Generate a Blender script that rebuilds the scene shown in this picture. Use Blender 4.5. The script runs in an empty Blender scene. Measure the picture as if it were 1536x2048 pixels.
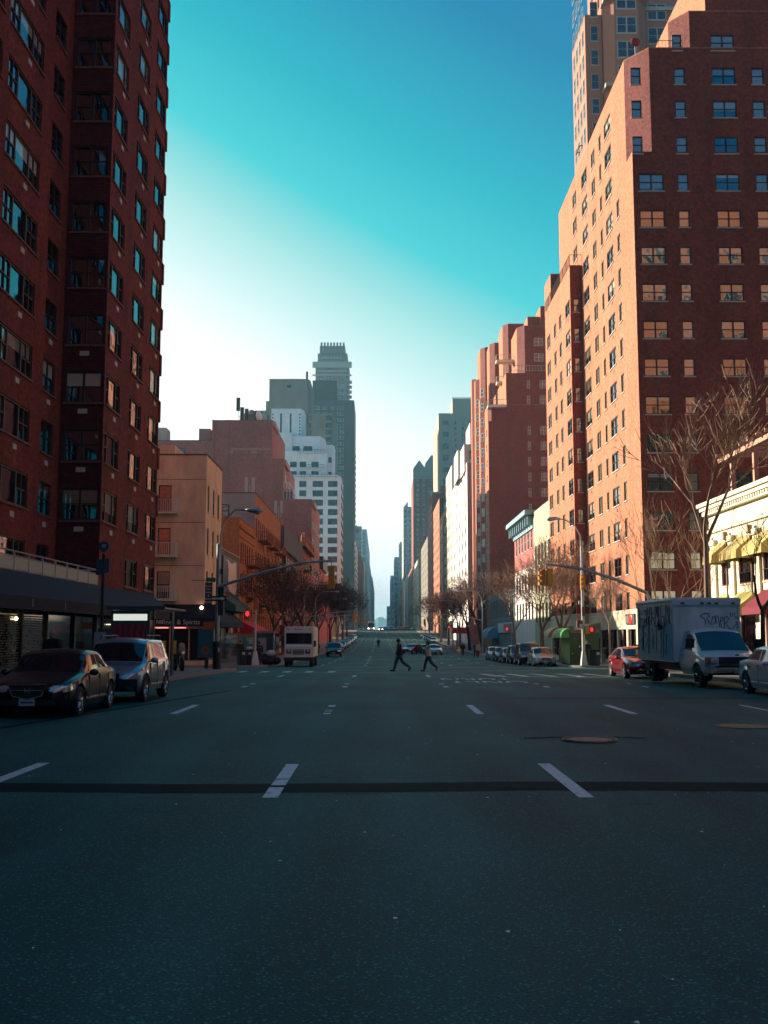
import bpy, math, random
from mathutils import Vector, Matrix
R = math.radians
rnd = random.Random(7)
SC = bpy.context.scene
COL = SC.collection
F, CX, CY = 2120.0, 768.0, 1024.0          # focal length and centre in photo pixels
PITCH, YAW, EYE = R(6.62), R(0.216), 1.75

# ---------------------------------------------------------------- camera
cam = bpy.data.cameras.new('camera'); camo = bpy.data.objects.new('camera', cam); COL.objects.link(camo)
cam.sensor_fit = 'VERTICAL'; cam.sensor_height = 36; cam.lens = F / 2048 * 36
cam.clip_start = .1; cam.clip_end = 20000
camo.location = (0, 0, EYE); camo.rotation_euler = (R(90) + PITCH, 0, -YAW)
SC.camera = camo
# ---------------------------------------------------------------- sky and sun
SUN_AZ, SUN_EL = R(57), R(18)              # west (left) of the street axis, height
w = bpy.data.worlds.new('World'); SC.world = w; w.use_nodes = True
nt = w.node_tree; nt.nodes.clear()
def N(t, typ, **k):
    n = t.nodes.new(typ)
    for a, b in k.items(): setattr(n, a, b)
    return n
def lin(c): return tuple(((v/255)/12.92 if v/255 <= .04045 else ((v/255+.055)/1.055)**2.4) for v in c)
def math_(t, op, a, b=None, clamp=False):
    n = N(t, 'ShaderNodeMath', operation=op, use_clamp=clamp)
    for i, v in enumerate((a, b)):
        if v is None: continue
        if isinstance(v, (int, float)): n.inputs[i].default_value = v
        else: t.links.new(v, n.inputs[i])
    return n.outputs[0]
tc = N(nt, 'ShaderNodeTexCoord'); sp = N(nt, 'ShaderNodeSeparateXYZ'); nt.links.new(tc.outputs['Generated'], sp.inputs[0])
el = math_(nt, 'MULTIPLY', math_(nt, 'ARCSINE', sp.outputs[2]), 57.29578)
az = math_(nt, 'MULTIPLY', math_(nt, 'ARCTAN2', math_(nt, 'MULTIPLY', sp.outputs[0], -1), sp.outputs[1]), 57.29578)
azc = math_(nt, 'MAXIMUM', math_(nt, 'SUBTRACT', 60, math_(nt, 'ABSOLUTE', math_(nt, 'SUBTRACT', az, 57))), -45)
s_ = math_(nt, 'SUBTRACT', el, math_(nt, 'ADD', 15.0, math_(nt, 'MULTIPLY', azc, .48)))
fac = math_(nt, 'DIVIDE', math_(nt, 'ADD', s_, 10), 50, clamp=True)
rp = N(nt, 'ShaderNodeValToRGB'); nt.links.new(fac, rp.inputs[0])
stops = [(0, (246,246,246)), (.10, (240,244,243)), (.22, (172,228,226)), (.30, (62,206,214)), (.40, (8,180,200)), (.56, (0,132,178)), (.78, (0,112,168)), (1, (0,106,165))]
cr = rp.color_ramp
while len(cr.elements) < len(stops): cr.elements.new(.5)
for e, (p, c) in zip(cr.elements, stops): e.position = p; e.color = (*lin(c), 1)
sky = N(nt, 'ShaderNodeTexSky', sky_type='NISHITA', sun_disc=False)
sky.sun_elevation = SUN_EL; sky.sun_rotation = SUN_AZ
m1 = N(nt, 'ShaderNodeVectorMath', operation='SCALE'); nt.links.new(rp.outputs[0], m1.inputs[0]); mrs = N(nt, 'ShaderNodeMapRange'); nt.links.new(fac, mrs.inputs[0]); mrs.inputs[1].default_value = .02; mrs.inputs[2].default_value = .24; mrs.inputs[3].default_value = 5.3; mrs.inputs[4].default_value = 4.2; nt.links.new(mrs.outputs[0], m1.inputs[3])
m2 = N(nt, 'ShaderNodeVectorMath', operation='SCALE'); nt.links.new(sky.outputs[0], m2.inputs[0]); m2.inputs[3].default_value = .005
m3 = N(nt, 'ShaderNodeVectorMath', operation='ADD'); nt.links.new(m1.outputs[0], m3.inputs[0]); nt.links.new(m2.outputs[0], m3.inputs[1])
bg = N(nt, 'ShaderNodeBackground'); nt.links.new(m3.outputs[0], bg.inputs[0]); bg.inputs[1].default_value = .1
wo = N(nt, 'ShaderNodeOutputWorld'); nt.links.new(bg.outputs[0], wo.inputs[0])
sun = bpy.data.lights.new('sun', 'SUN'); sun.energy = 5; sun.angle = R(.5); sun.color = (1, .86, .68)
suno = bpy.data.objects.new('sun', sun); COL.objects.link(suno); suno.location = (-50, 40, 60)
sd = Vector((-math.sin(SUN_AZ)*math.cos(SUN_EL), math.cos(SUN_AZ)*math.cos(SUN_EL), math.sin(SUN_EL)))
suno.rotation_euler = sd.to_track_quat('Z', 'Y').to_euler()
SC.view_settings.view_transform = 'Standard'; SC.view_settings.look = 'None'; SC.view_settings.exposure = 1.25; SC.view_settings.gamma = 1
SC.cycles.max_bounces = 6; SC.cycles.diffuse_bounces = 2; SC.cycles.glossy_bounces = 3; SC.cycles.transmission_bounces = 3
SC.cycles.volume_bounces = 1; SC.cycles.caustics_reflective = False; SC.cycles.caustics_refractive = False

# ---------------------------------------------------------------- where a photo pixel lies in the world
RM = camo.rotation_euler.to_matrix()
def W(px, py, x=None, y=None):
    d = RM @ Vector(((px-CX)/F, -(py-CY)/F, -1))
    t = (x/d.x) if x is not None else (y/d.y)
    return Vector((d.x*t, d.y*t, EYE + d.z*t))
def Z(px, py, y): return W(px, py, y=y).z
def X(px, y, py=1200): return W(px, py, y=y).x
PR = [(-100,0),(38,0),(50,-.15),(60,-.3),(66,-.38),(80,-.6),(100,-.85),(130,-1.0),(160,-1.0),(200,-.75),(250,-.1),(300,.9),(390,3.3),(430,3.7),(520,3.2),(700,1),(1000,-4),(7000,-60)]
def zg(y):
    for (a, za), (b, zb) in zip(PR, PR[1:]):
        if y <= b:
            t = max(0, (y-a)/(b-a)); return za + (zb-za)*t
    return PR[-1][1]

# ---------------------------------------------------------------- materials
MATS = {}
def mat(name, col=(.5,.5,.5), rough=.7, metal=0, ior=1.45, emit=None, es=1, coat=0, noise=None, bump=None, fn=None, spec=.5):
    if name in MATS: return MATS[name]
    m = bpy.data.materials.new(name); m.use_nodes = True; t = m.node_tree
    b = t.nodes['Principled BSDF']
    b.inputs['Base Color'].default_value = (*col, 1); b.inputs['Roughness'].default_value = rough
    b.inputs['Metallic'].default_value = metal; b.inputs['IOR'].default_value = ior
    b.inputs['Coat Weight'].default_value = coat; b.inputs['Specular IOR Level'].default_value = spec
    b.inputs['Coat Roughness'].default_value = .03
    if emit: b.inputs['Emission Color'].default_value = (*emit, 1); b.inputs['Emission Strength'].default_value = es
    if noise:                                # (scale, amount, stretch)
        sc, am, st = noise
        c = N(t, 'ShaderNodeTexCoord'); mp = N(t, 'ShaderNodeMapping'); t.links.new(c.outputs['Object'], mp.inputs[0]); mp.inputs['Scale'].default_value = st
        n = N(t, 'ShaderNodeTexNoise'); n.inputs['Scale'].default_value = sc; n.inputs['Detail'].default_value = 5; t.links.new(mp.outputs[0], n.inputs[0])
        mr = N(t, 'ShaderNodeMapRange'); t.links.new(n.outputs[0], mr.inputs[0]); mr.inputs[1].default_value = .3; mr.inputs[2].default_value = .7
        mr.inputs[3].default_value = 1-am; mr.inputs[4].default_value = 1+am
        v = N(t, 'ShaderNodeVectorMath', operation='SCALE'); v.inputs[0].default_value = col; t.links.new(mr.outputs[0], v.inputs[3]); t.links.new(v.outputs[0], b.inputs['Base Color'])
        if bump:
            bp = N(t, 'ShaderNodeBump'); bp.inputs['Distance'].default_value = bump; t.links.new(n.outputs[0], bp.inputs['Height']); t.links.new(bp.outputs[0], b.inputs['Normal'])
    if fn: fn(t, b)
    MATS[name] = m; return m
def brick(name, c1, c2, mortar, bs=1.0, streak=.25, msize=.012):
    def fn(t, b):
        c = N(t, 'ShaderNodeTexCoord'); s = N(t, 'ShaderNodeSeparateXYZ'); t.links.new(c.outputs['Object'], s.inputs[0])
        cb = N(t, 'ShaderNodeCombineXYZ'); t.links.new(math_(t, 'ADD', s.outputs[0], s.outputs[1]), cb.inputs[0]); t.links.new(s.outputs[2], cb.inputs[1])
        br = N(t, 'ShaderNodeTexBrick'); t.links.new(cb.outputs[0], br.inputs[0])
        br.inputs['Color1'].default_value = (*c1,1); br.inputs['Color2'].default_value = (*c2,1); br.inputs['Mortar'].default_value = (*mortar,1)
        br.inputs['Scale'].default_value = 1; br.inputs['Mortar Size'].default_value = msize; br.inputs['Brick Width'].default_value = .22*bs; br.inputs['Row Height'].default_value = .075*bs
        mp = N(t, 'ShaderNodeMapping'); t.links.new(c.outputs['Object'], mp.inputs[0]); mp.inputs['Scale'].default_value = (.5,.5,.12)
        n = N(t, 'ShaderNodeTexNoise'); n.inputs['Scale'].default_value = 1.1; n.inputs['Detail'].default_value = 7; n.inputs['Roughness'].default_value = .65; t.links.new(mp.outputs[0], n.inputs[0])
        n2 = N(t, 'ShaderNodeTexNoise'); n2.inputs['Scale'].default_value = 4.5; n2.inputs['Detail'].default_value = 8; t.links.new(c.outputs['Object'], n2.inputs[0])
        mr = N(t, 'ShaderNodeMapRange'); t.links.new(n.outputs[0], mr.inputs[0]); mr.inputs[1].default_value = .3; mr.inputs[2].default_value = .7; mr.inputs[3].default_value = 1-streak; mr.inputs[4].default_value = 1+streak*.7
        mr2 = N(t, 'ShaderNodeMapRange'); t.links.new(n2.outputs[0], mr2.inputs[0]); mr2.inputs[1].default_value = .3; mr2.inputs[2].default_value = .7; mr2.inputs[3].default_value = .68; mr2.inputs[4].default_value = 1.25
        v = N(t, 'ShaderNodeVectorMath', operation='SCALE'); t.links.new(br.outputs[0], v.inputs[0]); t.links.new(math_(t, 'MULTIPLY', mr.outputs[0], mr2.outputs[0]), v.inputs[3])
        t.links.new(v.outputs[0], b.inputs['Base Color'])
        bp = N(t, 'ShaderNodeBump'); bp.inputs['Distance'].default_value = .01; bp.inputs['Strength'].default_value = .5; t.links.new(br.outputs['Fac'], bp.inputs['Height']); bp.invert = True; t.links.new(bp.outputs[0], b.inputs['Normal'])
    return mat(name, rough=.9, fn=fn, spec=.25)
def glassfn(blind=(.42,.36,.28), prob=.6, dark=(.012,.014,.016)):
    def fn(t, b):
        c = N(t, 'ShaderNodeTexCoord'); s = N(t, 'ShaderNodeSeparateXYZ'); t.links.new(c.outputs['Object'], s.inputs[0])
        oi = N(t, 'ShaderNodeObjectInfo')
        wn = N(t, 'ShaderNodeTexWhiteNoise', noise_dimensions='1D'); t.links.new(oi.outputs['Random'], wn.inputs['W'])
        lvl = math_(t, 'SUBTRACT', math_(t, 'MULTIPLY', wn.outputs[0], 1.5), .5)         # how far the blind is drawn
        up = math_(t, 'GREATER_THAN', s.outputs[2], lvl)
        on = math_(t, 'LESS_THAN', oi.outputs['Random'], prob)
        f = math_(t, 'MULTIPLY', up, on)
        mx = N(t, 'ShaderNodeMix', data_type='RGBA'); t.links.new(f, mx.inputs[0]); mx.inputs[6].default_value = (*dark,1); mx.inputs[7].default_value = (*blind,1)
        sh = N(t, 'ShaderNodeVectorMath', operation='SCALE'); t.links.new(mx.outputs[2], sh.inputs[0])
        w2 = N(t, 'ShaderNodeTexWhiteNoise', noise_dimensions='1D'); t.links.new(math_(t, 'MULTIPLY', oi.outputs['Random'], 37.7), w2.inputs['W'])
        t.links.new(math_(t, 'ADD', math_(t, 'MULTIPLY', w2.outputs[0], 1.0), .25), sh.inputs[3]); t.links.new(sh.outputs[0], b.inputs['Base Color'])
        n = N(t, 'ShaderNodeTexNoise'); n.inputs['Scale'].default_value = .9; n.inputs['Detail'].default_value = 1
        g = N(t, 'ShaderNodeNewGeometry'); t.links.new(g.outputs['Position'], n.inputs[0])
        bp = N(t, 'ShaderNodeBump'); bp.inputs['Distance'].default_value = .02; bp.inputs['Strength'].default_value = .7; t.links.new(n.outputs[0], bp.inputs['Height']); t.links.new(bp.outputs[0], b.inputs['Normal'])
    return fn
PANE = mat('window_glass', rough=.03, ior=3.0, fn=glassfn())
PANEN = mat('window_glass_lit', rough=.05, ior=1.6, fn=glassfn((.62,.48,.36), .8))
PANEF = mat('far_window_glass', (.03,.035,.04), rough=.12, ior=1.9)
DARKF = mat('dark_window_frame', (.018,.014,.012), .5)
WHITEF = mat('white_window_frame', (.55,.52,.47), .6)
SILL = mat('stone_sill', (.48,.42,.36), .8)
SILLD = mat('brown_brick_sill', (.16,.07,.05), .85)
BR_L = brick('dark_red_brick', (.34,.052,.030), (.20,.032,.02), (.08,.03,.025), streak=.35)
BR_LN = brick('shaded_maroon_brick', (.12,.026,.024), (.075,.018,.018), (.03,.016,.016), msize=.014)  # darker tower brick: shade of the camera-facing faces put into the colour
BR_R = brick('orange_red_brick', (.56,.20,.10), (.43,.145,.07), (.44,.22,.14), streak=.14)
BR_RN = brick('deep_red_and_shaded_brick', (.36,.062,.036), (.26,.042,.028), (.12,.05,.04), streak=.2)  # plain deep red brick, and shade colour for the right towers' near walls
BR_O = brick('orange_brick', (.46,.16,.06), (.38,.12,.05), (.3,.13,.07), streak=.2)
BR_P = brick('pink_brick', (.36,.115,.095), (.30,.095,.08), (.25,.11,.095), streak=.2)
TAN = mat('tan_stucco', (.60,.42,.27), .9, noise=(1.2,.22,(1,1,.4)))
CREAM = mat('cream_stone', (.74,.68,.52), .8, noise=(1.5,.1,(1,1,.3)))
LIME = mat('limestone', (.62,.52,.38), .85, noise=(1.5,.12,(1,1,.3)))
GREYST = mat('grey_stucco', (.30,.26,.26), .9, noise=(.6,.25,(1,1,.5)))
WHITEB = mat('white_brick', (.82,.82,.80), .85, noise=(.5,.08,(1,1,.3)))
WHITER = mat('white_painted_brick', (.78,.70,.66), .85, noise=(.5,.08,(1,1,.3)))
DTEAL = mat('dark_green_brick', (.055,.075,.072), .8, noise=(.3,.15,(1,1,.3)))
BRWN = mat('brown_concrete', (.22,.19,.15), .9, noise=(.3,.15,(1,1,.3)))
ROOF = mat('roof_tar', (.05,.05,.05), .9, noise=(1,.2,(1,1,1)))
STONE = mat('pale_stone', (.42,.38,.33), .85, noise=(.8,.12,(1,1,.4)))
def asphalt(t, b):
    c = N(t, 'ShaderNodeTexCoord')
    n1 = N(t, 'ShaderNodeTexNoise'); n1.inputs['Scale'].default_value = 60; n1.inputs['Detail'].default_value = 3; t.links.new(c.outputs['Object'], n1.inputs[0])
    n2 = N(t, 'ShaderNodeTexNoise'); n2.inputs['Scale'].default_value = .35; n2.inputs['Detail'].default_value = 6
    mp = N(t, 'ShaderNodeMapping'); mp.inputs['Scale'].default_value = (2.2,.35,1); t.links.new(c.outputs['Object'], mp.inputs[0]); t.links.new(mp.outputs[0], n2.inputs[0])
    vo = N(t, 'ShaderNodeTexVoronoi'); vo.inputs['Scale'].default_value = 70; t.links.new(c.outputs['Object'], vo.inputs[0])
    wn = N(t, 'ShaderNodeTexWhiteNoise'); t.links.new(vo.outputs['Position'], wn.inputs[0])
    spk = math_(t, 'MULTIPLY', math_(t, 'GREATER_THAN', wn.outputs[0], .94), .12)
    a = N(t, 'ShaderNodeMapRange'); t.links.new(n1.outputs[0], a.inputs[0]); a.inputs[1].default_value=.3; a.inputs[2].default_value=.7; a.inputs[3].default_value=.024; a.inputs[4].default_value=.092
    b2 = N(t, 'ShaderNodeMapRange'); t.links.new(n2.outputs[0], b2.inputs[0]); b2.inputs[1].default_value=.3; b2.inputs[2].default_value=.7; b2.inputs[3].default_value=.62; b2.inputs[4].default_value=1.4
    sx = N(t, 'ShaderNodeSeparateXYZ'); t.links.new(c.outputs['Object'], sx.inputs[0])
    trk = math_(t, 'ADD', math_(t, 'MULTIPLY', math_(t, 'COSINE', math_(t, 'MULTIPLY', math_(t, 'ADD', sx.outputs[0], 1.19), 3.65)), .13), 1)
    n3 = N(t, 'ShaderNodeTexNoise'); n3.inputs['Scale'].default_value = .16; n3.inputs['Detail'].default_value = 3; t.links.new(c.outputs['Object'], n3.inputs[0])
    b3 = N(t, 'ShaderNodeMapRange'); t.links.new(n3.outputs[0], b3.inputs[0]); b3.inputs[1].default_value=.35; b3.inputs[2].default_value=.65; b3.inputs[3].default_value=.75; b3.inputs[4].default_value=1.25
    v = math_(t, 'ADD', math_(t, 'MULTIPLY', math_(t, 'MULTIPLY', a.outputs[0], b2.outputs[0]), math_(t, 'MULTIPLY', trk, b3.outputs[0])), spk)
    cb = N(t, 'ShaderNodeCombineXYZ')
    for i in range(3): t.links.new(math_(t, 'MULTIPLY', v, (.20,1.10,1.0)[i]), cb.inputs[i])  # teal cast of the sky-lit shade put into the grey asphalt colour
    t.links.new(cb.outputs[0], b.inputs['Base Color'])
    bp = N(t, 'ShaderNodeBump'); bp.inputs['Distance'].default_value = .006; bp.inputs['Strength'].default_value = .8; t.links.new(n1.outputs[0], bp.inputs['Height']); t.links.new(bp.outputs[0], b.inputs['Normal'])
ASPH = mat('asphalt', rough=.68, fn=asphalt, spec=.2); ASPH.node_tree.nodes['Principled BSDF'].inputs['Specular Tint'].default_value = (.30,.95,1,1)  # specular tint repeats the teal sky cast
TARM = mat('tar_seam', (.004,.013,.014), .8, spec=.08, noise=(9,.5,(1,1,1)))  # tar carries the same teal shade tint as the asphalt
def paintfn(t, b):
    c = N(t, 'ShaderNodeTexCoord'); n = N(t, 'ShaderNodeTexNoise'); n.inputs['Scale'].default_value = 7; n.inputs['Detail'].default_value = 8; n.inputs['Roughness'].default_value = .7; t.links.new(c.outputs['Object'], n.inputs[0])
    r = N(t, 'ShaderNodeValToRGB'); t.links.new(n.outputs[0], r.inputs[0]); r.color_ramp.elements[0].position = .36; r.color_ramp.elements[1].position = .46
    r.color_ramp.elements[0].color = (.14,.17,.18,1); r.color_ramp.elements[1].color = (.50,.58,.60,1); t.links.new(r.outputs[0], b.inputs['Base Color'])
PAINTW = mat('road_paint', rough=.6, fn=paintfn)
WALK = mat('concrete_pavement', (.17,.155,.14), .85, noise=(3,.25,(1,1,1)))
CURB = mat('granite_kerb', (.22,.19,.17), .8, noise=(6,.2,(1,1,1)))
GREYM = mat('galvanised_steel', (.30,.31,.31), .45, .6, noise=(4,.15,(1,1,1)))
BLACKM = mat('black_paint', (.012,.012,.013), .45)
YEL = mat('signal_yellow', (.55,.22,.02), .5)
GREENS = mat('street_sign_green', (.01,.16,.08), .5)
WHITEP = mat('white_paint', (.7,.7,.7), .5)
REDL = mat('red_signal_lens', (.6,.02,.02), .4, emit=(1,.03,.05), es=.55)
TYRE = mat('tyre_rubber', (.012,.012,.012), .8)
RIM = mat('alloy_rim', (.45,.45,.46), .3, .8)
BLK = mat('black_plastic', (.01,.01,.01), .5)
CHROME = mat('chrome', (.6,.6,.6), .12, 1)
CARG = mat('car_glass', (.006,.008,.009), .03, ior=1.7)
LAMPG = mat('headlamp', (.5,.5,.5), .08, .5, coat=1)
TAILG = mat('tail_lamp', (.35,.01,.01), .15, coat=1)
BARK = mat('tree_bark', (.22,.15,.11), .9, noise=(6,.4,(1,1,.2)))
TWIG = mat('twigs', (.30,.19,.13), .9)
BARKD = mat('dark_bark', (.045,.03,.025), .9)
SKIN = mat('skin', (.32,.17,.12), .6)

# ---------------------------------------------------------------- mesh building
class MB:
    def __init__(s): s.v=[]; s.f=[]; s.mi=[]; s.m=[]
    def mt(s, m):
        if m not in s.m: s.m.append(m)
        return s.m.index(m)
    def poly(s, pts, m):
        n=len(s.v); s.v += [tuple(p) for p in pts]; s.f.append(tuple(range(n, n+len(pts)))); s.mi.append(s.mt(m))
    def box(s, x0,x1,y0,y1,z0,z1, m, M=None):
        if x0>x1: x0,x1=x1,x0
        if y0>y1: y0,y1=y1,y0
        if z0>z1: z0,z1=z1,z0
        p=[Vector(c) for c in ((x0,y0,z0),(x1,y0,z0),(x1,y1,z0),(x0,y1,z0),(x0,y0,z1),(x1,y0,z1),(x1,y1,z1),(x0,y1,z1))]
        if M: p=[M@c for c in p]
        n=len(s.v); s.v += [tuple(c) for c in p]; k=s.mt(m)
        for q in ((3,2,1,0),(4,5,6,7),(0,1,5,4),(1,2,6,5),(2,3,7,6),(3,0,4,7)): s.f.append(tuple(n+i for i in q)); s.mi.append(k)
    def tube(s, pts, rad, m, n=6, cap=True):
        pts=[Vector(p) for p in pts]
        if not isinstance(rad,(list,tuple)): rad=[rad]*len(pts)
        k=s.mt(m); base=len(s.v); up=None
        for i,p in enumerate(pts):
            d=(pts[min(i+1,len(pts)-1)]-pts[max(i-1,0)]).normalized()
            if up is None: up = Vector((0,0,1)) if abs(d.z)<.9 else Vector((1,0,0))
            a=d.cross(up); a = a.normalized() if a.length>1e-6 else Vector((1,0,0)); b=a.cross(d).normalized(); up=b
            for j in range(n):
                t=2*math.pi*j/n; q=p+(a*math.cos(t)+b*math.sin(t))*rad[i]; s.v.append(tuple(q))
        for i in range(len(pts)-1):
            for j in range(n):
                a0=base+i*n+j; a1=base+i*n+(j+1)%n; s.f.append((a0,a1,a1+n,a0+n)); s.mi.append(k)
        if cap:
            s.f.append(tuple(base+j for j in range(n))[::-1]); s.mi.append(k)
            e=base+(len(pts)-1)*n; s.f.append(tuple(e+j for j in range(n))); s.mi.append(k)
    def ell(s, c, r, m, n=10, k=7):
        base=len(s.v); q=s.mt(m)
        for i in range(k+1):
            a=math.pi*i/k-math.pi/2
            for j in range(n):
                t=2*math.pi*j/n; s.v.append((c[0]+r[0]*math.cos(a)*math.cos(t), c[1]+r[1]*math.cos(a)*math.sin(t), c[2]+r[2]*math.sin(a)))
        for i in range(k):
            for j in range(n):
                a0=base+i*n+j; a1=base+i*n+(j+1)%n; s.f.append((a0,a1,a1+n,a0+n)); s.mi.append(q)
    def wallseg(s, p0, p1, z0, z1, holes, m, depth=.14, mr=None):
        """vertical wall between two plan points with window openings [(a0,a1,zb,zt)] and their reveals"""
        p0=Vector((p0[0],p0[1])); p1=Vector((p1[0],p1[1])); L=(p1-p0).length; d=(p1-p0)/L; inn=Vector((-d.y,d.x))
        P=lambda a,z,dd=0: (p0.x+d.x*a+inn.x*dd, p0.y+d.y*a+inn.y*dd, z)
        if not holes: s.poly([P(0,z0),P(L,z0),P(L,z1),P(0,z1)], m); return
        A=sorted({0,L,*[round(min(max(v,0),L),4) for h in holes for v in h[:2]]}); ZZ=sorted({z0,z1,*[round(v,4) for h in holes for v in h[2:4]]})
        H=[(round(h[0],4),round(h[1],4),round(h[2],4),round(h[3],4)) for h in holes]
        # columns of cells merged vertically where there is no hole
        for a0,a1 in zip(A,A[1:]):
            if a1-a0<1e-4: continue
            am=(a0+a1)/2; cuts=sorted([(h[2],h[3]) for h in H if h[0]<am<h[1]]); z=z0
            for zb,zt in cuts:
                if zb>z: s.poly([P(a0,z),P(a1,z),P(a1,zb),P(a0,zb)], m)
                z=max(z,zt)
            if z<z1: s.poly([P(a0,z),P(a1,z),P(a1,z1),P(a0,z1)], m)
        for a0,a1,zb,zt in H:
            r=mr or m
            s.poly([P(a0,zb),P(a1,zb),P(a1,zb,depth),P(a0,zb,depth)], r); s.poly([P(a0,zt,depth),P(a1,zt,depth),P(a1,zt),P(a0,zt)], r)
            s.poly([P(a0,zb,depth),P(a0,zt,depth),P(a0,zt),P(a0,zb)], r); s.poly([P(a1,zb),P(a1,zt),P(a1,zt,depth),P(a1,zb,depth)], r)
    def build(s, name, parent=None, org=None, smooth=False, loc=None, merge=False):
        """org: world point that becomes the object's origin (vertices were given in world space); otherwise they are local"""
        me=bpy.data.meshes.new(name)
        vv=s.v
        if org is not None: vv=[(a-org[0],b-org[1],c-org[2]) for a,b,c in s.v]
        me.from_pydata(vv,[],s.f)
        for m in s.m: me.materials.append(m)
        me.polygons.foreach_set('material_index', s.mi)
        if smooth: me.polygons.foreach_set('use_smooth',[True]*len(s.f))
        me.update()
        if merge:
            import bmesh
            b=bmesh.new(); b.from_mesh(me); bmesh.ops.remove_doubles(b, verts=b.verts, dist=.0004); b.to_mesh(me); b.free()
        o=bpy.data.objects.new(name,me); COL.objects.link(o)
        if parent: o.parent=parent
        if loc is not None: o.location=loc
        elif org is not None: o.location = Vector(org)-(Vector(parent['_o']) if parent and '_o' in parent else Vector((0,0,0)))
        return o
def tag(o, label=None, cat=None, group=None, kind=None):
    for k,v in (('label',label),('category',cat),('group',group),('kind',kind)):
        if v: o[k]=v
    return o
def empty(name, loc, label, cat, group=None, rz=0):
    o=bpy.data.objects.new(name,None); COL.objects.link(o); o.location=loc; o.rotation_euler=(0,0,rz); o.empty_display_size=.3
    return tag(o,label,cat,group)
def root(name, loc, label, cat, group=None):      # unrotated root whose children are given in world space
    o=empty(name,loc,label,cat,group); o['_o']=tuple(loc); return o
def copy_tree(o, parent=None):
    c=o.copy(); COL.objects.link(c); c.parent=parent
    for ch in list(o.children): copy_tree(ch, c)
    return c
def text_mesh(name, body, size, m, parent, loc, rot, ext=.01, align='CENTER', sx=1, shear=0):
    cu=bpy.data.curves.new(name,'FONT'); cu.body=body; cu.size=size; cu.extrude=ext; cu.align_x=align; cu.align_y='CENTER'; cu.shear=shear
    t=bpy.data.objects.new(name,cu); COL.objects.link(t); dg=bpy.context.evaluated_depsgraph_get(); dg.update()
    me=bpy.data.meshes.new_from_object(t.evaluated_get(dg)); bpy.data.objects.remove(t); bpy.data.curves.remove(cu)
    me.materials.clear(); me.materials.append(m)
    o=bpy.data.objects.new(name,me); COL.objects.link(o); o.parent=parent; o.location=loc; o.rotation_euler=rot; o.scale=(sx,1,1); return o
# ================================================================ SETTING: ground, road, pavements
YS = sorted(set([-60,-40,-20,0,10,20,30,38,44,50,55,60,63,64,65,66,70,74,80,90,100,115,130,145,160,180,200,225,250,275,300,330,360,390,430,480,520,600,700,850,1000,1500,2500,4000,7000]+[62+i*.5 for i in range(7)]+[74+i*.5 for i in range(8)]))
def sheet(x0, x1, ys, dz, m, name, parent=None, kind='structure', nx=1):
    b=MB()
    for a,c in zip(ys, ys[1:]):
        for i in range(nx):
            u=x0+(x1-x0)*i/nx; v=x0+(x1-x0)*(i+1)/nx
            b.poly([(u,a,zg(a)+dz),(v,a,zg(a)+dz),(v,c,zg(c)+dz),(u,c,zg(c)+dz)], m)
    o=b.build(name,parent); 
    if kind: tag(o,kind=kind)
    return o
GROUNDM = mat('city_ground', (.09,.085,.08), .9, noise=(.05,.2,(1,1,1)))
sheet(-3000, 3000, YS, -.10, GROUNDM, 'ground')
XL, XR = -8.3, 13.3
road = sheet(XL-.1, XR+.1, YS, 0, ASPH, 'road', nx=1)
cs = MB()
for a,c in ((62,65),(65,66),(66,70),(70,74),(74,77)):
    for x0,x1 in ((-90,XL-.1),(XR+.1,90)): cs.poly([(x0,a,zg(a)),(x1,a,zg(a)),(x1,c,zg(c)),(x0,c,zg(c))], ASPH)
tag(cs.build('cross_street'), kind='structure')
def pavement(side, y0, y1, near_round, far_round):
    """raised pavement block; kerb corners rounded where the side street opens"""
    b=MB(); k=MB(); xc = XL if side<0 else XR; xo = side*90
    ys=[y for y in YS if y0<y<y1]; ys=[y0]+ys+[y1]
    def xin(y):
        r=3.0; d=0
        if far_round and y>y1-r: d=r-math.sqrt(max(0,r*r-(y-(y1-r))**2))
        if near_round and y<y0+r: d=r-math.sqrt(max(0,r*r-((y0+r)-y)**2))
        return xc+side*d
    kw=.18*side
    for a,c in zip(ys,ys[1:]):
        za,zc=zg(a),zg(c); xa,xb=xin(a),xin(c)
        q=[(xa+kw,a,za+.15),(xb+kw,c,zc+.15),(xo,c,zc+.15),(xo,a,za+.15)]
        b.poly(q if side<0 else q[::-1], WALK)
        q=[(xa,a,za+.147),(xb,c,zc+.147),(xb+kw,c,zc+.15),(xa+kw,a,za+.15)]; k.poly(q if side<0 else q[::-1], CURB)
        q=[(xa,a,za-.1),(xb,c,zc-.1),(xb,c,zc+.147),(xa,a,za+.147)]; k.poly(q if side<0 else q[::-1], CURB)
    for yy,flag in ((y0,near_round),(y1,far_round)):
        if flag: k.poly([(xin(yy),yy,zg(yy)-.1),(xo,yy,zg(yy)-.1),(xo,yy,zg(yy)+.148),(xin(yy),yy,zg(yy)+.148)], CURB)
    tag(b.build('pavement'), kind='structure'); tag(k.build('kerb'), kind='structure')
pavement(-1,-60,65,False,True); pavement(1,-60,65,False,True); pavement(-1,74,7000,True,False); pavement(1,74,7000,True,False)
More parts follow.
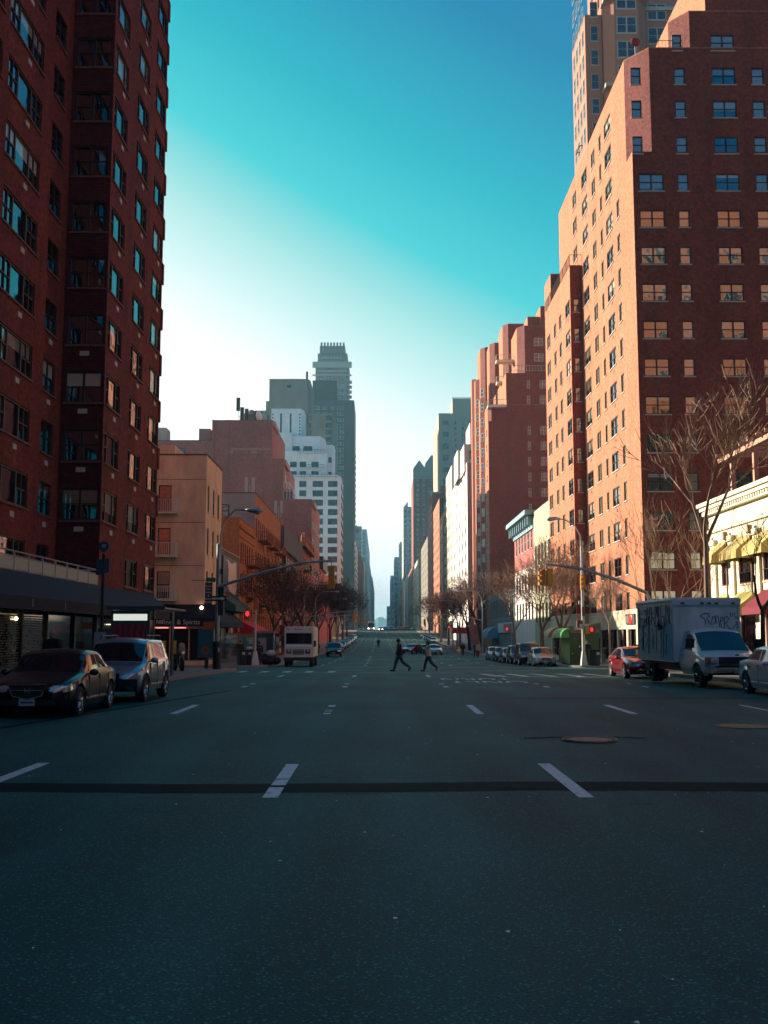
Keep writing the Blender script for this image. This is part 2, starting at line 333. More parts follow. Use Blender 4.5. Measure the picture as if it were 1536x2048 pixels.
# painted lines: children of the road
LX = [-4.62,-1.19,2.24,5.68,9.05]
def gquad(b, x0,x1,y0,y1, m, dz=.004): b.poly([(x0,y0,zg(y0)+dz),(x1,y0,zg(y0)+dz),(x1,y1,zg(y1)+dz),(x0,y1,zg(y1)+dz)], m)
for i,lx in enumerate(LX):
    for k in range(34):
        y=11.75+k*12.2+(0 if i!=0 else .1)
        if 49<y<76 or 136<y<160 or 376<y: continue
        b=MB(); h=.085 if i<4 else .06
        ln=3.05
        if i==1 and k==0:                      # worn dash broken by the tar seam
            for u,v in ((0,.78),(.95,1.45),(1.52,3.0)): gquad(b,lx-h,lx+h,y+u,y+v,PAINTW)
        elif i==1 and k==1:
            for u,v in ((0,.35),(.8,.95),(1.2,1.35),(2.4,3.0)): gquad(b,lx-h,lx+h,y+u,y+v,PAINTW)
        else: gquad(b,lx-h,lx+h,y,y+ln,PAINTW)
        b.build('lane_dash',road)
b=MB()
for k in range(7):                              # near crossing, right-hand part, bars along the street
    x=5.0+k*1.3; b.poly([(x+.25,49.2,zg(49.2)+.004),(x+.6,49.2,zg(49.2)+.004),(x+.35,54.6,zg(54.6)+.004),(x,54.6,zg(54.6)+.004)],PAINTW)
b.build('crossing_stripes',road)
b=MB()
for k in range(5): x=-7.9+k*1.25; gquad(b,x,x+.4,58.5,61.4,PAINTW)
b.build('crossing_stripes',road)
b=MB(); gquad(b,-8,12.9,76.5,76.75,PAINTW); b.build('stop_line',road)
b=MB(); gquad(b,-8,12.9,119.5,119.9,PAINTW); b.build('stop_line',road)
b=MB(); gquad(b,-3,-1,64,64.2,PAINTW); gquad(b,6,9.5,62.5,62.8,PAINTW); gquad(b,-5,4.5,57,57.18,PAINTW); b.build('crossing_stripes',road)
for yy in (268,392):
    b=MB()
    for k in range(20): x=-8+k*1.06; gquad(b,x,x+.5,yy,yy+2.6,PAINTW)
    b.build('crossing_stripes',road)
# word painted on the lane, read by drivers coming towards the camera
for txt,yy,xx in (('ONLY',40.9,4.15),('TURN',44.6,4.0)):
    t=text_mesh('lane_word',txt,1.15,PAINTW,road,(xx,yy,zg(yy)+.006),(0,0,math.pi),ext=.001,sx=.98)
    t.scale=(.98,2.4,1)
# tar seam, patches, cracks
def strip(pts, wd, m, name, dz=.006):
    b=MB(); r=random.Random(3)
    for (x0,y0),(x1,y1) in zip(pts,pts[1:]):
        b.poly([(x0,y0-wd/2,zg(y0)+dz),(x1,y1-wd/2,zg(y1)+dz),(x1,y1+wd/2,zg(y1)+dz),(x0,y0+wd/2,zg(y0)+dz)],m)
    return b.build(name,road)
r=random.Random(5)
PAT=mat('patched_asphalt',(.006,.022,.025),.75,spec=.15,noise=(7,.35,(1,1,1)))
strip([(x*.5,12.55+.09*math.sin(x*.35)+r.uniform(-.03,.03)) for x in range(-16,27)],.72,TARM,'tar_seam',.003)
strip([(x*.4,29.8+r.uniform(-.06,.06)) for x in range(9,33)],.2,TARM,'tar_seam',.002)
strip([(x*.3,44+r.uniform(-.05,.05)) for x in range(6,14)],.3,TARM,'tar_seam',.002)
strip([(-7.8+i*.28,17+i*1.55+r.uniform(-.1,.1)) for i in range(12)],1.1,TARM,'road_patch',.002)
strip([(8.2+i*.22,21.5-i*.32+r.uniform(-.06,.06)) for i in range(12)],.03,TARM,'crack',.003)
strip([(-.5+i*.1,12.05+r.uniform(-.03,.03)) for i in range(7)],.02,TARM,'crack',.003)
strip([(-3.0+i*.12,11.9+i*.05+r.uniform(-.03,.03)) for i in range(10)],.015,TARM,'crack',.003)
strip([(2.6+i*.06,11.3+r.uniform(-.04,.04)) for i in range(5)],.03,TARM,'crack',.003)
# specks of litter on the road
b=MB(); r=random.Random(11)
for i in range(260):
    y=3.5+40*r.random()**1.6; x=r.uniform(-7,11); s=r.uniform(.006,.02)
    a=r.random()*6; b.poly([(x+s*math.cos(a+j*1.57),y+s*math.sin(a+j*1.57)*1.3,zg(y)+.008+.004*(j%2)) for j in range(4)], WHITEP if i%4 else PAINTW)
tag(b.build('gravel'),'scattered pale chips of litter and gravel lying on the asphalt','litter',kind='stuff')
def manhole(px,py,rx,m,label,ring=True):
    d=EYE*F/(py-1270); x=(px-760)/F*d
    o=empty('manhole_cover',(x,d,zg(d)+.006),label,'manhole cover')
    b=MB(); n=32
    b.poly([(rx*math.cos(6.2832*i/n),rx*math.sin(6.2832*i/n),.006) for i in range(n)],m); b.build('cover_plate',o)
    if ring:
        b=MB(); b.tube([((rx+.03)*math.cos(6.2832*i/n),(rx+.03)*math.sin(6.2832*i/n),.008) for i in range(n+1)],.022,mat('worn_iron',(.26,.17,.13),.5,.5),5,False); b.build('rim',o)
        b=MB()
        for i in range(-6,7):
            for j in range(-6,7):
                if math.hypot(i,j)<6.2: b.box(i*rx/7-.03,i*rx/7+.03,j*rx/7-.02,j*rx/7+.02,.006,.018,mat('worn_iron'))
        b.build('grip_pattern',o)
        b=MB(); pts=[(-1.05+i*.075,.30+.26*math.cos((i-14)/14*1.4)+.02*math.sin(i*2.1)) for i in range(29)]
        for (x0,y0),(x1,y1) in zip(pts,pts[1:]): b.poly([(x0,y0-.07,.001),(x1,y1-.07,.001),(x1,y1+.09,.001),(x0,y0+.09,.001)],TARM)
        b.build('tar_collar',o)
manhole(1172,1476,.42,mat('dark_iron',(.03,.026,.024),.5,.4),'dark patterned round manhole cover ringed by tar in the second lane from the right')
manhole(1474,1449,.52,mat('rusty_plate',(.30,.17,.07),.7,.1,noise=(9,.6,(1,1,1))),'rusty tan round plate set in the asphalt near the right parked cars',False)

# ================================================================ BUILDINGS
WC={}
def win_mesh(style,w,h,fm,pm,mode,sill):
    key=(style,round(w,2),round(h,2),fm.name,pm.name,mode,sill and sill.name)
    if key in WC: return WC[key]
    t=.07 if mode=='near' else max(.06,.05*w); w2,h2=w/2,h/2
    fr=MB(); pn=MB(); sl=MB()
    if mode=='near': y0,y1,yp=.05,.14,.115
    else: y0,y1,yp=-.05,.0,-.025
    fr.box(-w2,w2,y0,y1,h2-t,h2,fm); fr.box(-w2,w2,y0,y1,-h2,-h2+t,fm)
    fr.box(-w2,-w2+t,y0+.002,y1,-h2+t,h2-t,fm); fr.box(w2-t,w2,y0+.002,y1,-h2+t,h2-t,fm)
    def v(x,tt=t): fr.box(x-tt/2,x+tt/2,y0+.004,y1,-h2+t,h2-t,fm)
    def hr(x0,x1,z=0.02,tt=.05): fr.box(x0,x1,y0+.012,y1,z-tt/2,z+tt/2,fm)
    if style=='dh': hr(-w2+t,w2-t)
    elif style=='dh2': v(0,t*1.4); hr(-w2+t,-t*.7); hr(t*.7,w2-t)
    elif style=='pic': a=w*.24; v(-w2+a); v(w2-a); hr(-w2+t,-w2+a-t/2,.05); hr(w2-a+t/2,w2-t,.05)
    elif style=='wide5':
        a=w*.30; v(-w2+a,t*1.6); v(w2-a,t*1.6); v(-w2+a/2,.05); v(w2-a/2,.05); hr(-w2+t,-w2+a-t); hr(w2-a+t,w2-t)
    elif style=='case3': v(-w*.22,t); v(w*.22,t); hr(-w2+t,-w*.22-t/2,h*.1); hr(w*.22+t/2,w2-t,h*.1)
    elif style=='dark': pass
    pn.poly([(-w2+t*.5,yp,-h2+t*.5),(w2-t*.5,yp,-h2+t*.5),(w2-t*.5,yp,h2-t*.5),(-w2+t*.5,yp,h2-t*.5)],pm)
    if sill: sl.box(-w2-.06,w2+.06,-.07,.045 if mode=='near' else 0,-h2-.09,-h2-.001,sill)
    res=[]
    for nm,m_ in (('frame',fr),('pane',pn),('sill',sl)):
        if not m_.v: res.append(None); continue
        me=bpy.data.meshes.new('window_'+nm); me.from_pydata(m_.v,[],m_.f)
        for q in m_.m: me.materials.append(q)
        me.polygons.foreach_set('material_index',m_.mi); me.update(); res.append(me)
    if mode!='near':                             # far: one mesh with frame, glass and sill
        al=MB()
        for m_ in (fr,pn,sl):
            n=len(al.v); al.v+=m_.v
            for f,i in zip(m_.f,m_.mi): al.f.append(tuple(n+k for k in f)); al.mi.append(al.mt(m_.m[i]))
        me=bpy.data.meshes.new('window'); me.from_pydata(al.v,[],al.f)
        for q in al.m: me.materials.append(q)
        me.polygons.foreach_set('material_index',al.mi); me.update(); res=[me,None,None,al]
    WC[key]=res; return res
class Bld:
    def __init__(s,name,label,loc,group=None,cat='building'):
        s.r=root(name,loc,label,cat,group); s.wall=MB(); s.roof=MB(); s.wins=[]; s.trim={}
    def prism(s,pts,z0,z1,m,wins={},mode='far',fm=DARKF,pm=None,sill=SILL,roof=ROOF,par=.6,cop=None,vent=None,mats={}):
        n=len(pts); pm=pm or (PANE if mode=='near' else PANEF)
        for i in range(n):
            p0,p1=Vector(pts[i]),Vector(pts[(i+1)%n]); holes=[]
            d=(p1-p0); L=d.length; d/=L; ax=0 if abs(d.x)>abs(d.y) else 1
            for (u0,u1,zb,zt,st) in wins.get(i,[]):
                a0,a1=sorted(((u0-p0[ax])/d[ax],(u1-p0[ax])/d[ax]))
                if mode=='near': holes.append((a0,a1,zb,zt))
                c=p0+d*((a0+a1)/2); s.wins.append((Vector((c.x,c.y,(zb+zt)/2)),math.atan2(d.y,d.x),a1-a0,zt-zb,st,mode,fm,pm,sill,vent))
            s.wall.wallseg(p0,p1,z0,z1+par,holes,mats.get(i,m))
        s.roof.poly([(p[0],p[1],z1) for p in pts],roof)
        c=sum((Vector(p) for p in pts),Vector((0,0)))/n
        if cop or par>0:
            k=cop or m                          # coping ring gives the parapet its thickness
            for i in range(n):
                p0,p1=Vector(pts[i]),Vector(pts[(i+1)%n]); d=(p1-p0).normalized(); inn=Vector((-d.y,d.x))*.3; out=-Vector((-d.y,d.x))*(.06 if cop else -.002); z=z1+par
                q=[p0+out,p1+out,p1+inn,p0+inn]
                s.wall.poly([(v.x,v.y,z+.08+.001*i) for v in q],k); s.wall.poly([(q[0].x,q[0].y,z),(q[1].x,q[1].y,z),(q[1].x,q[1].y,z+.08),(q[0].x,q[0].y,z+.08)],k)
                s.wall.poly([(q[3].x,q[3].y,z1),(q[3].x,q[3].y,z+.08),(q[2].x,q[2].y,z+.08),(q[2].x,q[2].y,z1)],k)
    def part(s,name,mb,smooth=False): return mb.build(name,s.r,org=s.r['_o'],smooth=smooth)
    def finish(s,limit=100):
        o=Vector(s.r['_o'])
        s.part('wall',s.wall); s.part('roof',s.roof)
        s.wins.sort(key=lambda q: q[0].length/ (q[2]*q[3])**.5)
        rest=MB()
        for k,(p,a,w,h,st,mode,fm,pm,sill,vent) in enumerate(s.wins):
            ms=win_mesh(st,w,h,fm,pm,mode,sill)
            if k<limit:
                f=bpy.data.objects.new('window',ms[0]); COL.objects.link(f); f.parent=s.r; f.location=p-o; f.rotation_euler.z=a
                for nm,me in (('pane',ms[1]),('sill',ms[2])):
                    if me: c=bpy.data.objects.new(nm,me); COL.objects.link(c); c.parent=f
                if vent and mode=='near' and h>1: 
                    c=bpy.data.objects.new('air_vent',vent); COL.objects.link(c); c.parent=f; c.location=(0 if w<2 else .3,0,-h/2-.42)
            else:
                M=Matrix.Translation(p)@Matrix.Rotation(a,4,'Z')
                src=[ms[3]] if mode!='near' else []
                if mode=='near':
                    for me in ms[:3]:
                        if not me: continue
                        n=len(rest.v); rest.v+=[tuple(M@v.co) for v in me.vertices]
                        for f in me.polygons: rest.f.append(tuple(n+i for i in f.vertices)); rest.mi.append(rest.mt(me.materials[f.material_index]))
                for al in src:
                    n=len(rest.v); rest.v+=[tuple(M@Vector(v)) for v in al.v]
                    for f,i in zip(al.f,al.mi): rest.f.append(tuple(n+k2 for k2 in f)); rest.mi.append(rest.mt(al.m[i]))
        if rest.v: tag(s.part('windows',rest),kind='stuff')
        return s.r
def rows(cols,zc,h,st=None):
    return [(c[0],c[1],z-h/2,z+h/2,(c[2] if len(c)>2 else st)) for c in cols for z in zc]
def span(a,b,n,w,st): # n evenly spaced windows of width w
    return [(a+(b-a)*(i+.5)/n-w/2,a+(b-a)*(i+.5)/n+w/2,st) for i in range(n)]
def fr(z0,z1,dz): 
    o=[]; z=z0
    while z<z1: o.append(z); z+=dz
    return o
def vent_mesh(c):
    b=MB(); b.box(-.22,.22,-.03,0,-.11,.11,c); me=bpy.data.meshes.new('air_vent'); me.from_pydata(b.v,[],b.f); me.materials.append(c); me.update(); return me
VENTW=vent_mesh(mat('vent_pale',(.45,.40,.34),.6)); VENTD=vent_mesh(mat('vent_dark',(.16,.07,.045),.7))
def railing(b,pts,z0,z1,m,step=.13,rail=.025,bar=.01):
    for p,q in zip(pts,pts[1:]):
        p,q=Vector(p),Vector(q); L=(q-p).length; d=(q-p)/L
        for z in (z0,z1): b.tube([(p.x,p.y,z),(q.x,q.y,z)],rail,m,4)
        n=max(2,int(L/step))
        for i in range(n+1): v=p+d*(L*i/n); b.tube([(v.x,v.y,z0),(v.x,v.y,z1)],bar if i%6 else rail,m,4,False)
def awning(b, p0, p1, out, zt, zb, val, m, m2=None, ends=True, ribs=0):
    """sloped awning from wall line p0-p1, reaching 'out' (2-D vector), with a valance"""
    p0,p1,o=Vector(p0),Vector(p1),Vector(out); q0,q1=p0+o,p1+o; m2=m2 or m
    b.poly([(p0.x,p0.y,zt),(q0.x,q0.y,zb),(q1.x,q1.y,zb),(p1.x,p1.y,zt)],m)
    b.poly([(p0.x,p0.y,zt-.02),(p1.x,p1.y,zt-.02),(q1.x,q1.y,zb-.02),(q0.x,q0.y,zb-.02)],m)
    b.poly([(q0.x,q0.y,zb),(q0.x,q0.y,zb-val),(q1.x,q1.y,zb-val),(q1.x,q1.y,zb)],m2)
    if ends:
        for p,q in ((p0,q0),(p1,q1)): b.poly([(p.x,p.y,zt-.01),(p.x,p.y,zb-val),(q.x,q.y,zb-val),(q.x,q.y,zb-.01)],m2)
def dome_awning(b,c,r,ln,axis,z,m):
    """quarter-barrel awning sticking out along -x"""
    n=8; L=[]
    for i in range(n+1):
        a=math.pi/2*i/n; L.append((c[0]-ln*math.sin(a), z+r*math.cos(a)))
    for (x0,z0),(x1,z1) in zip(L,L[1:]): b.poly([(x0,c[1]-axis,z0),(x0,c[1]+axis,z0),(x1,c[1]+axis,z1),(x1,c[1]-axis,z1)],m)
    for s in (-1,1): b.poly([(c[0],c[1]+s*axis,z)]+[(x,c[1]+s*axis,zz) for x,zz in L],m)
AWN_B = mat('navy_canvas',(.0006,.014,.030),.9); AWN_BD=mat('navy_canvas_dark',(.001,.004,.007),.85)
SHOPG = mat('shop_glass',(.012,.014,.015),.06,ior=1.6)
LATT = mat('lattice_grille',(.20,.18,.14),.5,.4)
WARML = mat('shop_light',(1,.7,.3),.5,emit=(1,.75,.4),es=3)

# ---- brick tower on the left
T=Bld('brick_apartment_tower','tall dark red brick apartment tower over the blue awning, on the left',(-14,40,0))
zb0,zb8=Z(165,1008,49),Z(165,105,49); dzf=(zb0-zb8)/-8
zr=[zb0+dzf*k for k in range(0,17)]
BX=W(122,780,y=49).x
lw={1:rows([(40.6,44.8,'wide5'),(46.3,48.0,'dh2')]+[(33.6,37.8,'wide5'),(38.7,39.9,'dh'),(26.5,31,'wide5')],[zb0-dzf]+zr,1.46),
    2:rows([(BX+.18,-13.12,'dh2')],zr,1.5), 3:rows([(49.35,52.0,'pic'),(54.0,56.7,'pic'),(58.35,61.0,'pic')],zr,1.5)+rows([(54.0,56.7,'pic'),(58.35,61.0,'pic')],[zb0-dzf-.1],1.45)}
pts=[(-42,6),(BX,6),(BX,49),(-13,49),(-13,61.25),(-42,61.25)]
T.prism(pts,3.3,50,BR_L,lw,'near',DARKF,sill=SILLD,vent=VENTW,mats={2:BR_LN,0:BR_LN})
T.prism([(-42,6.2),(-13.2,6.2),(-13.2,61),(-42,61)],-1,3.2,BLK,par=0)   # dark shop interior core
for z in zr: b=MB(); b.box(-13.1,-12.93,61.1,61.45,z+.80,z+.80+dzf-1.55,BR_L); T.part('corner_brickwork',b)
b=MB(); b.box(BX+.01,-13,8,48.98,3.75,4.0,LIME); T.part('terrace_slab',b)
b=MB(); z0,z1=4.05,4.72
b.tube([(-13.02,12,z1),(-13.02,48.9,z1)],.03,STONE,4); b.tube([(-13.02,12,z0+.5),(-13.02,48.9,z0+.5)],.02,STONE,4); b.tube([(-13.02,12,z0),(-13.02,48.9,z0)],.03,STONE,4); b.tube([(-13.02,48.9,z1),(BX,48.9,z1)],.03,STONE,4)
for i in range(24):
    y=12+i*36.9/23; b.box(-13.05,-12.98,y-.03,y+.03,z0-.05,z1,STONE)
T.part('terrace_railing',b)
pan=mat('frosted_panel',(.42,.38,.27),.6)
for i in range(23):
    y=12+i*36.9/23; b=MB(); b.box(-13.03,-13.0,y+.06,y+1.55,z0+.03,z0+.47,pan); T.part('railing_panel',b)
# shopfront under the awning
for i,(a,c,kind) in enumerate([(14,22,'brick'),(22,31,'brick'),(31,33.8,'brick'),(33.8,34.6,'col'),(34.7,38.4,'grille'),(38.6,41.2,'grille2'),(41.5,45,'glass'),(45.2,48.5,'glass'),(48.7,52.5,'glass'),(52.7,56.6,'glass'),(56.8,61.2,'glass')]):
    b=MB()
    if kind=='brick': b.box(-13.2,-12.98,a,c,-.6,3.25,BR_LN); T.part('brick_pier',b); continue
    if kind=='col': b.box(-13.2,-12.85,a,c,-.6,3.25,TAN); T.part('pillar',b); continue
    b.box(-13.08,-13.0,a,c,.0,2.75,SHOPG); g=T.part('shop_window',b)
    b=MB(); b.box(-13.1,-12.9,a-.12,a,-.6,2.8,DARKF if i%2 else mat('bronze_post',(.12,.09,.04),.5)); b.box(-13.1,-12.9,a,c,-.6,.35,DARKF); T.part('shop_frame',b)
    if kind.startswith('grille'):
        b=MB()
        for r_ in range(26):
            for q in range(int((c-a)/.17)):
                yy=a+.1+q*.17+(.085 if r_%2 else 0); zz=.5+r_*.088
                if rnd.random()<.9: b.box(-12.97,-12.95,yy-.045,yy+.045,zz-.022,zz+.022,LATT)
        T.part('security_grille',b)
b=MB(); b.ell((-12.93,37.9,2.33),(.07,.07,.07),WARML,8,6); T.part('shop_lamp',b)
b=MB()
for k in range(9): b.ell((-12.95,38.5,2.2-k*.09),(.015,.02,.02),WARML,5,4)
b.tube([(-12.95,38.5,2.25),(-12.95,38.5,1.45)],.008,BLACKM,4); T.part('string_lights',b); b=MB(); b.tube([(-12.95,50.5,2.25),(-12.95,51.4,2.25)],.008,BLACKM,4)
for k in range(4): b.ell((-12.95,50.6+k*.22,2.25),(.015,.03,.02),WARML,5,4)
T.part('string_lights',b)
b=MB(); awning(b,(-13,20),(-13,60.6),(1.05,0),4.02,3.05,.45,AWN_B,AWN_BD)
b.poly([(-13,60.6,4.0),(-11.95,60.6,3.04),(-11.95,62.2,2.9),(-13,62.6,3.0)],AWN_B); aw=T.part('awning',b)
gold=mat('faded_lettering',(.38,.34,.26),.7)
o=Vector(T.r['_o'])
for txt,yy,sz in (('EPVTS',48.2,.42),('I',36.6,.4),('I',40.4,.4),('O',51.3,.3)):
    text_mesh('awning_lettering',txt,sz,gold,aw,(-11.93-T.r['_o'][0],yy-o.y,2.83),(R(90),0,R(90)),.004)
T.finish()

# ---- tan stucco building on the far corner
yt0,yt1=78.6,86.4
T=Bld('stucco_house','four storey tan stucco corner building with small white balconies facing the camera',(-16,80,0))
zt=Z(413,910,yt0); xb=W(311,905,y=yt0).x-14
zc=[Z(330,y,yt0) for y in (994,1080,1167)]
xw0,xw1=X(315,yt0,1080),X(341,yt0,1080)
ys_=[(79.4,80.1,'dh'),(81.9,82.7,'dh'),(84.3,85.1,'dh')]
T.prism([(xb,yt0),(-13,yt0),(-13,yt1),(xb,yt1)],-1,zt-.5,TAN,{0:rows([(xw0,xw1,'dh')],[z-.1 for z in zc],2.0),1:rows(ys_,zc,2.0)},'near',DARKF,sill=SILL,par=.5,cop=mat('dark_coping',(.05,.04,.04),.7))
T.prism([(xb-1,yt0+.01),(X(350,yt0,900),yt0+.01),(X(350,yt0,900),yt0+5),(xb-1,yt0+5)],zt-1,zt+.75,TAN,par=0)
seam=mat('stucco_joint',(.10,.07,.045),.9)
b=MB()
for z in (zc[0]+1.32,zc[1]+1.32,zc[2]+1.32): b.box(xb,-13,yt0-.006,yt0,z-.02,z+.02,seam)
T.part('stucco_joints',b)
wr=mat('white_railing',(.50,.46,.38),.6)
for z in zc:
    b=MB(); x0,x1=xw0-.9,xw1+.55; b.box(x0,x1,yt0-.95,yt0,z-1.32,z-1.2,wr); sl=T.part('balcony',b)
    b=MB(); railing(b,[(x0,yt0),(x0,yt0-.9),(x1,yt0-.9),(x1,yt0)],z-1.15,z-.25,wr,.16,.022,.012)
    b.build('balcony_railing',sl,org=T.r['_o'],loc=(0,0,0))
b=MB(); b.box(xb,-13.4,yt0+.4,yt1,-.8,2.9,BLK); T.part('shop_interior',b)
b=MB()
for k,xx in enumerate((-21,-19.6,-18.2,-16.8,-15.4,-14)): b.box(xx,xx+1.3,yt0-.03,yt0-.01,-.1,2.2,SHOPG)
b.box(-13,-12.97,yt0+.3,yt1-.3,-.1,2.3,SHOPG); T.part('shop_window',b)
b=MB(); awning(b,(xb,yt0),(-12.0,yt0),(0,-.8),4.0,3.0,.62,AWN_BD,AWN_BD); awning(b,(-13,yt0),(-13,yt1+5),(1.3,0),4.0,2.75,.4,AWN_B,AWN_B)
aw=T.part('awning',b); o=Vector(T.r['_o'])
text_mesh('awning_lettering','Wines & Spirits',.50,mat('white_lettering',(.5,.5,.46),.6),aw,(X(358,77.8)-o.x,yt0-.83-o.y,2.68),(R(90),0,0),.004)
text_mesh('awning_lettering','1st',.55,mat('white_lettering'),aw,(X(320,77.8)-o.x,yt0-.83-o.y,2.75),(R(90),0,0),.004)
b=MB()
PINK=mat('pink_neon',(1,.3,.3),.5,emit=(1,.25,.22),es=1.0)
for a,c in ((307,311),(313,338),(345,373)): b.tube([(X(a,78),77.95,2.28),(X(c,78),77.95,2.28)],.04,PINK,6)
T.part('neon_tube',b)
b=MB()
YN=mat('yellow_neon_sign',(.35,.28,.03),.5)
for px in (331,352): 
    x=X(px,78.5); b.box(x-.10,x+.10,78.53,78.56,.25,1.35,YN)
T.part('window_poster',b)
b=MB(); b.ell((X(402,78),78.3,3.75),(.13,.13,.13),mat('bulb',(1,.9,.7),.5,emit=(1,.8,.6),es=3),8,6); T.part('wall_lamp',b)
# vertical blade sign
b=MB(); sx=X(415,77.8); b.box(sx-.28,sx+.24,78.3,78.38,Z(415,1212,78.3),Z(415,1165,78.3),BLACKM); bl=T.part('blade_sign',b)
for k,tx in enumerate(('Beacon','The','Wine','&','Spirits','Merchant')):
    text_mesh('sign_lettering',tx,.2,mat('white_lettering'),bl,(sx-.02-o.x,78.28-o.y,Z(415,1172+k*6.4,78.3)),(R(90),0,0),.003)
T.finish()

# ---- low shop with billboard
T=Bld('low_shop_building','low dark two storey shop with a photo billboard, between tan and orange buildings',(-15,92,0))
y0,y1=86.45,97.6
zt=Z(443,1104,y0)
T.prism([(-26,y0),(-13,y0),(-13,y1),(-26,y1)],-1,zt,mat('brown_panel',(.10,.07,.05),.8),par=.3,cop=STONE)
def collage(name,cols,seed):
    def fn(t,b):
        c=N(t,'ShaderNodeTexCoord'); v=N(t,'ShaderNodeTexVoronoi'); v.inputs['Scale'].default_value=seed; t.links.new(c.outputs['Object'],v.inputs[0])
        r=N(t,'ShaderNodeValToRGB'); r.color_ramp.interpolation='CONSTANT'; s=N(t,'ShaderNodeSeparateColor'); t.links.new(v.outputs['Color'],s.inputs[0]); t.links.new(s.outputs[0],r.inputs[0])
        while len(r.color_ramp.elements)<len(cols): r.color_ramp.elements.new(.5)
        for i,(e,k) in enumerate(zip(r.color_ramp.elements,cols)): e.position=i/len(cols); e.color=(*k,1)
        t.links.new(r.outputs[0],b.inputs['Base Color'])
    return mat(name,rough=.5,fn=fn)
b=MB(); b.box(-12.98,-12.9,87.2,96.2,5.3,8.3,mat('billboard_navy',(.01,.04,.12),.5)); T.part('billboard',b)
b=MB(); b.poly([(-12.89,89.2,8.1),(-12.89,88.9,6.2),(-12.89,91,5.5),(-12.89,94.5,5.2),(-12.89,95.6,6.0),(-12.89,95,8.2),(-12.89,92,7.9)][::-1],mat('billboard_pale',(.62,.50,.44),.5)); T.part('billboard_picture',b)
b=MB(); b.poly([(-12.88,88.7,7.9),(-12.88,89.0,6.1),(-12.88,89.9,6.0),(-12.88,90.3,7.2),(-12.88,89.7,8.0)][::-1],mat('billboard_navy')); T.part('billboard_picture',b)
GA=mat('green_canvas',(.02,.09,.06),.8)
b=MB(); awning(b,(-13,87),(-13,97),(1.2,0),5.0,4.2,.5,GA); T.part('awning',b)
b=MB(); b.box(-13.0,-12.96,87,97,-.8,3.9,SHOPG); T.part('shop_window',b)
b=MB(); b.box(-12.95,-12.85,90.5,93.5,1.9,3.4,collage('poster_collage',[(.5,.4,.33),(.2,.12,.1),(.6,.5,.42),(.05,.03,.03)],1.5)); T.part('poster',b)
b=MB()
for i in range(26): b.ell((-13.7+rnd.uniform(-.3,.3),87.5+rnd.random()*4,zt+.35+rnd.uniform(-.2,.2)),(.25,.3,.22),mat('planter_leaves',(.03,.05,.03),.9),6,4)
T.part('roof_planting',b); T.finish()

# ---- orange brick rows
def fire_escape(T,y0,y1,zs,m,x=-13,out=1.05,steps=True):
    for k,z in enumerate(zs):
        b=MB(); b.box(x,x+out,y0,y1,z-.05,z,m); railing(b,[(x,y0),(x+out,y0),(x+out,y1),(x,y1)],z+.05,z+.95,m,.28,.03,.018)
        for zz in (.35,.65): b.tube([(x+out,y0,z+zz),(x+out,y1,z+zz)],.02,m,4)
        if k: 
            zl=zs[k-1]
            for xo in (.45,.85): b.tube([(x+xo,y0+.4,z),(x+xo,y1-.5,zl)],.03,m,4)
            for i in range(9):
                f=(i+.5)/9; yy=y0+.4+(y1-y0-.9)*f; b.box(x+.45,x+.85,yy-.08,yy+.08,z+(zl-z)*f-.02,z+(zl-z)*f,m)
        T.part('fire_escape',b)
FE=mat('rust_red_iron',(.20,.06,.03),.7)
T=Bld('orange_brick_tenement','smaller four storey orange brick tenement with one fire escape, beside the billboard shop',(-15,103,0))
y0,y1=97.7,109.4; zt=Z(479,1036,y0)
zc=[2.6+0*i for i in ()]+[zt-3.0,zt-6.0,zt-9.1]
T.prism([(-27,y0),(-13,y0),(-13,y1),(-27,y1)],-1.5,zt-.5,BR_O,{1:rows([(98.7,99.5,'dh'),(100.2,101,'dh'),(102,102.8,'dh'),(103.6,104.4,'dh'),(105.2,106,'dh'),(107.2,108,'dh')],zc,1.9)},'near',DARKF,sill=SILLD,par=.5,cop=BR_O)
b=MB(); b.box(-13,-12.85,y0,y1,zt-.9,zt-.6,BR_O); b.box(-13,-12.93,y0,y1,zt-1.7,zt-1.6,BR_O); T.part('cornice',b)
fire_escape(T,103,107.5,[zt-7.2,zt-4.1],FE)
b=MB(); b.box(-13,-12.96,98,109,-1,2.0,SHOPG); T.part('shop_window',b)
b=MB(); awning(b,(-13,99),(-13,108.6),(1.5,0),3.1,2.3,.4,mat('red_canvas',(.50,.015,.035),.7)); T.part('awning',b)
b=MB(); b.box(-14.2,-14.05,y0+.6,y0+.75,zt,zt+1.3,DARKF)
for i in range(3): b.box(-16.4,-14.2,y0+.6,y0+.68,zt+.1+i*.6,zt+.17+i*.6,DARKF)
b.box(-16.4,-16.3,y0+.6,y0+.7,zt,zt+1.4,DARKF); b.tube([(-16.3,y0+.6,zt+.1),(-14.2,y0+.6,zt+1.3)],.03,DARKF,4); b.tube([(-16.3,y0+.6,zt+1.3),(-14.2,y0+.6,zt+.1)],.03,DARKF,4); T.part('roof_railing',b)
T.finish()
T=Bld('orange_brick_tenement','long taller orange brick tenement with stacked red fire escapes and a grey side wall',(-15,124,0))
y0,y1=109.5,138; zt=Z(508,986,y0)
cols=span(110,137.5,14,.95,'dh')
T.prism([(-28,y0),(-13,y0),(-13,y1),(-28,y1)],-1.5,zt-.4,BR_O,{1:rows(cols,[zt-3.4,zt-6.9,zt-10.3,zt-13.5],1.9)},'near',DARKF,sill=SILLD,par=.4,cop=mat('dark_coping'),mats={0:GREYST})
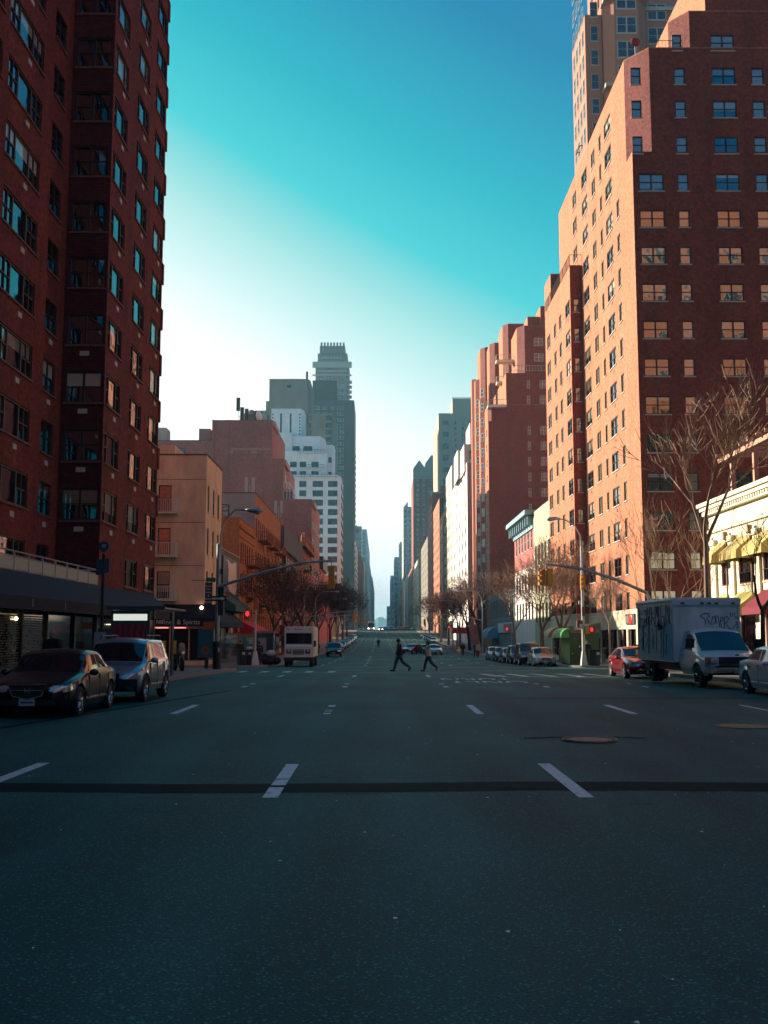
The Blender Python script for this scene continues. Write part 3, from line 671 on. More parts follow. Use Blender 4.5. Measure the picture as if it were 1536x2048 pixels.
fire_escape(T,112.5,118,[zt-11.6,zt-8.2,zt-4.7],FE); fire_escape(T,121.5,126.5,[zt-11.6,zt-8.2,zt-4.7],FE); fire_escape(T,130,135,[zt-11.6,zt-8.2,zt-4.7],FE)
def antenna(T,x,y,z):
    g=mat('antenna_panel',(.40,.34,.32),.6); b=MB(); z-=.3
    b.tube([(x,y,z),(x,y,z+1.5)],.05,GREYM,6)
    for s in (-.36,.36):
        b.box(x+s-.16,x+s+.16,y-.2,y,z+.7,z+2.3,g); b.tube([(x,y,z+.9),(x+s,y-.1,z+.9)],.03,GREYM,4); b.box(x+s*.7-.07,x+s*.7+.07,y-.1,y+.1,z+.3,z+.55,g)
    T.part('antenna_panels',b)
antenna(T,X(496,112),112,zt); antenna(T,X(555,130),130,zt-.2)
b=MB(); b.box(-13,-12.96,110,137,-1.3,1.9,SHOPG); T.part('shop_window',b)
b=MB(); awning(b,(-13,112),(-13,118),(1.4,0),2.6,1.9,.35,mat('white_canvas',(.45,.40,.36),.8)); T.part('awning',b)
T.finish()
T=Bld('brick_walk_up','dark maroon brick walk-up with white corner quoins under a grey metal cornice',(-15,155,0))
y0,y1=139,172; zt=Z(561,1051,y0)
T.prism([(-26,y0),(-13,y0),(-13,y1),(-26,y1)],-1.5,zt-3,BR_RN,{0:rows([(X(562,y0),X(572,y0),'dh')],[zt-5.2],2.3),1:rows(span(142,171,9,1.1,'dh'),[zt-4.6,zt-7.9,zt-11.2],1.9)},'far',WHITEF,par=0)
b=MB(); b.box(-26,-12.6,y0,y1,zt-3,zt,mat('slate_cornice',(.085,.075,.07),.8)); T.part('cornice',b)
b=MB()
for k in range(16):
    z=zt-4-k*.9
    if z<-1: break
    b.box(-13.6-(.35 if k%2 else 0),-12.96,y0-.05,y0,z,z+.55,WHITEP); b.box(-13,-12.95,y0,y0+.6+(.4 if k%2 else 0),z,z+.55,WHITEP)
T.part('quoins',b)
fire_escape(T,143,150,[zt-12.6,zt-9.3,zt-6],BLACKM)
T.finish()
T=Bld('ornate_brick_house','tan and rust brick house with an arched ornate top, beyond the white cornered walk-up',(-15,185,0))
y0,y1=173,199; zt=Z(614,1072,y0)
T.prism([(-19,y0),(-13,y0),(-13,y1),(-19,y1)],-1.5,zt-1.5,BR_O,{1:rows(span(174,198,7,1.1,'dh'),[zt-4,zt-7.4,zt-10.8,zt-14],1.9)},'far',DARKF,par=.3)
b=MB(); b.box(-13,-12.2,y0,y1,zt-1.6,zt-.9,BR_O)
for i in range(5):
    c=y0+2.5+i*5.2; b.tube([(-12.7,c-2,zt-1)]+[(-12.7,c-2*math.cos(a/6*3.1416),zt-1+1.5*math.sin(a/6*3.1416)) for a in range(1,7)],.35,BR_O,5)
T.part('arched_cornice',b); fire_escape(T,180,186,[zt-12,zt-8.6,zt-5.2],BLACKM); T.finish()
T=Bld('red_painted_house','narrow bright red painted house with a black billboard box on its roof',(-15,255,0))
y0,y1=228,290; zt=Z(640,1140,y0)
T.prism([(-16,y0),(-13,y0),(-13,y1),(-16,y1)],-1.5,zt,mat('red_painted_brick',(.34,.035,.03),.8),{1:rows(span(232,288,9,1.4,'dh'),[zt-3,zt-6.5,zt-10],1.8)},'far',DARKF,par=.3)
b=MB(); b.box(-15.5,-12.4,y0+3,y0+22,zt+.4,zt+3.2,BLACKM); T.part('roof_billboard',b); T.finish()
T=Bld('narrow_tan_house','narrow tan five storey house with a white rooftop antenna, below the dark tower',(-15,330,0))
y0,y1=300,372; zt=Z(681,1158,y0)
T.prism([(-15,y0),(-13,y0),(-13,y1),(-15,y1)],-1,zt,mat('tan_brick',(.35,.22,.12),.8),{1:rows(span(304,368,10,1.4,'dh'),[zt-3.5,zt-7,zt-10.5,zt-14],1.8)},'far',DARKF,par=.3)
antenna(T,-13.8,302,zt); T.finish()

# ---- stepped pink brick block
T=Bld('stepped_brick_building','large blank walled pinkish brick building rising in three steps behind the orange tenements',(-25,205,0))
y0,y1=200,227
xs=[W(425,850,y=y0).x,W(545,850,y=y0).x,W(567,930,y=y0).x,-13]; zz=[Z(480,840,y0),Z(556,917,y0),Z(600,998,y0)]
xl=W(295,880,y=y0).x; zl=Z(370,880,y0)
T.prism([(xl,y0),(xs[0],y0),(xs[0],y1),(xl,y1)],-1,zl-.5,BR_P,{0:rows([(X(357,y0,905),X(370,y0,905),'dark')],[Z(365,903,y0)],1.6)},cop=mat('dark_coping'),par=.4)
T.prism([(xs[0],y0),(xs[1],y0),(xs[1],y1),(xs[0],y1)],-1,zz[0]-.5,BR_P,cop=mat('dark_coping'),par=.4)
T.prism([(xs[1]+.01,y0+.01),(xs[2],y0+.01),(xs[2],y1),(xs[1]+.01,y1)],-1,zz[1]-.5,BR_P,{1:rows([(203,206,'dh2'),(212,215,'dh2'),(220,223,'dh2')],fr(8,zz[1]-2,3),1.6)},par=.4)
T.prism([(xs[2]+.01,y0+.02),(xs[3],y0+.02),(xs[3],y1),(xs[2]+.01,y1)],-1,zz[2]-.5,BR_P,{1:rows([(202,205,'dh2'),(209,212,'dh2'),(216,219,'dh2'),(222,225,'dh2')],fr(5,zz[2]-2,3),1.6)},par=.4)
t=mat('terracotta_band',(.34,.17,.14),.8); b=MB()
b.box(xs[0]+3.6,xs[1]-.2,y0-.03,y0,Z(480,900,y0),Z(480,896,y0),t); T.part('brick_band',b)
for px in (460,508): b=MB(); x=X(px,y0,904); b.box(x-.6,x+.6,y0-.04,y0,Z(480,907,y0),Z(480,901,y0),t); T.part('vent_panel',b)
for x,z in ((xs[1],zz[0]),(xs[2],zz[1]),(xs[3],zz[2])): b=MB(); b.box(x,x+.5,y0+.2,y0+9,z-1.2,z-.2,t); T.part('cornice',b)
b=MB(); b.box(xs[0],xs[0]+.35,y0-.35,y0,0,zz[0],BR_P); b.box(xs[0]+3.0,xs[0]+3.3,y0-.25,y0,0,zz[0],BR_P); T.part('pilaster',b)
b=MB()   # conservatory on the step
x0,x1=X(567,y0,980),X(592,y0,980); z=zz[2]
for i in range(5): x=x0+(x1-x0)*i/4; b.tube([(x,y0+.4,z),(x,y0+.4,z+3.4-(.9*(i/4)**2)*2)],.06,WHITEP,4)
b.tube([(x0,y0+.4,z+3.4),((x0+x1)/2,y0+.4,z+3.0),(x1-.5,y0+.4,z+2.0),(x1,y0+.4,z)],.07,WHITEP,4); b.tube([(x0,y0+.4,z+1.6),(x1,y0+.4,z+1.6)],.05,WHITEP,4); b.box(x0,x1-.5,y0+.5,y0+.55,z,z+1.9,PANEF); T.part('conservatory',b)
b=MB()   # roof plant
zz0=zz[0]+.3
WT=mat('water_tank_wood',(.30,.14,.09),.8)
cx=X(503,y0+8,830); b.tube([(cx,y0+8,zz0),(cx,y0+8,zz0+2.0)],2.4,WT,14); b.tube([(cx,y0+8,zz0+2.0),(cx,y0+8,zz0+3.4)],[2.5,.2],WT,14); T.part('water_tank',b)
b=MB()
for px,h in ((476,5.2),(484,3.3),(493,3),(513,2.6),(521,2.4)):
    x=X(px,y0+5,830); b.box(x-.35,x+.35,y0+5,y0+5.4,zz0+h-2.6,zz0+h,DARKF); b.tube([(x,y0+5.2,zz0-1),(x,y0+5.2,zz0+h-1)],.08,GREYM,4)
T.part('antenna_panels',b)
b=MB(); x=X(518,y0+4,830); b.tube([(x,y0+4,zz0+1.3),(x+.5,y0+3.7,zz0+1.3)],[1.1,.2],WHITEP,12); b.tube([(x,y0+4,zz0-1),(x,y0+4,zz0+1.3)],.1,GREYM,4); T.part('satellite_dish',b)
b=MB(); x=X(412,y0+3,870); b.box(x-1.2,x+1,y0+2,y0+5,zl,zl+2.6,WT); x=X(319,y0+3,870); b.box(x-3,x+1.5,y0+2,y0+6,zl,zl+2.8,STONE); T.part('roof_hut',b)
T.finish()

# ---- white terraced block
T=Bld('white_apartment_block','white brick apartment block with stepped terraces in the upper storeys',(-25,345,0))
y0=336; F_=Z(640,968,y0)-Z(640,986.7,y0)
def P2(px,py,y): return W(px,py,y=y).x
zc=[Z(640,968,y0)-F_*k for k in range(20)]; zc=[z for z in zc if z>2]
def wf(cl,y,hz,st='case3'): return [(P2(a,y_,y),P2(c,y_,y),st) for a,c,y_ in cl]
x0,x1=P2(560,1000,y0),-13
def xw(px): return (px-760)/F*y0+.03*0
w1=[(xw(568),xw(583),'case3'),(xw(597),xw(611),'case3'),(xw(624),xw(645),'case3'),(xw(655),xw(674),'case3')]
zA=Z(620,955,y0)
T.prism([(x0-4,y0),(xw(676)-.5,y0),(xw(679)+.2,y0+4),(xw(679)+.2,y0+24),(x0-4,y0+24)],-1,zA,WHITEB,{0:rows(w1,zc,1.9),2:rows(span(y0+5,y0+24,4,2.4,'case3'),zc,1.9)},'far',DARKF,sill=None,par=.8)
zB=Z(620,906,y0+3)
T.prism([(x0-2,y0+3),(xw(650),y0+3),(xw(650),y0+22),(x0-2,y0+22)],zA,zB,WHITEB,{0:rows([(xw(576),xw(590),'case3'),(xw(596),xw(609),'case3'),(xw(620),xw(634),'case3')],[zA+1.6,zA+4.7],1.8)},'far',DARKF,sill=None,par=.6)
zC=Z(620,876,y0+6)
T.prism([(xw(541),y0+5),(xw(578),y0+5),(xw(578),y0+20),(xw(541),y0+20)],zA-8,zC+1,WHITEB,{0:rows([(xw(544),xw(563),'case3')],[Z(560,893,y0+5),Z(560,913,y0+5)],2)},'far',DARKF,sill=None,par=.5)
T.prism([(xw(578)+.02,y0+6),(xw(636),y0+6),(xw(645),y0+11),(xw(645),y0+20),(xw(578)+.02,y0+20)],zB-3,zC,WHITEB,{0:rows([(xw(580),xw(594),'case3'),(xw(602),xw(620),'case3')],[Z(600,898,y0+6)],1.9)},'far',DARKF,sill=None,par=.5)
T.prism([(xw(642),y0+14),(xw(660),y0+14),(xw(663),y0+17),(xw(663),y0+24),(xw(642),y0+24)],zA-2,Z(650,893,y0+14),WHITEB,{0:rows([(xw(651),xw(658),'dh')],[zA+3,zA+8],1.9)},'far',DARKF,sill=None,par=.5)
b=MB()
for z,a,c,yy in ((zA+1.0,585,676,y0-.1),(zB+1.0,592,650,y0+2.9),(zB-4,598,648,y0+2.4)):
    b.box(xw(a),xw(c),yy-.9,yy,z-1.2,z-.95,WHITEB); railing(b,[(xw(a),yy-.85),(xw(c),yy-.85)],z-.9,z,DARKF,.9,.05,.03)
T.part('terrace_railings',b)
zD=Z(570,819,y0+9)
st=mat('dark_slot',(.03,.08,.10),.3)
T.prism([(xw(533),y0+9),(xw(595),y0+9),(xw(600),y0+12),(xw(600),y0+20),(xw(533),y0+20)],zC,zD,WHITEB,{0:rows([(xw(551.5),xw(555),'dark'),(xw(571.5),xw(575),'dark')],[(Z(560,826,y0+9)+Z(560,872,y0+9))/2],7.4)+rows([(xw(591),xw(594),'dark')],[Z(592,829+6.5*k,y0+9) for k in range(7)],.5)+rows([(xw(535),xw(537.5),'dark')],[Z(536,829+6.5*k,y0+9) for k in range(2)],.5)},'far',DARKF,sill=None,par=.2)
T.finish()

# ---- brown rounded tower, green tower, crenellated tower
T=Bld('brown_concrete_tower','wide brown concrete tower with rounded corners behind the white block',(-35,430,0))
y0=424; g=lambda px:(px-760)/F*y0
T.prism([(g(534),y0),(g(612),y0),(g(617),y0+3),(g(617),y0+30),(g(534),y0+30)],-1,Z(570,762,y0),BRWN,{0:rows([(g(570),g(578),'dark')],[Z(574,773,y0)],1.2)},par=.8)
zt=Z(640,832,y0)
T.prism([(g(615),y0-2),(g(660),y0-2),(g(666),y0+1),(g(668),y0+5),(g(668),y0+26),(g(615),y0+26)],-1,zt-1,BRWN,{0:rows([(g(650),g(663),'dh2'),(g(602)+3,g(611)+2,'dark')],[Z(655,838,y0)-k*3.0 for k in range(12)],1.9)},'far',DARKF,sill=None,par=1.5)
b=MB()
b.box(g(572),g(592),y0+3,y0+8,Z(570,757,y0),Z(570,754,y0),STONE); b.tube([(g(610),y0+2,Z(570,757,y0)),(g(610),y0+2,Z(570,741,y0))],.5,DARKF,6); b.box(g(527),g(533),y0+1,y0+8,Z(530,830,y0),Z(530,801,y0),BRWN); b.box(g(505),g(530),y0+1,y0+8,40,Z(530,820,y0),BRWN); T.part('roof_plant',b)
T.finish()
T=Bld('green_brick_tower','very tall dark green slab tower standing on the street line',(-25,540,0))
y0=530; g=lambda px:(px-760)/F*y0; zt=Z(690,803,y0)
T.prism([(g(616),y0),(-13.2,y0),(-13.2,y0+36),(g(616),y0+36)],-1,zt,DTEAL,{0:rows([(g(625),g(637),'dh2'),(g(643),g(653),'dh2'),(g(659),g(667),'dh2'),(g(673),g(686),'dh2')],[zt-3.4-3.07*k for k in range(38)],1.7)},'far',STONE,par=.6,sill=None)
T.prism([(g(622),y0+1),(g(671),y0+1),(g(671),y0+20),(g(622),y0+20)],zt,Z(640,760,y0),mat('dark_green_plant',(.02,.035,.035),.8),par=0)
b=MB()
for k in range(26): z=zt-28-k*3.07; b.box(-13.2,-12.3,y0+2,y0+6,z,z+1.0,STONE)
T.part('street_balconies',b); T.finish()
T=Bld('crenellated_tower','slender stepped tower with a comb of small pinnacles on top, farthest on the left skyline',(-30,640,0))
y0=625; g=lambda px:(px-760)/F*y0
CB=mat('crown_stone',(.20,.18,.17),.8)
T.prism([(g(628),y0),(g(696),y0),(g(696),y0+22),(g(628),y0+22)],-1,Z(660,727,y0),CB,{0:rows([(g(632),g(644),'dh2'),(g(650),g(660),'dh2'),(g(674),g(686),'dh2'),(g(690),g(694),'dh')],[Z(680,752,y0)-3.05*k for k in range(16)],2.0)},'far',STONE,sill=None,par=.3)
T.prism([(g(632),y0+1),(g(693),y0+1),(g(693),y0+20),(g(632),y0+20)],Z(660,727,y0),Z(660,706,y0),CB,{0:rows([(g(650),g(672),'dark')],[Z(660,734,y0)],.5)},par=0)
T.prism([(g(636),y0+2),(g(688),y0+2),(g(688),y0+18),(g(636),y0+18)],Z(660,706,y0),Z(660,690,y0),CB,par=0)
b=MB()
for k in range(8): x=g(639.5)+k*(g(685)-g(639.5))/7; b.box(x-.55,x+.55,y0+2,y0+3.2,Z(660,690,y0),Z(660,683,y0),CB); b.box(x-.4,x+.4,y0+1.8,y0+2,Z(660,695,y0),Z(660,692,y0),DTEAL)
for k in range(7): x=g(643)+k*(g(683)-g(643))/6; b.box(x-.5,x+.5,y0+.8,y0+1,Z(660,709,y0),Z(660,705,y0),DTEAL)
T.part('pinnacles',b)
b=MB()
for a,c,py,h in ((622,702,730,6),(622,702,751,1.2),(634,692,743,1.5),(640,682,717,1.2)): b.box(g(a),g(c),y0-1.2,y0-.01,Z(660,py,y0)-h*.3,Z(660,py,y0)+h*.3,STONE)
for k in range(14): z=Z(660,763,y0)-k*3.05; b.box(g(696),g(702),y0+2,y0+6,z,z+1.1,STONE)
T.part('balconies',b)
b=MB(); b.box(g(650),g(672),y0-.3,y0-.01,Z(660,741,y0),Z(660,727,y0),PANEF); T.part('crown_window',b)
T.finish()

T=Bld('unseen_shade_row','unseen house row added along the left side street to shade the avenue',(-50,84,0))
T.prism([(-95,79),(-31.5,79),(-31.5,95),(-95,95)],-1,17,TAN,{0:rows(span(-94,-33,14,1.2,'dh'),[3,6.5,10,13.5],1.9)},'far',DARKF,par=.5); T.finish()  # added out of view to keep low sun off the road
def roof_plant(T,x,y,z,seed):
    q=random.Random(seed)
    for k in range(2+seed%2):
        b=MB(); xx=x+q.uniform(-3,3); yy=y+3+q.uniform(0,10); w_=q.uniform(1.5,3); b.box(xx-w_,xx+w_,yy,yy+4,z,z+q.uniform(2,4.5),q.choice([STONE,BRWN,BR_P])); T.part('roof_hut',b)
    b=MB(); xx=x+q.uniform(-2,2); yy=y+2
    for a in (-.9,.9): b.tube([(xx+a,yy,z),(xx+a,yy,z+1.6)],.1,DARKF,4)
    b.tube([(xx,yy,z+1.6),(xx,yy,z+4.2),(xx,yy,z+5.2)],[1.4,1.4,.1],WT,12); T.part('water_tank',b)
# ---- far left street fronts beyond the crest
def dl(px): return 13*F/(760-px)
def far_left(px0,px1,py,m,label,name='apartment_building',xo=12,nf=None,fm=DARKF,step=3.2,ncol=None):
    y0,y1=dl(px0),min(dl(px1),2600)-1; zt=Z(px0,py,y0)
    T=Bld(name,label,(-14,y0,0),'apartment buildings lining the far left of the avenue')
    zs=fr(8,zt-1.5,step)
    T.prism([(-13-xo,y0),(-13,y0),(-13,y1),(-13-xo,y1)],-20,zt,m,{1:rows(span(y0+2,y1-2,ncol or max(3,int((y1-y0)/14)),4,'dh2'),zs,1.7),0:rows(span(-13-xo+1,-13.6,3,2.2,'dh2'),[z for z in zs if z>10],1.6)},'far',fm,sill=None,par=.6); roof_plant(T,-13-xo/2,y0,zt-.1,int(px0*5)%97)
    return T
BLUE=mat('blue_grey_curtain_wall',(.24,.33,.37),.5)
far_left(709.5,716,1083,WHITER,'pale stone fronted block just past the dark green tower',ncol=6).finish()
far_left(716.5,723,1100,BR_RN,'dark red block second past the dark green tower',ncol=6).finish()
far_left(723.3,728,1112,BR_O,'orange brick block third past the dark green tower').finish()
far_left(728.3,733,1125,STONE,'narrow pale block between the orange block and the far glass tower').finish()
T=far_left(733.3,739.5,1060,BLUE,'blue grey glass tower rising over the far left fronts',xo=18,step=4); T.finish()
T=Bld('glass_tower','pale blue glass tower with a round emblem opening behind the far left fronts',(-30,760,0))
y0=760; g=lambda px:(px-760)/F*y0
T.prism([(g(700),y0),(g(723),y0),(g(723),y0+25),(g(700),y0+25)],-1,Z(715,1054,y0),mat('pale_blue_glass',(.25,.36,.40),.4),{0:rows(span(g(709),g(722),3,1.3,'dark'),fr(30,72,3.4),1.6)},'far',STONE,par=.5,sill=None)
b=MB(); b.tube([(g(714),y0-.3,Z(714,1062,y0)),(g(714),y0-.01,Z(714,1062,y0))],1.8,DTEAL,16); T.part('round_opening',b); T.finish()
far_left(740,744.5,1132,STONE,'pale grey block near the far end of the left fronts').finish()
far_left(745,749,1155,BR_P,'pinkish brick block closing the far end of the left fronts').finish()

# ================================================================ RIGHT SIDE
XS=19.2
def dr(px,x=XS): return x*F/(px-760)
# ---- big brick tower
T=Bld('brick_apartment_tower','massive orange lit brick apartment tower with a shaded deep red side wall, on the right',(22,90,0))
y0=77.0
z2=Z(1330,437,y0); z1_=Z(1330,810,y0); dz=(z2-z1_)/5
znotch=Z(1262,303,y0); 
zall=[z1_+dz*k for k in range(-6,9)]; zlow=[z for z in zall if z+.7<znotch-.2]; zhi=[Z(1380,y,y0) for y in (290,218,152)]
cols3=[(81.6,82.6,'dh'),(84.1,86.6,'dh2'),(87.9,88.8,'dh'),(90.6,92.2,'dh2'),(94.2,96.8,'dh2'),(99.5,101.5,'dh2'),(103,104,'dh'),(105.5,107.5,'dh2')]
gx=lambda px:(px-760)/F*y0
near=[(gx(1301),gx(1353),'dh2'),(gx(1382),gx(1405),'dh'),(gx(1462),gx(1512),'dh2'),(gx(1546),gx(1572),'dh'),(gx(1605),gx(1655),'dh2')]
FL0=Z(1288,1216,y0)
T.prism([(XS,y0),(44,y0),(44,109.5),(XS,109.5)],FL0,znotch,BR_R,{0:rows(near,zlow,1.36),3:rows(cols3,zlow,1.5)},'near',DARKF,sill=SILL,par=0,vent=VENTD,mats={0:BR_RN,1:BR_RN,2:BR_RN})  # near wall takes the darker brick, its shade put in as colour
ztop=Z(1252,106,y0)
zhi2=[z for z in zhi]
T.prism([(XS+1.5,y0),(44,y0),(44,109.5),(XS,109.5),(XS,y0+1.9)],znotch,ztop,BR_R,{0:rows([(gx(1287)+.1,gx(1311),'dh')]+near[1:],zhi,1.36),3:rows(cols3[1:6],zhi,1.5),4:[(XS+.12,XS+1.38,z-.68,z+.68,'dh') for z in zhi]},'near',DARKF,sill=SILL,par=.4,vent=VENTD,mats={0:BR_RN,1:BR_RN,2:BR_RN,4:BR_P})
xu=W(1378,35,y=y0+.0).x; zu=Z(1390,30,y0)
T.prism([(xu,y0+.02),(44,y0+.02),(44,104),(xu-1.2,104),(xu-1.2,y0+1.6)],ztop+.001,zu,BR_R,{0:rows([(gx(1380),gx(1400),'dh'),near[2]],[Z(1390,85,y0)],1.3),4:[(xu-1.1,xu-.1,Z(1350,85,y0)-.7,Z(1350,85,y0)+.7,'dh')]},'near',DARKF,sill=SILL,par=.3,mats={0:BR_RN,4:BR_P})
T.prism([(xu+1.6,y0+1),(44,y0+1),(44,100),(xu+1.6,100)],zu,zu+6,BR_R,par=.3,mats={0:BR_RN})
b=MB(); railing(b,[(XS+1.6,y0+.3),(xu-.5,y0+.3)],ztop+.45,ztop+1.2,DARKF,.25,.03,.015)
b.tube([(gx(1310),y0+1.2,ztop),(gx(1310),y0+1.2,ztop+1.3)],.05,DARKF,5); b.ell((gx(1310),y0+1.2,ztop+1.6),(.4,.15,.38),mat('red_parasol',(.3,.03,.03),.7),8,6); T.part('terrace_railing',b)
# projecting wing
y2,y3=97.6,112.2; xw_=18.05; zw=Z(1158,540,y2)
zws=[z for z in [z1_+dz*k-.2 for k in range(-6,9)] if z<zw-1.2]
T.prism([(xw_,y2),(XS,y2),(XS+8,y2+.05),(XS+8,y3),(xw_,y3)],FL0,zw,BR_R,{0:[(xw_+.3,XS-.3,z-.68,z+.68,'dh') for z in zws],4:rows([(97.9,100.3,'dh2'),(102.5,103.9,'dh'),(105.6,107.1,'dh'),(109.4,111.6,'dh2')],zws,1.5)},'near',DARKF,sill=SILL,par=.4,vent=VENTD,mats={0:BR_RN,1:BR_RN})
b=MB(); railing(b,[(xw_,y3),(xw_,y2),(XS,y2)],zw+.45,zw+1.5,BLACKM,.3,.03,.015); T.part('roof_railing',b)
# stone ground floor with shop windows
gb=[y0+.0,79.2,82.3,85.6,88.9,92.2,95.2,98.8,103,108,112.2]
b=MB()
for k,(a,c) in enumerate(zip(gb,gb[1:])):
    b.box(XS-.05,XS+.6,a,a+.55,-1,2.2,LIME)
b.box(XS-.06,44,y0-.04,y0+.9,-1,FL0,LIME) ; b.box(XS-.05,XS+.6,y0+.9,97.5,2.2,FL0,LIME); b.box(xw_-.05,XS+.5,97.55,112.2,2.2,FL0,LIME); b.box(xw_-.05,XS+.3,111.5,112.2,-1,2.2,LIME); b.box(xw_-.05,XS+.3,97.55,98.2,-1,2.2,LIME)
b.box(XS+.62,44,y0+1,112.1,-1,FL0-.02,BLK)
T.part('stone_base',b)
for k,(a,c) in enumerate(zip(gb,gb[1:])):
    b=MB(); xx=XS+.3 if a<97 else xw_+.2
    b.box(xx,xx+.05,a+.55,c,-.45,2.2,SHOPG); g_=T.part('shop_window',b)
    b=MB()
    for f in (.33,.66): y=a+.55+(c-a-.55)*f; b.box(xx-.06,xx+.0,y-.04,y+.04,-.45,2.2,DARKF)
    b.box(xx-.08,xx,a+.55,c,-.9,-.3,LIME); T.part('shop_frame',b)
b=MB(); b.box(XS-.16,XS-.06,79.7,82.6,2.55,3.35,mat('dark_sign_board',(.06,.035,.03),.5)); sg=T.part('shop_sign',b); o=Vector(T.r['_o'])
b=MB(); b.ell((XS-.18,80.9,2.95),(.05,.55,.42),mat('red_sign_disc',(.5,.01,.02),.4),12,8); b.build('sign_disc',sg,org=T.r['_o'],loc=(0,0,0))
b=MB()
for i in range(6): b.box(XS-.19,XS-.16,81.5+i*.16,81.58+i*.16,2.68,3.22,mat('silver_sign',(.35,.3,.28),.5))
b.build('sign_lettering',sg,org=T.r['_o'],loc=(0,0,0))
AWT=mat('tan_canvas',(.55,.40,.24),.85)
for k,(yc,hw) in enumerate(((101,1.7),(106.5,1.8))):
    b=MB(); dome_awning(b,(xw_-.05,yc),1.1,1.5,hw,1.5,AWT); T.part('dome_awning',b)
b=MB(); dome_awning(b,(XS-.05,94.5),1.3,1.9,2.0,1.5,AWT); T.part('dome_awning',b)
T.finish(100)

# ---- tower behind, lit from the left
T=Bld('luxury_tower','very tall peach and pink tower with blue bay windows behind the right brick tower',(30,135,0))
y0=131; g=lambda px:(px-760)/F*y0
PB=mat('peach_masonry',(.40,.165,.105),.85,noise=(.5,.08,(1,1,.3))); PBD=mat('rose_masonry',(.36,.16,.12),.85)
x0=W(1173,200,y=y0).x; 
zs=fr(30,92,3.35)
T.prism([(x0,y0),(x0+2.2,y0),(x0+2.2,y0+9),(x0,y0+9)],-1,Z(1170,45,y0),PB,{0:rows([(x0+.7,x0+1.7,'dh')],zs,2.1),3:rows(span(y0+.4,y0+8.6,4,1.1,'dh'),zs,2.1)},'far',STONE,par=1)
zt=100
T.prism([(x0+2.3,y0-.6),(x0+3.4,y0-2),(x0+6.6,y0-2),(x0+7.8,y0-.6),(x0+7.8,y0+9),(x0+2.3,y0+9)],-1,zt,PB,{1:rows([(x0+3.7,x0+6.3,'dh2')],zs,2.3),0:rows([(x0+2.5,x0+3.2,'dark')],zs,2.3)},'far',STONE,par=1)
T.prism([(x0+7.8,y0+.5),(x0+40,y0+.5),(x0+40,y0+30),(x0+7.8,y0+30)],-1,zt-8,PBD,{0:rows([(x0+8.4,x0+10.9,'dh2'),(x0+14,x0+16,'dh2'),(x0+17.2,x0+20.2,'dh2'),(x0+23,x0+25.5,'dh2')],zs,2.3)},'far',STONE,par=1)
b=MB()
for z in (zs[4]-1.7,zs[13]-1.7,Z(1200,18,y0)): b.box(x0+2.1,x0+8,y0-2.15,y0,z,z+.5,STONE); b.box(x0+8,x0+40,y0+.2,y0+.5,z,z+.5,STONE)
T.part('stone_bands',b)
b=MB()
for k in range(9): b.tube([(x0-.1,y0+4,40+k*3.35),(x0-.4,y0+4,39.6+k*3.35),(x0-.4,y0+6,39.6+k*3.35),(x0-.1,y0+6,40+k*3.35)],.08,BLACKM,4)
T.part('balcony_rails',b)
T.finish()
T=Bld('brick_annexe','plain brown brick roof block with side louvres beyond the lit wing',(21,125,0))
y0=119; zt=Z(1100,552,y0); g=lambda px:(px-760)/F*y0
T.prism([(W(1101,560,y=y0).x,y0),(30,y0),(30,123.5),(W(1101,560,y=y0).x,123.5)],14,zt,BR_R,mats={0:mat('brown_brick',(.13,.06,.05),.9)},par=.2)
b=MB()
for k in range(7): b.box(W(1101,560,y=y0).x-.05,W(1101,560,y=y0).x,120,123,zt-4-k*.7,zt-3.7-k*.7,DARKF)
T.part('louvres',b); T.finish()

# ---- small houses between
T=Bld('cream_row_house','narrow cream green row house of four storeys beside the tall lit tower',(20,122,0))
y0,y1=112.4,130.5; zt=Z(1095,995,y0)
CG=mat('pale_green_brick',(.42,.42,.27),.85,noise=(1,.1,(1,1,.3)))
T.prism([(19.0,y0),(30,y0),(30,y1),(19.0,y1)],-1,zt,CG,{3:rows(span(115,130,6,1.1,'dh'),[zt-5,zt-8.6,zt-12],2.2)},'far',DARKF,par=.4,mats={0:BR_RN})
T.finish()
T=Bld('corniced_row_house','red and white row house with a big blue bracketed cornice',(20,138,0))
y0,y1=130.6,150; zt=Z(1060,1022,y0)
T.prism([(19.1,y0),(30,y0),(30,y1),(19.1,y1)],zt-6.6,zt-.6,mat('rose_red_brick',(.40,.12,.10),.85),{3:rows(span(131.5,149,6,1.2,'dh'),[zt-3.2],2.4)},'far',WHITEF,par=0)
T.prism([(19.1,y0),(30,y0),(30,y1),(19.1,y1)],-1,zt-6.61,WHITER,{3:rows(span(131.5,149,6,1.2,'dh'),[zt-8.6,zt-12.2],2.2)},'far',DARKF,par=0)
CBL=mat('blue_cornice_paint',(.20,.36,.42),.7)
b=MB(); b.box(17.9,19.6,y0-.2,y1,zt-.45,zt+.15,CBL); b.box(18.2,19.4,y0-.1,y1,zt-.6,zt-.45,DARKF); b.box(18.9,19.2,y0-.1,y1,zt-2.1,zt-1.6,CBL)
for i in range(10): y=y0+.4+i*2.05; b.box(18.3,19.1,y,y+.35,zt-1.7,zt-.6,CBL)
T.part('cornice',b); T.finish()
T=Bld('shop_row','row of low blue grey shopfronts with white sign bands and rounded blue awnings',(20,165,0))
y0,y1=150.2,184.5; zt=Z(1030,1180,y0)
T.prism([(19.15,y0),(30,y0),(30,y1),(19.15,y1)],-1.2,zt,mat('blue_grey_render',(.14,.20,.22),.8),{3:rows(span(152,184,12,1.3,'dark'),[zt-2.2],3.2)},'far',STONE,par=.3)
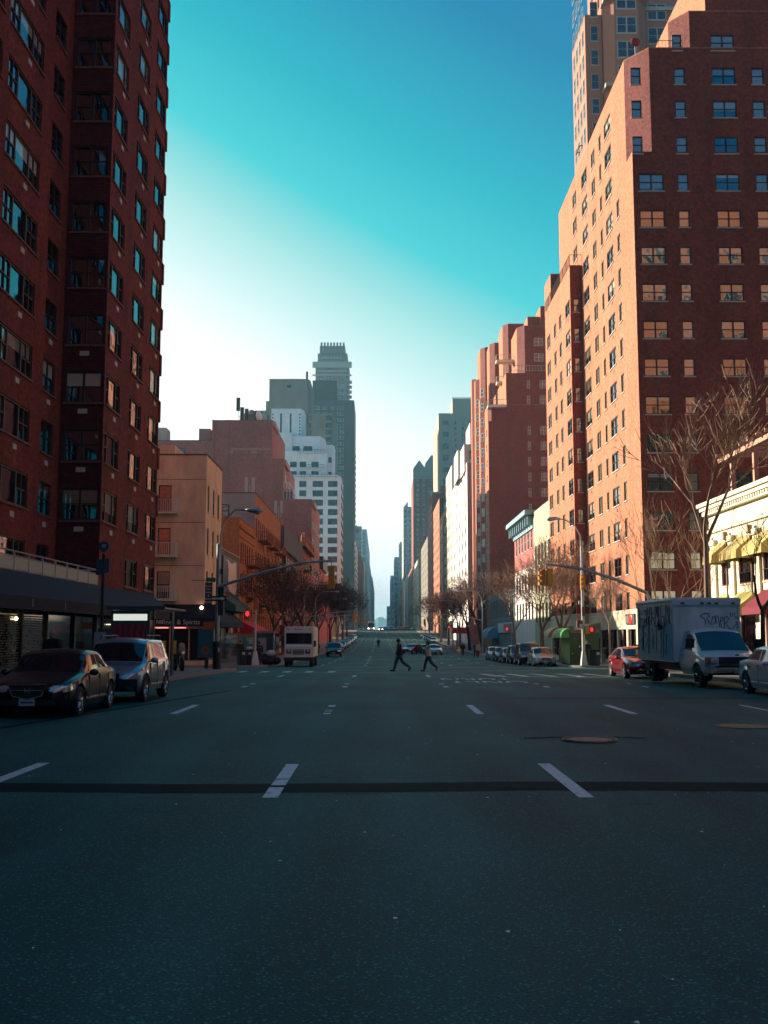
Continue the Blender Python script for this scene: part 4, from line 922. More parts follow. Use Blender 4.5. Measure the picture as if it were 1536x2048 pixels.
b=MB(); b.box(18.9,19.15,y0,171,2.1,3.6,WHITEP); b.box(18.8,18.9,y0+1,y0+12,2.3,3.4,mat('sign_red_text_band',(.45,.25,.22),.7)); T.part('sign_band',b)
b=MB(); dome_awning(b,(19.1,174),1.9,2,2.4,1.2,CBL); T.part('dome_awning',b)
b=MB(); dome_awning(b,(19.1,180),1.9,2,2.4,1.2,CBL); T.part('dome_awning',b)
T.finish()

# ---- stepped red tower with bays
T=Bld('stepped_brick_tower','stepped red brick tower with cut-corner terraces and white windows, mid right',(22,200,0))
y0=185; g=lambda px:(px-760)/F*y0; WFm=WHITEF
zA=Z(1060,746,y0); zN=Z(990,842,y0); zsA=[Z(1060,830,y0)-2.78*k for k in range(14)]; zsA=[z for z in zsA if z>6]+[Z(1060,830,y0)+2.78,Z(1060,830,y0)+5.56]
bayc=[(y0+2,y0+3.4,'dh'),(y0+7,y0+9.2,'dh'),(y0+16,y0+18.2,'dh'),(y0+24,y0+26,'dh')]
wn=[(g(1060),g(1066),'dh'),(g(1086),g(1098),'dh2')]
ww0=rows(wn,[z for z in zsA if z<zN-1],1.5)
T.prism([(XS,y0),(40,y0),(40,y0+31),(XS,y0+31)],-1.2,zN,BR_R,{0:ww0,3:rows(bayc,[z for z in zsA if z<zN-1],1.5)},'far',WFm,sill=None,par=0,mats={0:BR_RN})  # camera-facing wall in darker brick to carry its shade
T.prism([(XS+.6,y0),(40,y0),(40,y0+31),(XS,y0+31),(XS,y0+1)],zN,Z(1000,812,y0),BR_R,{4:[(XS+.05,XS+.55,zN+.9,zN+2.2,'dh')]},'far',WFm,sill=None,par=.2,mats={0:BR_RN,4:BR_P})
xA=W(1012,760,y=y0).x
T.prism([(xA,y0+.02),(40,y0+.02),(40,y0+31),(xA,y0+31)],Z(1000,812,y0),zA,BR_R,{0:rows(wn,[z for z in zsA if z>Z(1000,812,y0)+.8],1.5)},'far',WFm,sill=None,par=0,mats={0:BR_RN})
xB=W(1036,690,y=y0+2).x; zB=Z(1050,654,y0+2)
T.prism([(xB+1.2,y0+2),(40,y0+2),(40,y0+26),(xB,y0+26),(xB,y0+3.6)],zA,zB,BR_R,{0:rows([(g(1079),g(1098),'dh2')],[Z(1090,684,y0+2),Z(1090,715,y0+2)],1.5),4:[(xB+.3,xB+.95,Z(1040,684,y0+2)-.7,Z(1040,684,y0+2)+.7,'dh')]},'far',WFm,sill=None,par=.2,mats={0:BR_RN,4:BR_P})
for a,c,py,dy in ((1055,1072,636,6),(1081,1100,615,5)):
    xx0,xx1=W(a,640,y=y0+dy).x,W(c,640,y=y0+dy).x; T.prism([(xx0,y0+dy),(xx1+4,y0+dy),(xx1+4,y0+dy+8),(xx0,y0+dy+8)],zB-2,Z(1060,py,y0+dy),BR_R,par=.2,mats={0:BR_RN})
# rear tower pieces seen to the left of the terraces
y4=y0+12
for (a,c,pa,pt,yy,x_extra) in ((1008,1040,842,650,y4,0),(981,1010,870,688,y4+9,0),(962,983,1200,697,y4+16,0)):
    xa,xc=W(a,760,y=yy).x,W(c,760,y=yy).x
    T.prism([(xa+.9,yy),(xc+2,yy),(xc+2,yy+8),(xa,yy+8),(xa,yy+1.3)],8,Z((a+c)/2,pt,yy),BR_R,{4:[(xa+.2,xa+.7,z-.7,z+.7,'dh') for z in zsA[:0]]},'far',WFm,par=.2,mats={0:BR_RN,4:BR_P})
# projecting bays along the street front, one above the other
b=MB()
for k,(ya,hh) in enumerate(((y0+6.3,Z(985,800,y0+8)),(y0+15.3,Z(965,760,y0+16)),(y0+23,Z(955,760,y0+24)))):
    b.poly([(XS,ya,2),(XS-.75,ya+.8,2),(XS-.75,ya+.8,hh),(XS,ya,hh)],BR_P); b.poly([(XS-.75,ya+.8,2),(XS-.75,ya+3,2),(XS-.75,ya+3,hh),(XS-.75,ya+.8,hh)],BR_R); b.poly([(XS-.75,ya+3,2),(XS,ya+3.8,2),(XS,ya+3.8,hh),(XS-.75,ya+3,hh)],BR_R)
    b.poly([(XS,ya,hh),(XS-.75,ya+.8,hh),(XS-.75,ya+3,hh),(XS,ya+3.8,hh)],STONE)
T.part('bay',b)
for z in zsA:
    if z>Z(965,800,y0+15): continue
    for ya in (y0+6.3,y0+15.3):
        T.wins.append((Vector((XS-.375,ya+.4,z)),math.atan2(.8,-.75)+math.pi,.75,1.5,'dh','far',WFm,PANEF,None,None))
for k,(px0,px1,py,yy) in enumerate(((975,1012,812,y0-.4),(992,1030,722,y0+9),(993,1010,765,y0+7),(1012,1100,742,y0+.2))):
    b=MB(); xa,xc=W(px0,py,y=yy).x,W(px1,py,y=yy).x; z=Z(px0,py,yy)
    if k<3: b.box(xa,xc,yy-.8,yy+1.2,z-.35,z,CREAM)
    railing(b,[(xa,yy+1),(xa,yy-.75 if k<3 else yy),(xc,yy-.75 if k<3 else yy)],z+.05,z+1.0,STONE,.5,.04,.025); T.part('terrace',b)
T.finish()

# ---- white row
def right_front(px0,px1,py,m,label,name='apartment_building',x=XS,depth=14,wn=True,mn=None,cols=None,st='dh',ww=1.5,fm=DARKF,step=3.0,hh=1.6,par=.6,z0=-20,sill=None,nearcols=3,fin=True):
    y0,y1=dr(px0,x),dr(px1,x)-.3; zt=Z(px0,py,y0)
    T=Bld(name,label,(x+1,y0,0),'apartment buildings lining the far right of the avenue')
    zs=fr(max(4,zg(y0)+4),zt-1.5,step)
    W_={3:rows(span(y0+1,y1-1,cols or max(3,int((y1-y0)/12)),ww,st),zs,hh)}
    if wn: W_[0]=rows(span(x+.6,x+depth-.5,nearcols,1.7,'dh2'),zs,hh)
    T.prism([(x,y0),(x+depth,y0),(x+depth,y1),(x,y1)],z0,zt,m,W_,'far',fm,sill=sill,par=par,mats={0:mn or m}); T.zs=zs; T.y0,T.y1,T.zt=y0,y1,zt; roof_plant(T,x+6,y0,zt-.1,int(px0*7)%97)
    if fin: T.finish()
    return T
LIL=mat('shaded_lilac_wall',(.30,.21,.20),.85)  # near wall of the white block, its shade put in as lilac
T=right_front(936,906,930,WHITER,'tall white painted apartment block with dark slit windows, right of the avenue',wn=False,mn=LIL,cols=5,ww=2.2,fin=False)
for a,c,pt,dy in ((928,952,893,3),(915,940,905,14),(940,960,850,12)):
    yy=T.y0+dy; xa,xc=W(a,pt,y=yy).x,W(c,pt,y=yy).x; T.prism([(xa,yy),(xc+6,yy),(xc+6,yy+12),(xa,yy+12)],T.zt-1,Z(a,pt,yy),WHITER,{0:rows([(xa+1,xa+2.6,'dh2')],[(T.zt+Z(a,pt,yy))/2+.5],2.0)},'far',STONE,par=.5,mats={0:mat('cream_terrace',(.55,.47,.38),.8)})
T.finish()
# cream bay building and teal bay windows
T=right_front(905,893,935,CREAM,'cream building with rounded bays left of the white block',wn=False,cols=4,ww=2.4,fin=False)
T.finish()
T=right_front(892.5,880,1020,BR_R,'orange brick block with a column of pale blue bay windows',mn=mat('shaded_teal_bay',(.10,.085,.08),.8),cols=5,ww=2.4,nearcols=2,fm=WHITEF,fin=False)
yb=T.y0
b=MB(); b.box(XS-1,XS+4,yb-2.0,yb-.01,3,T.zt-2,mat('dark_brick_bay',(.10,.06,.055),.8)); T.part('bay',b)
for z in T.zs:
    if z<T.zt-3: T.wins.append((Vector((XS+.9,yb-2.0,z)),0,2.8,1.9,'dh2','far',WHITEF,PANEF,None,None))
T.finish()
T=Bld('tall_slab_tower','tall grey green slab tower with a lit left edge and a rooftop block',(35,540,0))
y0=525; g=lambda px:(px-760)/F*y0; zt=Z(900,830,y0)
GB=mat('grey_green_concrete',(.30,.27,.22),.85)
T.prism([(g(879),y0),(g(952),y0),(g(952),y0+30),(g(879),y0+55)],-1,zt,GB,{0:rows([(g(887),g(899),'dark')],fr(12,zt-2,6),2.6)+rows([(g(911),g(915),'dark'),(g(926),g(930),'dark'),(g(941),g(945),'dark')],fr(12,zt-3,3.0),1.6)},'far',DTEAL,sill=None,par=.8,mats={3:TAN})  # street side in tan: sunlight put into its colour
T.prism([(g(908),y0+2),(g(946),y0+2),(g(946),y0+20),(g(908),y0+20)],zt,Z(920,797,y0),GB,par=.5,mats={3:TAN})
b=MB()
for k in range(4): b.box(g(946),g(956),y0+3,y0+4,zt+2+k*2.2,zt+2.4+k*2.2,STONE)
railing(b,[(g(908),y0+2),(g(946),y0+2)],Z(920,797,y0)+.5,Z(920,793,y0),STONE,3,.12,.1); T.part('roof_frame',b); T.finish()
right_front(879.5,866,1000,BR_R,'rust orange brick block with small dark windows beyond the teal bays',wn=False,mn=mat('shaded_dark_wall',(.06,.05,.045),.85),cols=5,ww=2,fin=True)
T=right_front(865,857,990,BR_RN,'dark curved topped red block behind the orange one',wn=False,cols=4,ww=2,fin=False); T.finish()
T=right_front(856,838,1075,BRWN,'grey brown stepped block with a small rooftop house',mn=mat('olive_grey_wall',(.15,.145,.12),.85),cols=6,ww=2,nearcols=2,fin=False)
xx=XS+4
T.prism([(xx,T.y0+8),(xx+9,T.y0+8),(xx+9,T.y0+30),(xx,T.y0+30)],T.zt,Z(850,1030,T.y0+8),BRWN,{0:rows([(xx+2,xx+4,'dh2')],[T.zt+3],2)},'far',STONE,par=.4); T.finish()
# gabled red tower
T=Bld('gabled_brick_tower','red brick tower with two pale gables on top, right of the avenue',(24,660,0))
y0=650; g=lambda px:(px-760)/F*y0; zt=Z(850,945,y0)
PG=mat('pale_gable_stone',(.30,.27,.24),.8)
zs=[zt-5-3.05*k for k in range(26)]
T.prism([(g(827),y0),(g(878),y0),(g(878),y0+40),(g(827),y0+40)],-1,zt-4,BR_P,{0:rows([(g(834),g(839),'dh2'),(g(846),g(851),'dh2'),(g(859),g(864),'dh2'),(g(870),g(875),'dh2')],zs,1.9)},'far',STONE,sill=None,par=0)
b=MB()
for a,c,pk in ((827,852,920),(852,878,909)):
    zb=zt-4; p=[(g(a),zb),(g(c),zb),(g(c),Z(850,pk+17,y0)),(g((a+c)/2),Z(850,pk,y0)),(g(a),Z(850,pk+17,y0))]
    b.poly([(x,y0,z) for x,z in p],PG); b.poly([(x,y0+14,z) for x,z in p[::-1]],PG)
    for i in range(5): q,r_=p[i],p[(i+1)%5]; b.poly([(q[0],y0,q[1]),(q[0],y0+14,q[1]),(r_[0],y0+14,r_[1]),(r_[0],y0,r_[1])][::-1],PG)
b.box(g(856),g(872),y0-.4,y0-.02,zb-9,zb-7.5,PG); T.part('gables',b)
T.finish()
T=Bld('glass_tower','slim blue grey tower with a sloped glass top, far right of the avenue',(24,880,0))
y0=860; g=lambda px:(px-760)/F*y0; zt=Z(812,1015,y0)
T.prism([(g(807),y0),(g(826),y0),(g(826),y0+40),(g(807),y0+60)],-20,zt,BLUE,{0:rows([(g(809),g(814),'dark'),(g(818),g(823),'dark')],fr(10,zt-3,4),2.2)},'far',STONE,sill=None,par=.5,mats={3:STONE})
b=MB(); za=zt; zb_=Z(812,1003,y0); b.poly([(g(807),y0,za),(g(816),y0,za),(g(816),y0,zb_)],BLUE); b.poly([(g(807),y0+20,za),(g(816),y0+20,zb_),(g(816),y0+20,za)],BLUE); b.poly([(g(807),y0,za),(g(816),y0,zb_),(g(816),y0+20,zb_),(g(807),y0+20,za)],BLUE); b.poly([(g(816),y0,za),(g(816),y0+20,za),(g(816),y0+20,zb_),(g(816),y0,zb_)],BLUE); T.part('sloped_top',b); T.finish()
T=Bld('balconied_tower','thin pale tower with a ladder of balconies on its left edge, far right',(24,1050,0))
y0=1010; g=lambda px:(px-760)/F*y0; zt=Z(800,1085,y0)
T.prism([(g(800),y0),(g(809),y0),(g(809),y0+40),(g(800),y0+60)],-20,zt,mat('tan_grey_stone',(.44,.38,.31),.8),{0:rows([(g(802),g(807),'dark')],fr(10,zt-3,5),2.4)},'far',STONE,sill=None,par=.5)
b=MB()
for k in range(18): z=zt-3-k*4.5; b.box(g(798),g(800),y0,y0+8,z,z+1.5,STONE)
T.part('balconies',b); T.finish()
T=Bld('glass_tower','small blue glass tower left of the balconied tower, far right side',(24,1200,0))
y0=1180; g=lambda px:(px-760)/F*y0; zt=Z(795,1115,y0)
T.prism([(g(789),y0),(g(801),y0),(g(801),y0+60),(g(789),y0+60)],-30,zt,mat('pale_blue_glass'),{0:rows([(g(790),g(794),'dark'),(g(796),g(800),'dark')],fr(10,zt-3,6),3)},'far',STONE,sill=None,par=.5); T.finish()
T=Bld('apartment_building','pale blue slab closing the row on the far right side',(24,1500,0))
y0=1500; g=lambda px:(px-760)/F*y0; zt=Z(785,1152,y0)
T.prism([(g(781),y0),(g(790),y0),(g(790),y0+90),(g(781),y0+90)],-40,zt,BLUE,{0:rows([(g(783),g(788),'dark')],fr(0,zt-3,8),4)},'far',STONE,sill=None,par=.5); T.finish()
T=Bld('low_block','low tan block at the far right end beside the sky gap',(24,1900,0))
y0=1900; g=lambda px:(px-760)/F*y0; zt=Z(779,1213,y0)
T.prism([(g(774),y0),(g(782),y0),(g(782),y0+90),(g(774),y0+90)],-40,zt,STONE,{0:rows([(g(776),g(780),'dark')],fr(0,zt-3,10),4)},'far',STONE,sill=None,par=.5); T.finish()
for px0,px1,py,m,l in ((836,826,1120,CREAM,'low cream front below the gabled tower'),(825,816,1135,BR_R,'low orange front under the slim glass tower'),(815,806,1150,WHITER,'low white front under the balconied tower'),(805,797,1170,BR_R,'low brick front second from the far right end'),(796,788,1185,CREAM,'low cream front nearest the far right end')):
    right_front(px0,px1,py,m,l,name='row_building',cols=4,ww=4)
# hills at the end of the avenue
HM=mat('hill_haze_green',(.10,.14,.14),.95,noise=(.002,.2,(1,1,1)))
b=MB(); y0=5200; prof=[(-900,90),(-200,95),(700,1240),(740,1241),(752,1236),(757,1232),(766,1232),(770,1235),(777,1237),(790,1240),(900,1238),(1500,95)]
P=[]
for px,py in prof:
    P.append(((px-760)/F*y0, Z(760,py,y0) if py>1000 else Z(760,1240,y0)))
for (xa,za),(xc,zc_) in zip(P,P[1:]):
    b.poly([(xa,y0,-80),(xc,y0,-80),(xc,y0+300,zc_),(xa,y0+300,za)],HM); b.poly([(xa,y0+300,za),(xc,y0+300,zc_),(xc,y0+900,-80),(xa,y0+900,-80)],HM)
tag(b.build('hills'),kind='structure')

# ---- cream bank building, near right
T=Bld('cream_stone_building','cream two storey stone building with cornice and yellow awnings, far right',(22,48,0))
y0,y1=20,61.5; zt=Z(1420,1016,61.5)
bays=[(50.6,53.0),(54.2,56.6),(58.2,59.5),(46.2,49.2),(42,45),(37.5,40.8),(33,36),(28,31),(23,26)]
up=[(a,c,4.45,6.7,'dh') for a,c in bays]; lo=[(a,c,.3,3.3,'dark') for a,c in bays if c-a>1.5]
MAR=mat('maroon_frame',(.22,.02,.03),.6)
T.prism([(XS,y0),(40,y0),(40,y1),(XS,y1)],-1,zt-.7,CREAM,{3:up+lo},'near',MAR,sill=LIME,par=.3)
b=MB()
for a,c,z0,z1 in ((.0,.55,-.0,.22),(.0,.42,-.22,-.0),(.0,.30,-.5,-.22),(.0,.14,-1.55,-1.35)): b.box(XS-c,XS+.1,y0,y1+c,zt+z0,zt+z1-.003,CREAM)
for i in range(int((y1-y0)/.35)): y=y0+i*.35; b.box(XS-.36,XS-.3,y,y+.16,zt-.40,zt-.25,CREAM)
T.part('cornice',b)
for yc in (60.6,57.5,53.6,49.8,45.6,41.5,36.9,32):
    b=MB(); b.box(XS-.14,XS,yc-.42,yc+.42,-.5,zt-2.3,CREAM); b.box(XS-.24,XS,yc-.5,yc+.5,zt-2.3,zt-2.0,CREAM); T.part('pilaster',b)
    b=MB(); b.tube([(XS-.2,yc+.48,3.6),(XS-.2,yc+.48,zt-2.2)],.05,mat('bronze_pipe',(.10,.035,.03),.6),5); b.box(XS-.36,XS-.14,yc+.36,yc+.6,zt-2.2,zt-1.75,mat('tan_hopper',(.35,.2,.12),.7)); T.part('downpipe',b)
YC=mat('yellow_canvas',(.52,.40,.14),.85); YC2=mat('olive_yellow_canvas',(.42,.36,.10),.85); MC=mat('maroon_canvas',(.16,.006,.022),.8)
for i,(a,c) in enumerate(bays):
    b=MB(); awning(b,(XS,a-.15),(XS,c+.15),(-1.0,0),6.95,6.1,.42,YC); T.part('awning',b)
    b=MB(); awning(b,(XS,a-.2),(XS,c+.2),(-1.1,0),4.0,3.1,.35,YC2 if i in (1,2) else MC); T.part('awning',b)
for a,c in bays[:5]:
    b=MB()
    if c-a>1.5:
        for i in range(8): b.box(XS+.02,XS+.05,a+.05+i*(c-a-.1)/7-.012,a+.05+i*(c-a-.1)/7+.012,4.4,5.0,BLACKM)
        b.box(XS-.03,XS+.06,a,c,5.0,5.04,BLACKM); T.part('window_guard',b)
b=MB(); PW=mat('pergola_wood',(.50,.26,.18),.8)   # rooftop pergola
for y in (52,56.5,60.2):
    b.box(XS+1.0,XS+1.25,y,y+.25,zt,zt+2.6,PW); b.box(XS+5,XS+5.25,y,y+.25,zt,zt+2.6,PW)
b.box(XS+.6,XS+.85,50,61.4,zt+2.6,zt+2.85,PW); b.box(XS+4.9,XS+5.2,50,61.4,zt+2.6,zt+2.85,PW)
for i in range(9): y=50.2+i*1.3; b.box(XS+.3,XS+5.6,y,y+.1,zt+2.86,zt+3.05,PW)
T.part('pergola',b)
T.finish()

# ---- blocks behind the camera, seen only mirrored in the windows
T=Bld('apartment_building','sunlit brick apartment block behind the camera on the right side',(40,-10,0))
T.prism([(24,-40),(90,-40),(90,12),(24,12)],-1,62,BR_R,{2:rows(span(26,88,12,2.6,'dh2'),fr(6,60,6),2.2)},'far',STONE,par=.6); T.finish()
T=Bld('apartment_building','shaded brick apartment block behind the camera on the left side',(-30,-40,0))
T.prism([(-60,-90),(-13,-90),(-13,-4),(-60,-4)],-1,22,BR_L,{1:rows(span(-88,-6,12,2.6,'dh2'),fr(6,20,6),2.2)},'far',STONE,par=.6); T.finish()
# ================================================================ VEHICLES
def lerp(tab,s):
    if s<=tab[0][0]: return tab[0][1]
    for (a,va),(b,vb) in zip(tab,tab[1:]):
        if s<=b: return va+(vb-va)*(s-a)/(b-a)
    return tab[-1][1]
def smooth(tab,s,e=.012): return (lerp(tab,s-e)+2*lerp(tab,s)+lerp(tab,s+e))/4
WPL=[(0,.52),(.006,.66),(.02,.80),(.045,.90),(.09,.965),(.16,.995),(.3,1),(.8,1),(.9,.97),(.96,.92),(.985,.86),(.995,.76),(1,.62)]
SED=dict(L=4.7,Wd=1.80,H=1.44,top=[(0,.40),(.01,.47),(.03,.51),(.1,.565),(.2,.62),(.27,.655),(.40,.94),(.46,.985),(.53,1),(.62,.985),(.69,.94),(.83,.715),(.9,.70),(.97,.68),(.99,.64),(1,.56)],
  belt=[(0,.38),(.02,.45),(.1,.52),(.25,.60),(.84,.665),(.97,.64),(1,.54)],ws=(.272,.405),rw=(.685,.83),sg=(.315,.79),pil=[(.535,.555)],wf=.185,wr=.79,r=.325,bot=.19)
SUV=dict(L=4.35,Wd=1.78,H=1.68,top=[(0,.36),(.01,.45),(.04,.50),(.12,.56),(.23,.615),(.36,.94),(.42,.985),(.5,1),(.85,.985),(.91,.95),(.965,.66),(.985,.60),(1,.5)],
  belt=[(0,.35),(.02,.44),(.12,.52),(.25,.58),(.93,.62),(1,.48)],ws=(.235,.355),rw=(.915,.962),sg=(.285,.91),pil=[(.50,.52),(.70,.72)],wf=.19,wr=.80,r=.35,bot=.27)
CPE=dict(SED,L=4.6,Wd=1.86,H=1.38,top=[(0,.42),(.01,.49),(.03,.54),(.1,.60),(.2,.65),(.29,.68),(.43,.94),(.5,.99),(.57,1),(.66,.97),(.75,.90),(.88,.715),(.97,.70),(1,.58)],ws=(.292,.43),rw=(.76,.88),sg=(.33,.84),pil=[(.60,.62)])
SM=dict(SED,L=4.5,Wd=1.72,H=1.46)
VANC=dict(L=2.75,Wd=2.02,H=2.0,top=[(0,.36),(.015,.46),(.05,.52),(.2,.575),(.33,.61),(.62,.95),(.72,.99),(.8,1),(1,1)],belt=[(0,.35),(.02,.44),(.3,.555),(1,.57)],ws=(.335,.615),rw=(9,9),sg=(.40,.86),pil=[],wf=.33,wr=9,r=.40,bot=.42,wpl=[(0,.70),(.01,.82),(.04,.91),(.1,.96),(.25,1),(1,1)])
def car_shell(P,root_,paint,lamps=True,tails=True,dz=0):
    L,Wd,H=P['L'],P['Wd'],P['H']; hw=Wd/2; wpl=P.get('wpl',WPL)
    S=[0,.003,.006,.012,.02,.03,.045,.06,.08,.1]+[.12+i*(.9-.12)/60 for i in range(61)]+[.92,.94,.96,.972,.982,.99,.995,1]
    for q in (*P['ws'],*P['rw'],*P['sg']):
        if q<1: S.append(q)
    S=sorted(set(round(s,4) for s in S)); NL,NU=8,12
    V={}; lab={}
    def pt(s,j):
        w_=hw*smooth(wpl,s,.004); zb=H*smooth(P['belt'],s); zt=max(H*smooth(P['top'],s),zb+.01); bot=P['bot']+(.10*max(0,1-s/.05))+(.10*max(0,(s-.95)/.05))
        if j<=NL:
            t=j/NL; z=bot+(zb-bot)*t
            k=.92+.08*min(1,t/.35) if t<.35 else 1-.035*((t-.35)/.65)**2
            if t>.72 and t<.9: k+=.004
            return (w_*k,z)
        u=(j-NL)/NU; g=min(1,max(0,(zt-zb)/(H*.36)-.12)); wr_=w_*.965
        if u<=.5:
            q=u/.5; yh=wr_*(1-.16*q); zh=zb+(zt-zb)*(.75*q)**.8 if False else zb+(zt-zb)*(1-(1-q)**1.6)*.86
            yg=wr_*(1-.20*q); zg_=zb+(zt-zb)*(.90*q)
            return (yh+(yg-yh)*g, zh+(zg_-zh)*g)
        q=(u-.5)/.5; ph=wr_*.84; pg=wr_*.80; ye=ph+(pg-ph)*g
        z=zt-(zt-zb)*(.14*(1-g)+.10*g)*(1-q)**2.2
        return (ye*(1-q)**.9, z)
    n=NL+NU
    for i,s in enumerate(S):
        for j in range(n+1):
            y_,z=pt(s,j)
            bow=0
            if s<.02: bow=.10*(1-abs(y_)/hw)*(1-s/.02)*(0 if z>H*.5 else 1)*.5
            V[i,j]=[y_,s*L-L/2-bow,z]
    for cs in (P['wf'],P['wr']):                  # wheel arches
        if cs>1: continue
        yc=cs*L-L/2; Ra=P['r']+.065
        for (i,j),v in V.items():
            if j<=NL:
                dx,dz_=v[1]-yc,v[2]-P['r']; d=math.hypot(dx,dz_)
                if .80*Ra<d<1.22*Ra and dz_>-.25: v[1]=yc+dx/d*Ra; v[2]=P['r']+dz_/d*Ra
    def label(i,j):
        s=(S[i]+S[i+1])/2; u=(j+.5-NL)/NU
        cz=sum(V[a,b][2] for a,b in ((i,j),(i+1,j),(i,j+1),(i+1,j+1)))/4; cy=sum(V[a,b][1] for a,b in ((i,j),(i+1,j),(i,j+1),(i+1,j+1)))/4; cx=(V[i,j][0]+V[i+1,j+1][0])/2
        if j<NL:
            for cs in (P['wf'],P['wr']):
                if cs<1 and math.hypot(cy-(cs*L-L/2),cz-P['r'])<P['r']+.05: return None
        if lamps and s<.085 and cx>hw*.50 and H*(.385 if H<1.6 else .36)<cz<H*(.475 if H<1.6 else .45): return 'lamp'
        if tails and s>.955 and cx>hw*.55 and H*.46<cz<H*.62: return 'tail'
        if P['ws'][0]<s<P['ws'][1] and u>.46 : return 'ws'
        if P['rw'][0]<s<P['rw'][1] and u>.46: return 'rw'
        if P['sg'][0]<s<P['sg'][1] and 0<u<.42 and (V[i,NL+NU//2][2]-V[i,NL][2])>.09 and (j>NL):
            for a,b in P['pil']:
                if a<s<b: return 'body'
            return 'side'
        return 'body'
    out={k:MB() for k in ('body','wsL','rwL','sideR','sideL','lampR','lampL','tailR','tailL')}
    for i in range(len(S)-1):
        for j in range(n):
            lb=label(i,j)
            if lb is None: continue
            for sg in (1,-1):
                q=[V[i,j],V[i+1,j],V[i+1,j+1],V[i,j+1]]; q=[(sg*a,b,c) for a,b,c in q]
                if sg<0: q=q[::-1]
                key={'body':'body','ws':'wsL','rw':'rwL'}.get(lb) or lb+('R' if sg>0 else 'L')
                m={'body':paint,'ws':CARG,'rw':CARG,'side':CARG,'lamp':LAMPG,'tail':TAILG}[lb]
                out[key].poly(q,m)
    for i in (0,len(S)-1):                        # nose and tail caps
        for j in range(n):
            a,b=V[i,j],V[i,j+1]; q=[(a[0],a[1],a[2]),(b[0],b[1],b[2]),(-b[0],b[1],b[2]),(-a[0],a[1],a[2])]
            out['body'].poly(q if i else q[::-1],paint)
    out['body'].box(-hw*.86,hw*.86,-L*.47,L*.47,P['bot']+.02,P['bot']+.3,BLK)
    for k,mb in out.items():
        if mb.v:
            nm={'body':'body','wsL':'windshield','rwL':'rear_window','sideR':'side_window','sideL':'side_window','lampR':'headlight','lampL':'headlight','tailR':'tail_light','tailL':'tail_light'}[k]
            mb.build(nm,root_,smooth=True,merge=True)
    return V,S
def wheel(root_,x,y,r,side,wd=.22,rim=RIM,spokes=5):
    t=MB(); n=28; prof=[(-wd/2,r*.66),(-wd/2,r*.93),(-wd*.36,r),(wd*.36,r),(wd/2,r*.93),(wd/2,r*.66)]
    k=t.mt(TYRE)
    for a in range(n):
        A=6.28318*a/n
        for px_,rr in prof: t.v.append((px_,rr*math.cos(A),rr*math.sin(A)))
    m=len(prof)
    for a in range(n):
        for j in range(m-1): t.f.append((a*m+j,a*m+j+1,((a+1)%n)*m+j+1,((a+1)%n)*m+j)); t.mi.append(k)
    o=t.build('wheel',root_,loc=(x,y,r))
    b=MB(); xo=side*wd*.36
    b.poly([(side*wd*.1,r*.66*math.cos(6.283*i/20),r*.66*math.sin(6.283*i/20)) for i in range(20)][::side],BLK)
    for i in range(spokes):
        a=6.2832*i/spokes+.3; c,s=math.cos(a),math.sin(a)
        b.tube([(xo*.95,.02*c,.02*s),(xo,r*.6*c,r*.6*s)],[r*.13,r*.09],rim,4)
    b.tube([(xo*.8,0,0),(xo*1.1,0,0)],r*.16,rim,8)
    b.tube([(xo,r*.63*math.cos(6.283*i/24),r*.63*math.sin(6.283*i/24)) for i in range(25)],.022,rim,4,False)
    b.build('rim',o)
